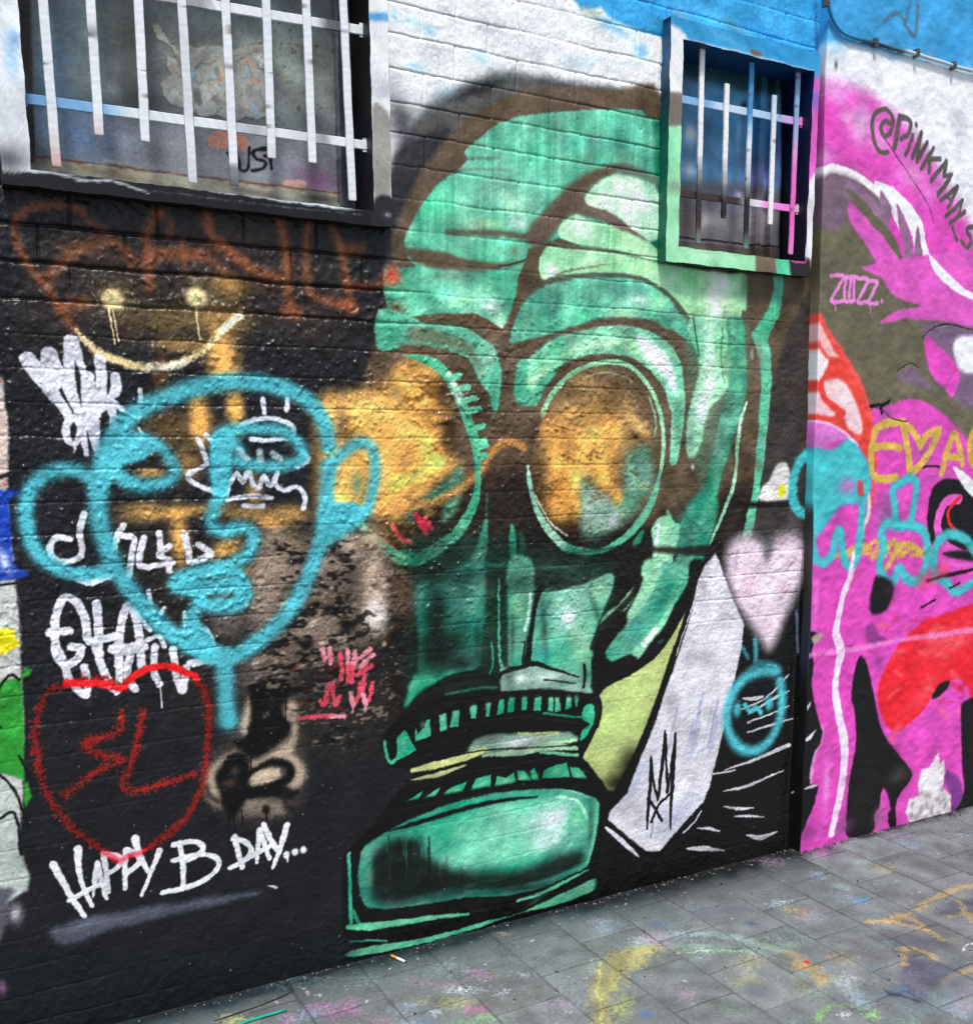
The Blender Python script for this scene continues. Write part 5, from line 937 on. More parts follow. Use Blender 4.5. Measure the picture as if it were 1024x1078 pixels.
P2.fill([(60, 120), (520, 120), (520, 300), (60, 230)], (40, 66, 74), 5); P2.blob(180, 290, 60, 40, (90, 140, 160), .6); P2.blob(220, 330, 60, 60, (70, 138, 170), .6); P2.blob(360, 420, 50, 90, (60, 110, 150), .7); P2.blob(140, 420, 30, 40, (190, 196, 206), .8); P2.blob(130, 530, 30, 30, (170, 172, 184), .8)
P2.blob(230, 480, 50, 70, (96, 132, 160), .6); P2.blob(350, 560, 60, 60, (132, 112, 160), .7); P2.fill([(60, 580), (420, 610), (420, 820), (60, 800)], (92, 88, 92), 8); P2.blob(300, 640, 60, 30, (150, 150, 166), .7); P2.blob(250, 620, 40, 40, (86, 104, 140), .6); P2.blob(200, 690, 60, 30, (150, 146, 150), .7); P2.blob(330, 700, 50, 40, (136, 132, 140), .6); P2.blob(130, 700, 40, 40, (74, 62, 60), .7); P2.blob(290, 610, 16, 12, (220, 220, 226), .6)
P2.blob(307, 330, 12, 12, (20, 20, 24), .9); P2.blob(290, 420, 10, 60, (170, 190, 204), .35); P2.blob(390, 470, 8, 50, (110, 90, 170), .7)
P2.fill([(400, 200), (600, 240), (600, 840), (396, 800), (404, 500)], (24, 27, 44), 1.2, smooth=False); P2.line([(432, 380), (424, 560), (414, 790)], 4, (52, 62, 96), 1.5)
P2.line([(80, 742), (200, 752), (420, 780)], 1.6, (28, 22, 22), .5); P2.fill([(80, 752), (420, 784), (420, 840), (80, 810)], (70, 62, 58), 1, smooth=False); P2.blob(160, 780, 50, 12, (96, 90, 88), .7)
P2.col *= 1.2; P2.col *= (1 + .06 * P2.n2 + .03 * P2.n1)[..., None]

# ================================================================== THE PAVEMENT'S PAINT
GX = Sheet(-1.0, 5.6, -3.0, .1, 360, on_ground, 91, (112, 114, 113), 300., warp=.003)
F = GX.frame
F(*px)
GX.rgh[:] = .78
for k in range(240):
    x, z = rng.uniform(-1, 5.5), rng.uniform(-3, 0)
    sl = GX.crop([(x, z)], .3)
    if sl is None: continue
    r = rng.uniform(.04, .2); d = ((GX.wx[sl] - x) ** 2 + (GX.wz[sl] - z) ** 2) / r ** 2
    GX.put(sl, np.exp(-d) * .22, ((96, 100, 106), (122, 124, 122), (104, 118, 120), (116, 110, 108))[k % 4], mark=False)
# each slab its own grey
TX0, TW, TL = 1.267, .216, .2425
ti = np.floor((GX.X - TX0) / TW); tj = np.floor((GX.Z + .2475 + np.where(ti % 2 == 0, 0, .12)) / TL)
hsh = np.sin(ti * 127.1 + tj * 311.7) * 43758.5453; hsh = hsh - np.floor(hsh)
GX.col *= (.94 + .11 * hsh)[..., None]
# overspray at the foot of the wall
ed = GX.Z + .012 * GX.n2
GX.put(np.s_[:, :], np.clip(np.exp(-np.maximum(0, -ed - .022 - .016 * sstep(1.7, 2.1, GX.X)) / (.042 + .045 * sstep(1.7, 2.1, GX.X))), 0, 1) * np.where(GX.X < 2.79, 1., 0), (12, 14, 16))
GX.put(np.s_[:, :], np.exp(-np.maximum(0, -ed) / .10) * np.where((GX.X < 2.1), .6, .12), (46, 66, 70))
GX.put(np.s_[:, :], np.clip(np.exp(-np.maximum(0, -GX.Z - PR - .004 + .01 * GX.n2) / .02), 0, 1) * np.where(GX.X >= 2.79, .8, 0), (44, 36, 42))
def gsub(x, y, rx, ry, c, a):
    # worn splashes: a ragged cluster of flat patches rather than one soft spot
    for q in range(9):
        t, r = rng.uniform(0, 6.28), rng.uniform(0, 1.)
        u, v = x + rx * r * math.cos(t), y + ry * r * math.sin(t); s = rng.uniform(.25, .6)
        GX.fill([(u + rx * s * rng.uniform(.5, 1.2) * math.cos(w), v + ry * s * rng.uniform(.5, 1.2) * math.sin(w)) for w in np.linspace(0, 5.6, 8)], c, 1.5, a=a * rng.uniform(.25, .8), n=4., mark=False)
def gblob(x, y, rx, ry, c, a=.6, rot=0., **k): gsub(x, y, rx, ry, tuple(.66 * v + .34 * g for v, g in zip(c, (112, 114, 113))), a * .85)
F(600, 820, .41406)
gblob(640, 175, 60, 26, (196, 84, 176), .8); gblob(610, 160, 40, 16, (150, 60, 140), .7); gblob(820, 148, 60, 12, (150, 110, 150), .6)
YL = (178, 160, 78)
GX.line([(84, 640, 14), (76, 560, 16), (90, 500, 18), (130, 456, 18), (200, 430, 14)], 12, (162, 152, 96), 4, a=.6, n=2.5)
GX.line([(170, 420), (250, 400), (330, 394), (420, 405), (500, 430)], 9, (150, 168, 160), 4, a=.55, n=2.5); GX.line([(500, 425), (570, 450), (620, 490), (640, 520)], 9, (176, 150, 96), 4, a=.5, n=2.5)
GX.line([(640, 490), (700, 530), (750, 580)], 9, (160, 172, 172), 4, a=.55, n=2.5)
GX.fill([(850, 470), (900, 458), (985, 488), (940, 520), (895, 556), (840, 530)], (74, 70, 84), 5, a=.75, n=2); GX.fill([(930, 335), (1000, 310), (1080, 300), (1080, 345), (960, 350)], (72, 74, 84), 5, a=.7, n=2); GX.fill([(780, 400), (860, 395), (960, 420), (900, 440), (820, 430)], (84, 84, 94), 5, a=.6, n=2)
for x, y, rx, ry, c, a in ((110, 520, 30, 60, YL, .9), (140, 460, 40, 30, YL, .8), (200, 440, 60, 20, YL, .8), (120, 580, 40, 40, (170, 176, 90), .8), (250, 425, 40, 14, (176, 166, 110), .6), (190, 410, 50, 10, (190, 196, 200), .8), (300, 395, 50, 8, (150, 176, 190), .7), (330, 430, 90, 22, (130, 160, 140), .7), (420, 440, 80, 20, (112, 150, 138), .7),
                            (520, 430, 60, 26, (128, 156, 140), .8), (600, 480, 50, 12, (190, 142, 60), .9), (640, 500, 30, 10, (190, 150, 70), .8), (600, 540, 40, 30, (140, 132, 96), .6), (730, 550, 30, 30, (150, 160, 160), .8), (700, 520, 20, 20, (170, 176, 176), .7), (190, 600, 24, 10, (50, 90, 150), .9), (230, 370, 30, 10, (70, 90, 130), .7),
                            (520, 320, 36, 10, (160, 180, 196), .8), (540, 312, 20, 6, (206, 212, 216), .8), (600, 345, 40, 26, (150, 90, 80), .6), (590, 340, 18, 8, (180, 110, 60), .7), (640, 330, 20, 12, (140, 100, 110), .6), (730, 310, 30, 10, (70, 130, 190), .8), (690, 300, 50, 10, (120, 140, 150), .6), (460, 368, 14, 5, (40, 60, 100), .9),
                            (760, 490, 30, 8, (80, 110, 140), .7), (850, 545, 60, 10, (70, 100, 150), .8), (840, 535, 30, 6, (60, 130, 180), .8), (900, 500, 70, 30, (84, 78, 96), .9), (900, 530, 50, 20, (78, 66, 86), .8), (880, 370, 90, 20, (84, 84, 96), .7), (830, 420, 80, 14, (82, 84, 94), .7), (980, 320, 60, 16, (72, 74, 84), .7),
                            (960, 560, 80, 40, (104, 122, 134), .7), (900, 590, 100, 26, (104, 124, 130), .7), (560, 395, 60, 14, (120, 150, 140), .6), (60, 470, 30, 40, (120, 140, 120), .4), (640, 460, 40, 14, (96, 98, 110), .6), (680, 455, 30, 8, (70, 76, 96), .7), (410, 590, 60, 20, (112, 130, 112), .5), (600, 620, 60, 16, (118, 140, 120), .5), (350, 560, 60, 40, (116, 124, 118), .3)):
    gblob(x, y, rx, ry, c, a)
OR2 = (182, 146, 92)
for pts, w in (([(760, 365, 5), (820, 362, 8), (860, 352, 5), (940, 408, 2)], 6), ([(820, 365), (900, 385), (946, 408)], 4), ([(880, 330), (940, 296), (1000, 276), (1060, 268)], 6), ([(860, 345), (820, 350)], 4), ([(846, 430), (900, 440), (930, 460)], 5), ([(845, 432), (848, 470)], 5), ([(950, 520), (980, 500), (1040, 480)], 5), ([(990, 310), (1000, 340), (960, 352)], 3), ([(1010, 345), (1060, 380)], 9)):
    GX.line(pts, w, OR2, 1.6, a=.58, n=2.)
GX.line([(760, 400), (830, 440), (890, 450)], 2, (70, 68, 66), 1, a=.7, n=1.); GX.line([(800, 540), (850, 555), (890, 566)], 3, (50, 56, 70), 1, a=.7, n=1.); GX.line([(1030, 420), (1008, 424), (996, 440)], 1.2, (210, 212, 214), .5, n=.6)
GX.line([(630, 610), (640, 590), (670, 576), (700, 580)], 4.5, (122, 168, 96), 1.6, n=1.5, a=.65); gblob(770, 600, 24, 12, (130, 190, 100), .8); gblob(740, 578, 20, 8, (130, 180, 100), .8); gblob(700, 598, 20, 12, (206, 210, 210), .8)
GX.line([(76, 470), (72, 520), (80, 600), (86, 640)], 2, (190, 176, 96), 1.4, n=1., a=.8); GX.line([(270, 442), (380, 436), (460, 442)], 1.6, (190, 190, 150), 1.2, n=1., a=.7); GX.line([(600, 466), (606, 470)], 3, (180, 40, 40), .7)
F(200, 900, .41016)
for x, y, rx, ry, c, a in ((740, 305, 40, 16, (176, 120, 156), .8), (660, 330, 90, 20, (150, 116, 140), .7), (370, 395, 60, 20, (186, 100, 160), .85), (320, 400, 30, 14, (190, 104, 166), .8), (430, 400, 20, 30, (170, 110, 150), .6), (250, 420, 50, 16, (166, 110, 150), .7), (130, 425, 60, 14, (186, 186, 110), .8), (740, 390, 34, 30, (184, 110, 140), .8), (660, 380, 60, 14, (176, 168, 90), .7), (700, 345, 60, 8, (196, 200, 206), .7),
                            (630, 405, 16, 10, (206, 212, 216), .8), (740, 425, 60, 10, (120, 176, 96), .85), (805, 352, 16, 8, (190, 196, 202), .7), (560, 385, 40, 8, (150, 166, 180), .6), (520, 400, 60, 14, (120, 140, 156), .5), (950, 370, 30, 30, (150, 160, 166), .5), (860, 308, 30, 6, (170, 176, 182), .6), (980, 400, 40, 10, (170, 176, 180), .5), (610, 428, 20, 8, (60, 80, 120), .7), (330, 330, 200, 16, (96, 116, 120), .5)):
    gblob(x, y, rx, ry, c, a)
# flecks of paint
for k in range(900):
    x, z = rng.uniform(.2, 4.2), -abs(rng.normal(0, .45))
    sl = GX.crop([(x, z)], .02)
    if sl is None: continue
    r = rng.uniform(.0008, .0034) * (1 if k % 9 else 1.8); d = np.sqrt((GX.wx[sl] - x) ** 2 + ((GX.wz[sl] - z) * rng.uniform(.7, 1.4)) ** 2) + .0012 * GX.n1[sl]
    GX.put(sl, sstep(r * 1.2, r * .7, d) * .85, ((186, 188, 188), (176, 180, 184), (40, 44, 54), (86, 100, 130), (150, 150, 120))[k % 5], mark=False)
for k in range(120):   # large dull worn patches
    x, z = rng.uniform(.6, 4.5), rng.uniform(-1.6, -.05)
    sl = GX.crop([(x, z)], .12); r = rng.uniform(.01, .045)
    if sl is None: continue
    d = ((GX.wx[sl] - x) ** 2 + (GX.wz[sl] - z) ** 2) / r ** 2
    GX.put(sl, np.clip(np.exp(-d) * .8 + .5 * GX.n1[sl] * np.exp(-d), 0, .6), ((130, 146, 160), (150, 140, 110), (120, 140, 132), (140, 120, 136), (86, 90, 104))[k % 5], mark=False)
GX.col *= np.array([.97, 1.0, 1.01]); GX.col *= (1 + .05 * GX.n2 + .05 * GX.n1)[..., None]

# ================================================================== THE BRICK WALL
wall = empty('brick_wall', (0, 0, 0))
tag(wall, 'painted brick wall covered by a huge green gas mask mural and many graffiti tags', 'wall')
xs = spacing([(-1.1, .03), (.02, .0018), (1.2, .0018), (2.9, .0023)]); xs = xs[xs <= 2.83]
zs = spacing([(-.04, .0020), (3.2, .0020), (3.8, .03)])
XX, ZZ = np.meshgrid(xs, zs)
nz, nx = XX.shape
def rnd(i, j, s=0.):
    v = np.sin(i * 12.9898 + j * 78.233 + s) * 43758.5453
    return v - np.floor(v)
rows = [.692 - .0783 * k for k in range(10, 0, -1)] + [.692, .7675, .8475, .927, 1.003, 1.083] + [1.083 + .0787 * k for k in range(1, 10)] + [1.870, 1.954, 2.038, 2.121, 2.203, 2.285, 2.3665, 2.4439, 2.5276, 2.6126, 2.687, 2.767] + [2.767 + .08 * k for k in range(1, 14)]
rows = np.array(rows)
gN = lambda sy, sx, sd: W.sample(fnoise(1400, 1500, sy, sx, sd), W.x0 + (XX - XX.min()) / 4.0 * (1490 / W.res), W.z0 + (ZZ - ZZ.min()) / 4.0 * (1390 / W.res))
n_big, n_mid, n_fin = fnoise(nz, nx, 14, 14, 201), fnoise(nz, nx, 3.4, 3.4, 202), fnoise(nz, nx, 1.2, 1.2, 203)
n_glb = fnoise(nz, nx, 2.2, 2.4, 204); n_ver = fnoise(nz, nx, 16, .9, 205); n_wob = fnoise(nz, nx, 20, 20, 206); n_w2 = fnoise(nz, nx, 5, 5, 207); n_pat = fnoise(nz, nx, 60, 60, 208)
zw = ZZ + .0012 * n_wob + .0005 * n_w2; xw = XX + .0014 * np.roll(n_wob, 90, 1) + .0007 * np.roll(n_w2, 40, 1)
ri = np.clip(np.searchsorted(rows, zw) - 1, 0, len(rows) - 2)
k0 = int(np.argmin(abs(rows - 2.5276)))
zlo, zhi = rows[ri], rows[ri + 1]
ph = np.where((ri - k0) % 2 == 0, 1.6191, 1.7247) + (rnd(ri, 3.) - .5) * .02
bi = np.floor((xw - ph) / .2)
jl = ph + bi * .2 + (rnd(ri, bi) - .5) * .014; jr = ph + (bi + 1) * .2 + (rnd(ri, bi + 1) - .5) * .014
dz = np.minimum(zw - zlo, zhi - zw); dx = np.minimum(np.abs(xw - jl), np.abs(jr - xw))
upper = sstep(2.02, 2.25, ZZ); rough = sstep(1.8, 1.93, ZZ) * sstep(2.16, 2.09, ZZ) * sstep(1.35, 1.15, XX)
midz = sstep(.75, 1.1, ZZ) * sstep(2.1, 1.75, ZZ); low = sstep(.9, .6, ZZ)
J = .0011 + .0009 * upper + .005 * rough + .0006 * midz
joint = np.exp(-(dz / (.0034 + .001 * rough)) ** 2) ; vj = np.exp(-(dx / .0030) ** 2) * (1 + 1.5 * upper)
pres = np.clip(.55 + .45 * n_pat + .5 * upper + .7 * rough, .05, 1)
h = -J * joint * np.clip(pres + .2, 0, 1.1) - J * .75 * vj * pres * (1 - .55 * midz)
# thin cracks where paint has split along some joints, below each course's edge
crack = np.exp(-((zw - zlo - .001) / .0013) ** 2) * np.clip(.5 + .9 * np.roll(n_pat, 200, 1), 0, 1)
h -= .0022 * crack * (.35 + .65 * np.maximum(.8 * upper, rough)) * (1 - .8 * low)
h += (rnd(ri, bi, 5.) - .5) * (.0012 * upper + .003 * rough + .0006)      # each block sits a little in or out
blk = np.clip(np.minimum(dz, dx) / .016, 0, 1); h += .0004 * (upper + 4 * rough) * (1 - (1 - blk) ** 2)
glob = np.clip(n_glb - .15, 0, 2.6) ** 1.25
gl_amp = .0002 + .0010 * midz * sstep(2.55, 2.15, XX) * np.clip(.75 + .35 * n_pat, .2, 1.3) + .0006 * rough + .00018 * low
mb_ = np.exp(-((XX - 1.05) ** 2) / .16 - ((ZZ - 1.25) ** 2) / .10)
h += gl_amp * (1 + .7 * mb_) * glob + (.0004 + .0004 * midz + .0006 * rough) * n_mid + .00017 * n_fin * (1 + midz) + .0011 * n_big * (.6 + midz) + .00028 * n_ver * upper
# vertical groove beside the old downpipe line and gap above the small window
h += .004 * np.exp(-((XX - 2.795) / .006) ** 2) * sstep(1.3, 1.1, ZZ)
h -= .02 * np.exp(-((ZZ - 2.824 - .004 * n_wob) / .004) ** 2) * ((XX > 2.16) & (XX < 2.74)) * np.clip(.6 + n_pat, .2, 1)
for k in range(520):            # pits and drips of thick paint
    a, b, r, s = rng.uniform(.15, 2.75), rng.uniform(.7, 3.0), rng.uniform(.0018, .0045), rng.choice([-1.5, -1.5, 1])
    i0, i1 = np.searchsorted(xs, [a - .02, a + .02]); j0, j1 = np.searchsorted(zs, [b - .02, b + .02])
    h[j0:j1, i0:i1] += s * r * .45 * np.exp(-((XX[j0:j1, i0:i1] - a) ** 2 + (ZZ[j0:j1, i0:i1] - b) ** 2 * .5) / r ** 2)
Pw = np.stack([XX, -h, ZZ], -1)
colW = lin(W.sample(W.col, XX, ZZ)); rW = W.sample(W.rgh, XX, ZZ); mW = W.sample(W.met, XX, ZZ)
dirt = np.clip(1 - .35 * crack * (.4 + .6 * upper) - .2 * joint * rough, .3, 1)           # soot and grit lodged in the cracks
colW = colW * dirt[..., None]
rW = np.clip(rW - .10 * midz - .04 * low, .22, .8)
idW = W.sample_id(XX, ZZ)
W1 = dict(X0=.273, X1=1.204, Z0=2.113, Z1=2.97, x0=.333, x1=1.1535, z0=2.150, z1=2.91)
W2 = dict(X0=2.118, X1=2.735, Z0=2.107, Z1=2.812, x0=2.166, x1=2.708, z0=2.154, z1=2.756)
xc, zc = (XX[:-1, :-1] + XX[1:, 1:]) / 2, (ZZ[:-1, :-1] + ZZ[1:, 1:]) / 2
keep = np.ones(xc.shape, bool)
for w in (W1, W2): keep &= ~((xc > w['X0'] + .012) & (xc < w['X1'] - .012) & (zc > w['Z0'] + .012) & (zc < w['Z1'] - .012))
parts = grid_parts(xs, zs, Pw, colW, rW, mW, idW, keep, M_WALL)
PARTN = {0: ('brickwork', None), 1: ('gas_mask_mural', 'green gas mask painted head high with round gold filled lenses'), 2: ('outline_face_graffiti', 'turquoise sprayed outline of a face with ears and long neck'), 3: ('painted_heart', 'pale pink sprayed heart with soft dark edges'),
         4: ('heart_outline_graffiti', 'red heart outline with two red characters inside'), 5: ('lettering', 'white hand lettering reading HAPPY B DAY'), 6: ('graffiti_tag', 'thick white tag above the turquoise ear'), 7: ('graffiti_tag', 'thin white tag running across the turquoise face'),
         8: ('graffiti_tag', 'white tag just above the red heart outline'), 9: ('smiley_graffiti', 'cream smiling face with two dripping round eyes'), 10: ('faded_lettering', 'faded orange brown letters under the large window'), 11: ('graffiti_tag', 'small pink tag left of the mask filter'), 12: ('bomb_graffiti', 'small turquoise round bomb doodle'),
         13: ('painted_strap', 'white angular shape painted beside the gas mask'), 14: ('crown_graffiti', 'black spiky tag on the white shape'), 15: ('sprayed_patch_and_glare', 'mottled beige patch with black scribbles and a painted pale reflection'), 16: ('graffiti_tag', 'thin white tag over the turquoise eye'), 17: ('side_mural', 'strip of white, blue, yellow and green mural at the left edge'),
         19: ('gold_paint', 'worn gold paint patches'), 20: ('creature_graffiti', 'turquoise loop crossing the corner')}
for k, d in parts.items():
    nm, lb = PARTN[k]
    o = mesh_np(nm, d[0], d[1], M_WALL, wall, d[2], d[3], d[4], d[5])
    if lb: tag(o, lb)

# solid body of the wall behind the skin, butted round the window openings
def box_np(bs):
    V, Q = [], []
    for (x0, x1, y0, y1, z0, z1) in bs:
        b = len(V); V += [(x0, y0, z0), (x1, y0, z0), (x1, y1, z0), (x0, y1, z0), (x0, y0, z1), (x1, y0, z1), (x1, y1, z1), (x0, y1, z1)]
        Q += [[b + i for i in f] for f in ((0, 3, 2, 1), (4, 5, 6, 7), (0, 1, 5, 4), (1, 2, 6, 5), (2, 3, 7, 6), (3, 0, 4, 7))]
    return np.array(V, float), np.array(Q)
def flat(name, bs, rgb, rgh, mat, parent, smooth=False):
    V, Q = box_np(bs); n = len(V)
    return mesh_np(name, V, Q, mat, parent, np.tile(lin(np.array(rgb) / 255.), (n, 1)), np.full(n, rgh), np.zeros(n), smooth=smooth)
yb, ye = .028, .36
flat('wall_core', [(-1.1, W1['X0'] + .02, yb, ye, -.04, 3.8), (W1['X0'] + .02, W1['X1'] - .02, yb, ye, -.04, W1['Z0'] + .02), (W1['X0'] + .02, W1['X1'] - .02, yb, ye, W1['Z1'] - .02, 3.8), (W1['X1'] - .02, W2['X0'] + .02, yb, ye, -.04, 3.8),
                  (W2['X0'] + .02, W2['X1'] - .02, yb, ye, -.04, W2['Z0'] + .02), (W2['X0'] + .02, W2['X1'] - .02, yb, ye, W2['Z1'] - .02, 3.8), (W2['X1'] - .02, 2.83, yb, ye, -.04, 3.8),
                  (W1['X0'] + .02, W1['X1'] - .02, .22, ye, W1['Z0'] + .02, W1['Z1'] - .02), (W2['X0'] + .02, W2['X1'] - .02, .22, ye, W2['Z0'] + .02, W2['Z1'] - .02)], (120, 90, 74), .85, M_WALL, wall)
flat('coping', [(-1.12, 2.83, -.02, .38, 3.8, 3.86)], (130, 130, 126), .8, M_WALL, wall)

# ---- windows
def wob(P, amp=.0018, s=0.):
    x, y, z = P[:, 0], P[:, 1], P[:, 2]
    n = lambda a, b, c, p: np.sin(a * x + b * y + c * z + p + s)
    d = np.stack([n(31, 17, 53, 0) + n(97, 60, 41, 1) * .6 + n(230, 90, 190, 5) * .35, n(43, 29, 37, 2) + n(110, 70, 83, 3) * .6 + n(260, 120, 310, 6) * .4, n(37, 23, 29, 4) + n(89, 50, 101, 5) * .6 + n(280, 80, 170, 2) * .35], -1)
    return P + amp * d
class Acc:
    def __init__(s): s.V, s.Q, s.C, s.n = [], [], [], 0
    def quad(s, a, b, c, d, step, colf):
        a, b, c, d = [np.array(p, float) for p in (a, b, c, d)]
        nu = max(1, int(round(np.linalg.norm(b - a) / step))); nv = max(1, int(round(np.linalg.norm(d - a) / step)))
        u, v = np.meshgrid(np.linspace(0, 1, nu + 1), np.linspace(0, 1, nv + 1))
        u, v = u[..., None], v[..., None]
        P = (a * (1 - u) + b * u) * (1 - v) + (d * (1 - u) + c * u) * v
        P = P.reshape(-1, 3); s.V.append(P); s.C.append(colf(P))
        i = np.arange((nu + 1) * (nv + 1)).reshape(nv + 1, nu + 1) + s.n
        s.Q.append(np.stack([i[:-1, :-1], i[:-1, 1:], i[1:, 1:], i[1:, :-1]], -1).reshape(-1, 4)); s.n += len(P)
    def build(s, name, mat, parent, rgh=.45, amp=.0012, off=0.):
        P = np.concatenate(s.V); V = wob(P, amp, off); Q = np.concatenate(s.Q); Cc = np.concatenate(s.C)
        return mesh_np(name, V, Q, mat, parent, Cc, np.full(len(V), rgh), np.zeros(len(V)), smooth=True)
def front_col(P): return lin(FS.sample(FS.col, P[:, 0], P[:, 2]))
def const(c):
    c = lin(np.array(c) / 255.)
    def f(P):
        n = .5 + .5 * np.sin(P[:, 0] * 140 + P[:, 2] * 97) * np.sin(P[:, 2] * 210 + P[:, 1] * 160 + 1)
        return c[None, :] * (.85 + .3 * n)[:, None]
    return f
def stops(L, axis=2):
    vs = np.array([l[0] for l in L]); cs = np.array([l[1] for l in L], float) / 255
    def f(P):
        t = P[:, axis] + .004 * np.sin(P[:, 0] * 300 + P[:, 2] * 170)
        c = lin(np.stack([np.interp(t, vs, cs[:, i]) for i in range(3)], -1))
        n = .5 + .5 * np.sin(P[:, 0] * 240 + P[:, 2] * 130) * np.sin(P[:, 2] * 310)
        c = c * (.9 + .16 * n)[:, None]
        return c
    return f
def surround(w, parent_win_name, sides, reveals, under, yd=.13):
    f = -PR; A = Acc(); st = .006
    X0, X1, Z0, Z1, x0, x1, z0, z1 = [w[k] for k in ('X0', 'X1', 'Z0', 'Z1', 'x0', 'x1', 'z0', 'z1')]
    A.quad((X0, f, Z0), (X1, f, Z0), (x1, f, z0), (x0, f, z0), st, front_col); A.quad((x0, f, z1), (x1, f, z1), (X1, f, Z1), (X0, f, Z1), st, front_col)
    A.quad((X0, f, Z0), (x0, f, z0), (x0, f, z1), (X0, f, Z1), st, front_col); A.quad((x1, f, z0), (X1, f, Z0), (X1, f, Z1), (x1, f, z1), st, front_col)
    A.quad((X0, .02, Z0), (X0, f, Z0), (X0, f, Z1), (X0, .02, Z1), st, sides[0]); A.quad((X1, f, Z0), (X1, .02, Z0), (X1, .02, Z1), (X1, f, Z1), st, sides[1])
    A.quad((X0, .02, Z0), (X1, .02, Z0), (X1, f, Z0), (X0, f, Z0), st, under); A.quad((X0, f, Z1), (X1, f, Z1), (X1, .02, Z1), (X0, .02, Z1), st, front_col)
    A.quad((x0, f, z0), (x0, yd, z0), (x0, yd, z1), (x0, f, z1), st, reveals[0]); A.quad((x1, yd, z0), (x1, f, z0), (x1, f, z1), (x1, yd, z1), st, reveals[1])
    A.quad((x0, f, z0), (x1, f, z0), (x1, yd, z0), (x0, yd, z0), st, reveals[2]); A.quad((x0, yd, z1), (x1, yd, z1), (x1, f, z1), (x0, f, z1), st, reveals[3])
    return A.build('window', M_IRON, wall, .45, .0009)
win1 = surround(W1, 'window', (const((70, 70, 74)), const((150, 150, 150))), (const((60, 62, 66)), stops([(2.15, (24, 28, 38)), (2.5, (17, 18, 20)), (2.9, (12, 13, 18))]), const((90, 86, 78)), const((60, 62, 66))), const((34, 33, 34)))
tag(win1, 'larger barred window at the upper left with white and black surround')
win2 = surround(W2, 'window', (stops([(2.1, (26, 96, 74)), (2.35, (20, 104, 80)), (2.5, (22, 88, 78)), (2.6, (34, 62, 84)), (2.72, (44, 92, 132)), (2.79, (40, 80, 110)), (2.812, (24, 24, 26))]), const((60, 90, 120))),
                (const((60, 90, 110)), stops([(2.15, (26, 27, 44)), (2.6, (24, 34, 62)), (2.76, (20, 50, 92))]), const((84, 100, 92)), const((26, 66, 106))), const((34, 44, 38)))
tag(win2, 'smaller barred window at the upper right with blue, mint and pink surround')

def pane(sheet, w, yp, name, parent, mat, gl, label, step=.0024, ids={}):
    x = np.arange(w['x0'] - .004, w['x1'] + .006, step); z = np.arange(w['z0'] - .004, w['z1'] + .006, step)
    X, Z = np.meshgrid(x, z); idm = sheet.sample_id(X, Z)
    n1, n2 = fnoise(*X.shape, 1.1, 1.1, 301), fnoise(*X.shape, 5, 5, 302)
    hh = .00012 * n1 + .0004 * n2 + .0009 * (sheet.sample((sheet.id == 1).astype(np.float32), X, Z)) * (1 + .25 * n2)
    P = np.stack([X, yp - hh, Z], -1)
    d = grid_parts(x, z, P, lin(sheet.sample(sheet.col, X, Z)), sheet.sample(sheet.rgh, X, Z), X * 0, idm, np.ones((len(z) - 1, len(x) - 1), bool), mat)
    for k, q in d.items():
        o = mesh_np({0: name, 1: 'peeling_paper', 2: 'graffiti_tag'}[k], q[0], q[1], mat, parent, q[2], q[3], q[4], q[5])
        if k == 0: tag(o, label)
pane(P1, W1, .115, 'painted_board', win1, M_PANE, .4, 'grey and blue painted board behind the bars')
def rails(sheet, parent, bs):
    A = Acc()
    def cf(P): return lin(sheet.sample(sheet.col, P[:, 0], P[:, 2]))
    for (x0, x1, y0, y1, z0, z1) in bs:
        A.quad((x0, y0, z0), (x1, y0, z0), (x1, y0, z1), (x0, y0, z1), .004, cf); A.quad((x0, y1, z0), (x0, y0, z0), (x0, y0, z1), (x0, y1, z1), .004, cf); A.quad((x1, y0, z0), (x1, y1, z0), (x1, y1, z1), (x1, y0, z1), .004, cf)
        A.quad((x0, y0, z1), (x1, y0, z1), (x1, y1, z1), (x0, y1, z1), .004, cf); A.quad((x0, y1, z0), (x1, y1, z0), (x1, y0, z0), (x0, y0, z0), .004, cf)
    return A.build('sash', M_PANE, parent, .45, .0007)
rails(P1, win1, [(.334, .362, .094, .118, 2.152, 2.908), (1.112, 1.152, .090, .118, 2.152, 2.908), (.362, 1.112, .098, .118, 2.152, 2.188)])
rails(P2, win2, [(2.60, 2.625, .090, .118, 2.156, 2.755), (2.66, 2.706, .084, .118, 2.156, 2.755), (2.168, 2.60, .098, .118, 2.156, 2.184)])
pane(P2, W2, .115, 'painted_pane', win2, M_PANE, .3, 'blue and grey painted pane behind the bars')

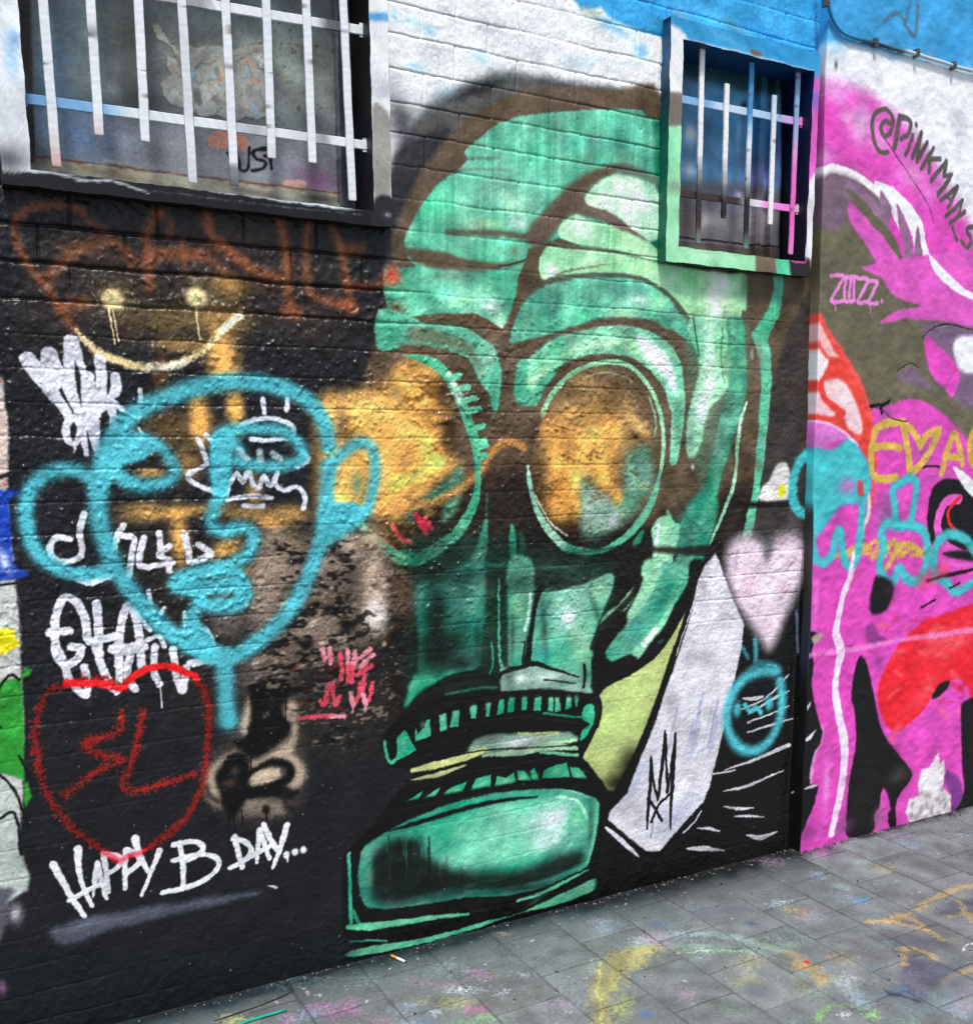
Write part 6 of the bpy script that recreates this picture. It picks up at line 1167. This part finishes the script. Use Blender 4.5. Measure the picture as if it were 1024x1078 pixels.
def bar(name, parent, a, b, w, t, colf, seed, y=0., step=.0035):
    """flat iron strip from a to b (X, Z) with chamfered edges and a slight wave"""
    a, b = np.array(a, float), np.array(b, float); L = np.linalg.norm(b - a); n = max(6, int(L / step)); u = (b - a) / L; s_ = np.array([u[1], -u[0]])
    prof = [(-w / 2, -t / 2 + .0012), (-w / 2 + .0012, -t / 2), (w / 2 - .0012, -t / 2), (w / 2, -t / 2 + .0012), (w / 2, t / 2 - .0012), (w / 2 - .0012, t / 2), (-w / 2 + .0012, t / 2), (-w / 2, t / 2 - .0012)]
    V = []
    for i in range(n + 1):
        c = a + (b - a) * i / n; k = 1 if 0 < i < n else .93
        for (q, yy) in prof: V.append((c[0] + s_[0] * q * k, y + yy * k, c[1] + s_[1] * q * k))
    V = np.array(V); Q = []
    for i in range(n):
        for j in range(8): p, q = i * 8 + j, i * 8 + (j + 1) % 8; Q.append((p, q, q + 8, p + 8))
    for o_ in (0, n * 8):
        for (i, j, k, l) in ((0, 1, 2, 3), (0, 3, 4, 7), (4, 5, 6, 7)):
            f = [o_ + i, o_ + j, o_ + k, o_ + l]; Q.append(f if o_ == 0 else f[::-1])
    c = colf(V)
    for k in range(rng.integers(2, 7)):                      # chips down to rust and old paint
        q = V[rng.integers(0, len(V))]; r = rng.uniform(.002, .006); d = np.sqrt(((V - q) ** 2).sum(1))
        c = c + (lin(np.array([(98, 74, 60), (70, 66, 66), (120, 104, 92)][k % 3]) / 255.)[None] - c) * (sstep(r * 1.8, r * .6, d) * .8)[:, None]
    V = wob(V, .00025, seed)
    return mesh_np(name, V, np.array(Q), M_IRON, parent, c, np.full(len(V), .42), np.zeros(len(V)), smooth=False)
WB = (214, 217, 220)
def wallpt(p, off): return on_wall(p[0], p[1], off)
def bars(parent, L, w, y, top):
    for i, (p, q, st) in enumerate(L):
        a, b = wallpt(p, y), wallpt(q, y)
        if top is not None: a = (a[0] + (a[0] - b[0]) / (a[1] - b[1]) * (top - a[1]), top)
        bar('bar', parent, a, b, w, .008, stops(st, 2), i * 1.7, y)
def S(*zc): return [(z, c) for z, c in zc]
bars(win1, [((45, 0), (59.5, 175), S((2.17, (196, 160, 156)), (2.22, (206, 200, 200)), (2.26, WB))), ((95, 0), (104.5, 142), S((2.25, (206, 190, 190)), (2.3, WB), (2.46, WB), (2.47, (150, 152, 158)), (2.5, WB))), ((145.5, 0), (153, 148.5), S((2.2, WB), (2.9, WB))), ((191, 0), (203, 192), S((2.16, (196, 198, 202)), (2.3, WB), (2.33, (200, 202, 206)), (2.9, WB))),  # short grey stops between white ones are shadow painted into the bars
            ((237, 0), (247, 195), S((2.16, (92, 94, 100)), (2.215, (130, 132, 138)), (2.235, WB), (2.44, WB), (2.45, (150, 154, 160)), (2.47, WB))), ((280, 0), (286, 166), S((2.25, (206, 198, 198)), (2.3, WB), (2.9, (206, 209, 214)))), ((322, 0), (329, 171), S((2.22, WB), (2.9, WB))), ((361, 0), (371, 211), S((2.16, WB), (2.58, WB), (2.59, (160, 168, 180)), (2.6, WB)))], .0205, -.006, 2.92)  # short grey breaks here are painted shadow too
b_ = (122, 168, 204)
bars(win2, [((739, 51), (734.4, 256), S((2.16, (120, 160, 140)), (2.21, (100, 104, 100)), (2.24, (58, 56, 58)), (2.33, (60, 58, 60)), (2.4, (150, 154, 160)), (2.45, (222, 224, 227)), (2.75, (226, 228, 230)))), ((765, 88), (761.3, 229.5), S((2.24, (44, 40, 40)), (2.32, (56, 52, 54)), (2.38, (160, 160, 166)), (2.46, (226, 227, 229)), (2.66, (226, 228, 230)))),
            ((791.2, 65.5), (784.5, 261.4), S((2.16, (120, 180, 150)), (2.21, (84, 100, 90)), (2.24, (50, 48, 46)), (2.33, (52, 50, 50)), (2.4, (180, 186, 192)), (2.5, (214, 220, 226)), (2.56, (150, 186, 212)), (2.6, (70, 140, 188)), (2.74, (70, 146, 194)))), ((815, 100), (810.4, 236), S((2.24, (226, 226, 228)), (2.5, (216, 220, 224)), (2.65, (190, 204, 216)))),
            ((840, 76), (831.9, 267.5), S((2.16, (226, 140, 200)), (2.22, (226, 130, 200)), (2.3, (222, 110, 190)), (2.45, (220, 120, 196)), (2.5, (220, 160, 206)), (2.56, (170, 170, 206)), (2.62, (130, 170, 206)), (2.73, (150, 180, 206))))], .0185, -.006, None)
def xbar(parent, p, q, w, x0, x1, colf, seed):
    a, b = wallpt(p, .006), wallpt(q, .006); sl = (b[1] - a[1]) / (b[0] - a[0])
    A_, B_ = (x0 - .004, a[1] + sl * (x0 - a[0])), (x1 + .004, a[1] + sl * (x1 - a[0]))
    o = bar('crossbar', parent, A_, B_, w, .008, colf, seed, .0035)
    for X in (x0 + .002, x1 - .002):
        zz = a[1] + sl * (X - a[0])
        bar('fixing_plate', o, (X, zz - .017), (X, zz + .017), .014, .004, colf, seed, .0035)
xbar(win1, (27, 104), (385.5, 153), .0225, W1['x0'], W1['x1'], stops([(.33, (110, 160, 200)), (.5, (130, 172, 206)), (.56, (206, 212, 216)), (.75, WB), (.86, (170, 172, 176)), (.92, WB), (.99, (196, 198, 200)), (1.04, (150, 150, 156)), (1.06, WB), (1.2, WB)], 0), 3.)
xbar(win1, (197, 1), (381, 32), .0225, W1['x0'], W1['x1'], stops([(.33, WB), (.74, (150, 150, 152)), (.78, WB), (1.03, WB), (1.06, (100, 98, 98)), (1.1, (90, 88, 88)), (1.12, WB)], 0), 4.)
xbar(win2, (718.6, 104.8), (853, 131), .023, W2['x0'], W2['x1'], stops([(2.16, (150, 186, 214)), (2.3, (120, 164, 200)), (2.34, (190, 206, 220)), (2.5, (176, 198, 216)), (2.6, (150, 176, 206)), (2.65, (200, 160, 210)), (2.7, (222, 130, 200))], 0), 5.)
xbar(win2, (716, 203.3), (849, 221.8), .022, W2['x0'], W2['x1'], stops([(2.16, (70, 58, 56)), (2.44, (66, 58, 58)), (2.47, (180, 180, 184)), (2.53, (214, 212, 218)), (2.56, (224, 150, 206)), (2.66, (222, 130, 198)), (2.7, (214, 190, 214))], 0), 6.)

# ================================================================== THE RENDERED WALL
plaster = empty('rendered_wall', (2.82, 0, 0))
tag(plaster, 'smooth rendered wall painted pink, white and blue on the right of the brick wall', 'wall')
def Xe(z): return np.interp(z, [0, 1, 2.75, 2.86, 3.8], [2.8185, 2.8185, 2.757, 2.762, 2.80])
ss = np.concatenate([[0, 0, 0, 0, .0012, .003, .0055], np.array(spacing([(.0085, .0032), (1.6, .0036), (2.95, .03)]))])
yy0 = np.concatenate([[.012, -.012, -.030, -.0415, -.0438, -.0448, -.045], np.full(len(ss) - 7, -.045)])
zt = spacing([(-.04, .0029), (3.15, .0029), (3.8, .03)])
SS, ZT = np.meshgrid(ss, zt); YT = np.tile(yy0, (len(zt), 1)); XT = Xe(ZT) + SS
a1, a2, a3, a4 = fnoise(*XT.shape, 1.0, 1.0, 401), fnoise(*XT.shape, 3, 3, 402), fnoise(*XT.shape, 22, 22, 403), fnoise(*XT.shape, 70, 70, 404)
ht = .00018 * a1 + .00062 * a2 + .0010 * a3 + .0024 * a4 + .0005 * np.clip(a2 - .8, 0, 3) * sstep(1.9, 1.4, ZT)
def trace_groove(pts, fr, dep, wd):
    global ht
    P = [on_wall(fr[0] + p[0] * fr[2], fr[1] + p[1] * fr[2], -PR) for p in pts]
    for (x0, z0), (x1, z1) in zip(P[:-1], P[1:]):
        dx_, dz_ = x1 - x0, z1 - z0; L = dx_ ** 2 + dz_ ** 2; X_, Z_ = XT + .002 * a2, ZT + .002 * a3
        t = np.clip(((X_ - x0) * dx_ + (Z_ - z0) * dz_) / L, 0, 1); d = np.sqrt((X_ - x0 - t * dx_) ** 2 + (Z_ - z0 - t * dz_) ** 2)
        ht = ht - dep * np.exp(-(d / wd) ** 2)
trace_groove([(740, 432), (780, 490), (830, 560), (880, 640), (900, 700)], (680, 0, .33594), .0012, .003)
trace_groove([(400, 350), (440, 325), (470, 340)], (820, 280, .3153), .002, .003)
trace_groove([(480, 240), (520, 205), (570, 195), (647, 215)], (820, 280, .3153), .002, .003)
trace_groove([(300, 470), (345, 480), (380, 510), (430, 520)], (820, 280, .3153), .002, .003)
wt = T.mask([((p[0]) - 0, p[1]) for p in []] or [(0, 0), (1, 0), (1, 1)], 1) if False else None
edge = (SS > .004)
PT = np.stack([XT + (.0022 * a4 + .0016 * a3) * np.exp(-SS / .02), YT - np.where(edge, ht, ht * .4), ZT], -1)
cT = lin(T.sample(T.col, XT, ZT)); rT = T.sample(T.rgh, XT, ZT); mT = T.sample(T.met, XT, ZT); iT = T.sample_id(XT, ZT)
ret = SS < .002
rc = np.stack([np.interp(ZT, [0, .6, .75, 1.0, 1.35, 1.5, 1.9, 2.05, 2.3, 2.5, 2.8, 3.8], [c[i] / 255 for c in ((26, 26, 27), (28, 28, 30), (56, 60, 74), (64, 62, 64), (58, 56, 56), (70, 66, 62), (84, 76, 74), (190, 170, 180), (214, 150, 200), (180, 190, 214), (70, 150, 196), (70, 150, 196))]) for i in range(3)], -1)
wrap = (sstep(1.27, 1.33, ZT + .01 * a4) * 1.)[..., None]             # the mural next door was sprayed round this narrow edge
cin = T.sample(T.col, XT + .008, ZT); cT = np.where(ret[..., None], lin((rc * (1 - wrap) + cin * wrap) * (1 + .06 * a3[..., None])), cT); iT = np.where(ret, 0, iT)
tp = grid_parts(ss, zt, PT, cT, rT, mT, iT, np.ones((len(zt) - 1, len(ss) - 1), bool), M_WALL)
TN = {0: ('render_skin', None), 1: ('flame_and_hair_mural', 'pink, olive, red and black painted shapes with white outlines'), 2: ('lettering', 'dark lettering reading @PINKMAN_S slanting down over white paint'), 3: ('lettering', 'small pink lettering reading ZUZZ.'), 4: ('lettering', 'gold hand painted letters over pink'), 5: ('creature_graffiti', 'turquoise outlines of small ghostly creatures')}
for k, d in tp.items():
    V = d[0].copy(); V[:, 0] -= 2.82
    o = mesh_np(TN[k][0], V, d[1], M_WALL, plaster, d[2], d[3], d[4], d[5])
    if TN[k][1]: tag(o, TN[k][1])
o = flat('wall_core', [(.03, 2.9, -.035, .36, -.04, 3.8)], (120, 100, 90), .85, M_WALL, plaster)
flat('coping', [(.0, 2.92, -.075, .38, 3.8, 3.86)], (130, 130, 126), .8, M_WALL, plaster)

# ================================================================== PAVEMENT
gx = spacing([(-40, 2.), (-2, .05), (.1, .0042), (1.5, .0036), (4.2, .0046), (6, .2), (60, 2.)]); gy = spacing([(-60, 3.), (-6, .4), (-1.6, .006), (-.7, .0032), (.0, .0028), (.012, .003), (.3, .3), (30, 3.)])
GXX, GYY = np.meshgrid(gx, gy)
b1, b2, b3, b4 = fnoise(*GXX.shape, 1.0, 1.0, 501), fnoise(*GXX.shape, 4, 4, 502), fnoise(*GXX.shape, 16, 16, 503), fnoise(*GXX.shape, 60, 60, 504)
inn = ((GXX > -2) & (GXX < 6) & (GYY > -3) & (GYY < .03)).astype(float)
xq = GXX + .0012 * b3 * inn; yq = GYY + .0012 * b2 * inn
tii = np.floor((xq - TX0) / TW); sh = .2475 + np.where(tii % 2 == 0, 0, .12)
tjj = np.floor((yq + sh) / TL)
fx = (xq - TX0) / TW - tii; fy = (yq + sh) / TL - tjj
dj = np.minimum(np.minimum(fx, 1 - fx) * TW, np.minimum(fy, 1 - fy) * TL); dlong = np.minimum(fx, 1 - fx) * TW
gap = np.exp(-(dj / .0028) ** 2) * np.clip(.85 + .3 * b4 + .2 * b3, .35, 1)
hg = inn * (-.0035 * gap - .0012 * np.exp(-(dj / .007) ** 2) + .00012 * b1 + .0003 * b2 + .0006 * b3 + (rnd(tii, tjj) - .5) * .0016 + (rnd(tii, tjj, 2.) - .5) * .004 * (fx - .5) + (rnd(tii, tjj, 4.) - .5) * .004 * (fy - .5))
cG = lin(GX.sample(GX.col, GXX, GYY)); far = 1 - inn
cG = cG * (1 - .62 * gap * inn)[..., None]
cG = np.where((far > .5)[..., None], lin(np.array([108, 112, 114]) / 255.)[None, None] * (1 + .05 * b3[..., None]), cG)
PG = np.stack([GXX, GYY, hg], -1)
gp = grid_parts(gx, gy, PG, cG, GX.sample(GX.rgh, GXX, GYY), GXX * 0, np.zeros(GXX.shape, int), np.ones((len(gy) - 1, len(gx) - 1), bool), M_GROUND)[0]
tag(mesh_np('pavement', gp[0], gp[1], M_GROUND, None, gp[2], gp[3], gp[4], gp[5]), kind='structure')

# ================================================================== CABLE ALONG THE TOP OF THE RENDERED WALL
def tube(name, path, r, colf, parent=None, seg=12, mat=M_IRON, rgh=.45, amp=.0006):
    P = [np.array(p) for p in path]; V, Q = [], []
    for i, p in enumerate(P):
        t = P[min(i + 1, len(P) - 1)] - P[max(i - 1, 0)]; t = t / np.linalg.norm(t)
        n = np.cross(t, [0, 1, .01]); n /= np.linalg.norm(n); b = np.cross(t, n)
        rr = r if 0 < i < len(P) - 1 else r * .9
        for k in range(seg):
            a = 2 * math.pi * k / seg; V.append(p + rr * (math.cos(a) * n + math.sin(a) * b))
    for i in range(len(P) - 1):
        for k in range(seg): Q.append((i * seg + k, i * seg + (k + 1) % seg, (i + 1) * seg + (k + 1) % seg, (i + 1) * seg + k))
    for o_, s_ in ((0, -1), ((len(P) - 1) * seg, 1)):
        for k in range(1, seg // 2):
            f = [o_ + k, o_ + k + 1 if k + 1 <= seg - k - 1 else o_ + k, o_ + seg - k - 1, o_ + seg - k]
            f = [o_ + k - 1, o_ + k, o_ + seg - k - 1, o_ + seg - k] if k > 1 else [o_ + 0, o_ + 1, o_ + seg - 2, o_ + seg - 1]
            Q.append(f[::s_])
    V = np.array(V); c = colf(V); V = wob(V, amp)
    return mesh_np(name, V, np.array(Q), mat, parent, c, np.full(len(V), rgh), np.zeros(len(V)))
cp = [on_wall(x, y, -PR - .01) for x, y in ((868, -60), (869, -20), (872, 6), (878, 24), (890, 36), (915, 44), (940, 51), (965, 57), (1000, 68), (1024, 75), (1080, 92), (1180, 118))]
path = [np.array((a[0], -PR - .011, a[1])) for a in cp]; path = spline(path, False, 7)
cable = tube('cable', path, .0062, stops([(2.74, (52, 110, 150)), (2.84, (60, 140, 184)), (2.9, (60, 110, 140)), (2.98, (50, 56, 62)), (3.1, (84, 96, 104)), (3.14, (196, 200, 204)), (3.5, (176, 186, 196)), (3.9, (120, 150, 176))], 0))
tag(cable, 'thick cable clipped along the boundary of blue and white paint on the rendered wall', 'cable')
for (x, y) in ((869, 2), (921, 45), (964, 56), (1003, 69)):
    c_ = on_wall(x, y, -PR - .01); A = Acc(); s_ = .006
    V, Q = box_np([(c_[0] - .006, c_[0] + .006, -PR - .0225, -PR + .004, c_[1] - .013, c_[1] + .013), (c_[0] - .0035, c_[0] + .0035, -PR - .0255, -PR - .0225, c_[1] - .004, c_[1] + .004)])
    mesh_np('cable_clip', wob(V, .0006), Q, M_IRON, cable, np.tile(lin(np.array((90, 92, 96)) / 255.), (len(V), 1)), np.full(len(V), .5), np.zeros(len(V)), smooth=False)

# ================================================================== SMALL THINGS ON THE GROUND
butt = empty('cigarette_butt', (1.165, -.058, .0045)); tag(butt, 'white cigarette butt with orange filter lying near the foot of the wall', 'cigarette butt')
dv = Vector((.33, -.94, 0))
def seg_path(a, b, n=10): return [np.array((dv.x * t, dv.y * t, 0)) for t in np.linspace(a, b, n)]
def tube0(name, path, r, rgb, parent, loc=None, rgh=.8, amp=.0002): return tube(name, path, r, const(rgb), parent, 14, M_WALL, rgh, amp)
tube0('filter', seg_path(-.032, -.008), .0040, (206, 140, 60), butt); tube0('paper_tube', seg_path(-.0078, .030), .0039, (226, 224, 218), butt); tube0('ash_tip', seg_path(.0303, .033, 4), .0035, (60, 56, 54), butt)
st = tube('painted_stick', [np.array((x, y, .006)) for x, y in zip(np.linspace(.50, .785, 20), np.linspace(-.192, -.174, 20))], .0042, const((36, 150, 134)), None, 8, M_WALL, .5)
tag(st, 'thin teal painted stick lying by the wall at the bottom of the frame', 'stick')
tw = tube('twig', [np.array(p) for p in ((.60, -.125, .003), (.66, -.122, .004), (.72, -.113, .003), (.78, -.101, .005), (.815, -.092, .006), (.835, -.078, .009), (.83, -.066, .012), (.822, -.06, .01))], .0016, const((60, 44, 36)), None, 6, M_WALL, .8)
tag(tw, 'thin dark bent twig on the pavement beside the teal stick', 'twig')
lf = Acc()
V, Q = [], []
r2 = np.random.default_rng(5)
for k in range(1300):
    if k < 1150: x, y = (r2.uniform(1.7, 4.2) if k % 4 else r2.uniform(.2, 1.7)), -abs(r2.normal(.006, .016)) - .004
    else: x, y = r2.uniform(.2, 4.2), -abs(r2.normal(.3, .3)) - .02
    if x > 2.8 and k < 1150: y -= PR
    s_ = r2.uniform(.0012, .0042); a = r2.uniform(0, 6.28); b = len(V); hgt = s_ * r2.uniform(.2, .7)
    pts = [(math.cos(a + t) * s_ * r2.uniform(.6, 1.3), math.sin(a + t) * s_ * r2.uniform(.6, 1.3)) for t in (0, 1.5, 3.1, 4.6)]
    V += [(x + p[0], y + p[1], .0002) for p in pts] + [(x + p[0] * .7, y + p[1] * .7, hgt + .0006) for p in pts]
    Q += [[b + 4, b + 5, b + 6, b + 7]] + [[b + i, b + (i + 1) % 4, b + 4 + (i + 1) % 4, b + 4 + i] for i in range(4)]
V = np.array(V); pal = np.array([(34, 30, 28), (50, 46, 42), (130, 128, 124), (84, 60, 80), (60, 56, 44), (30, 28, 28)]) / 255.
cl = np.repeat(lin(pal[r2.integers(0, 6, len(V) // 8)]), 8, 0)
tag(mesh_np('paint_chips', V, np.array(Q), M_WALL, None, cl, np.full(len(V), .8), np.zeros(len(V)), smooth=False), 'crumbs of paint and grit scattered on the pavement along the wall', 'debris', kind='stuff')

# ================================================================== LIGHT
w_ = bpy.data.worlds.new('World'); bpy.context.scene.world = w_; w_.use_nodes = True
nt = w_.node_tree; bg = nt.nodes['Background']; sky = nt.nodes.new('ShaderNodeTexSky'); sky.sky_type = 'NISHITA'; sky.sun_disc = False
SUN_EL, SUN_AZ = math.radians(63), math.radians(200)      # azimuth measured from +Y (north) clockwise: the sun stands over the street, a little to the left
sky.sun_elevation = SUN_EL; sky.sun_rotation = SUN_AZ; sky.air_density = 1; sky.dust_density = 2.5; sky.ozone_density = 1
nt.links.new(sky.outputs[0], bg.inputs[0]); bg.inputs[1].default_value = .13
sd = bpy.data.lights.new('sun', 'SUN'); so = bpy.data.objects.new('sun', sd); C.objects.link(so)
sd.energy = 3.2; sd.angle = math.radians(8); sd.color = (1., .965, .91)
d = Vector((math.sin(SUN_AZ) * math.cos(SUN_EL), math.cos(SUN_AZ) * math.cos(SUN_EL), math.sin(SUN_EL)))
so.rotation_euler = d.to_track_quat('Z', 'Y').to_euler()
so.location = (0, -5, 6)
sc = bpy.context.scene
sc.view_settings.view_transform = 'Standard'; sc.view_settings.look = 'None'; sc.view_settings.exposure = .24; sc.view_settings.gamma = 1.
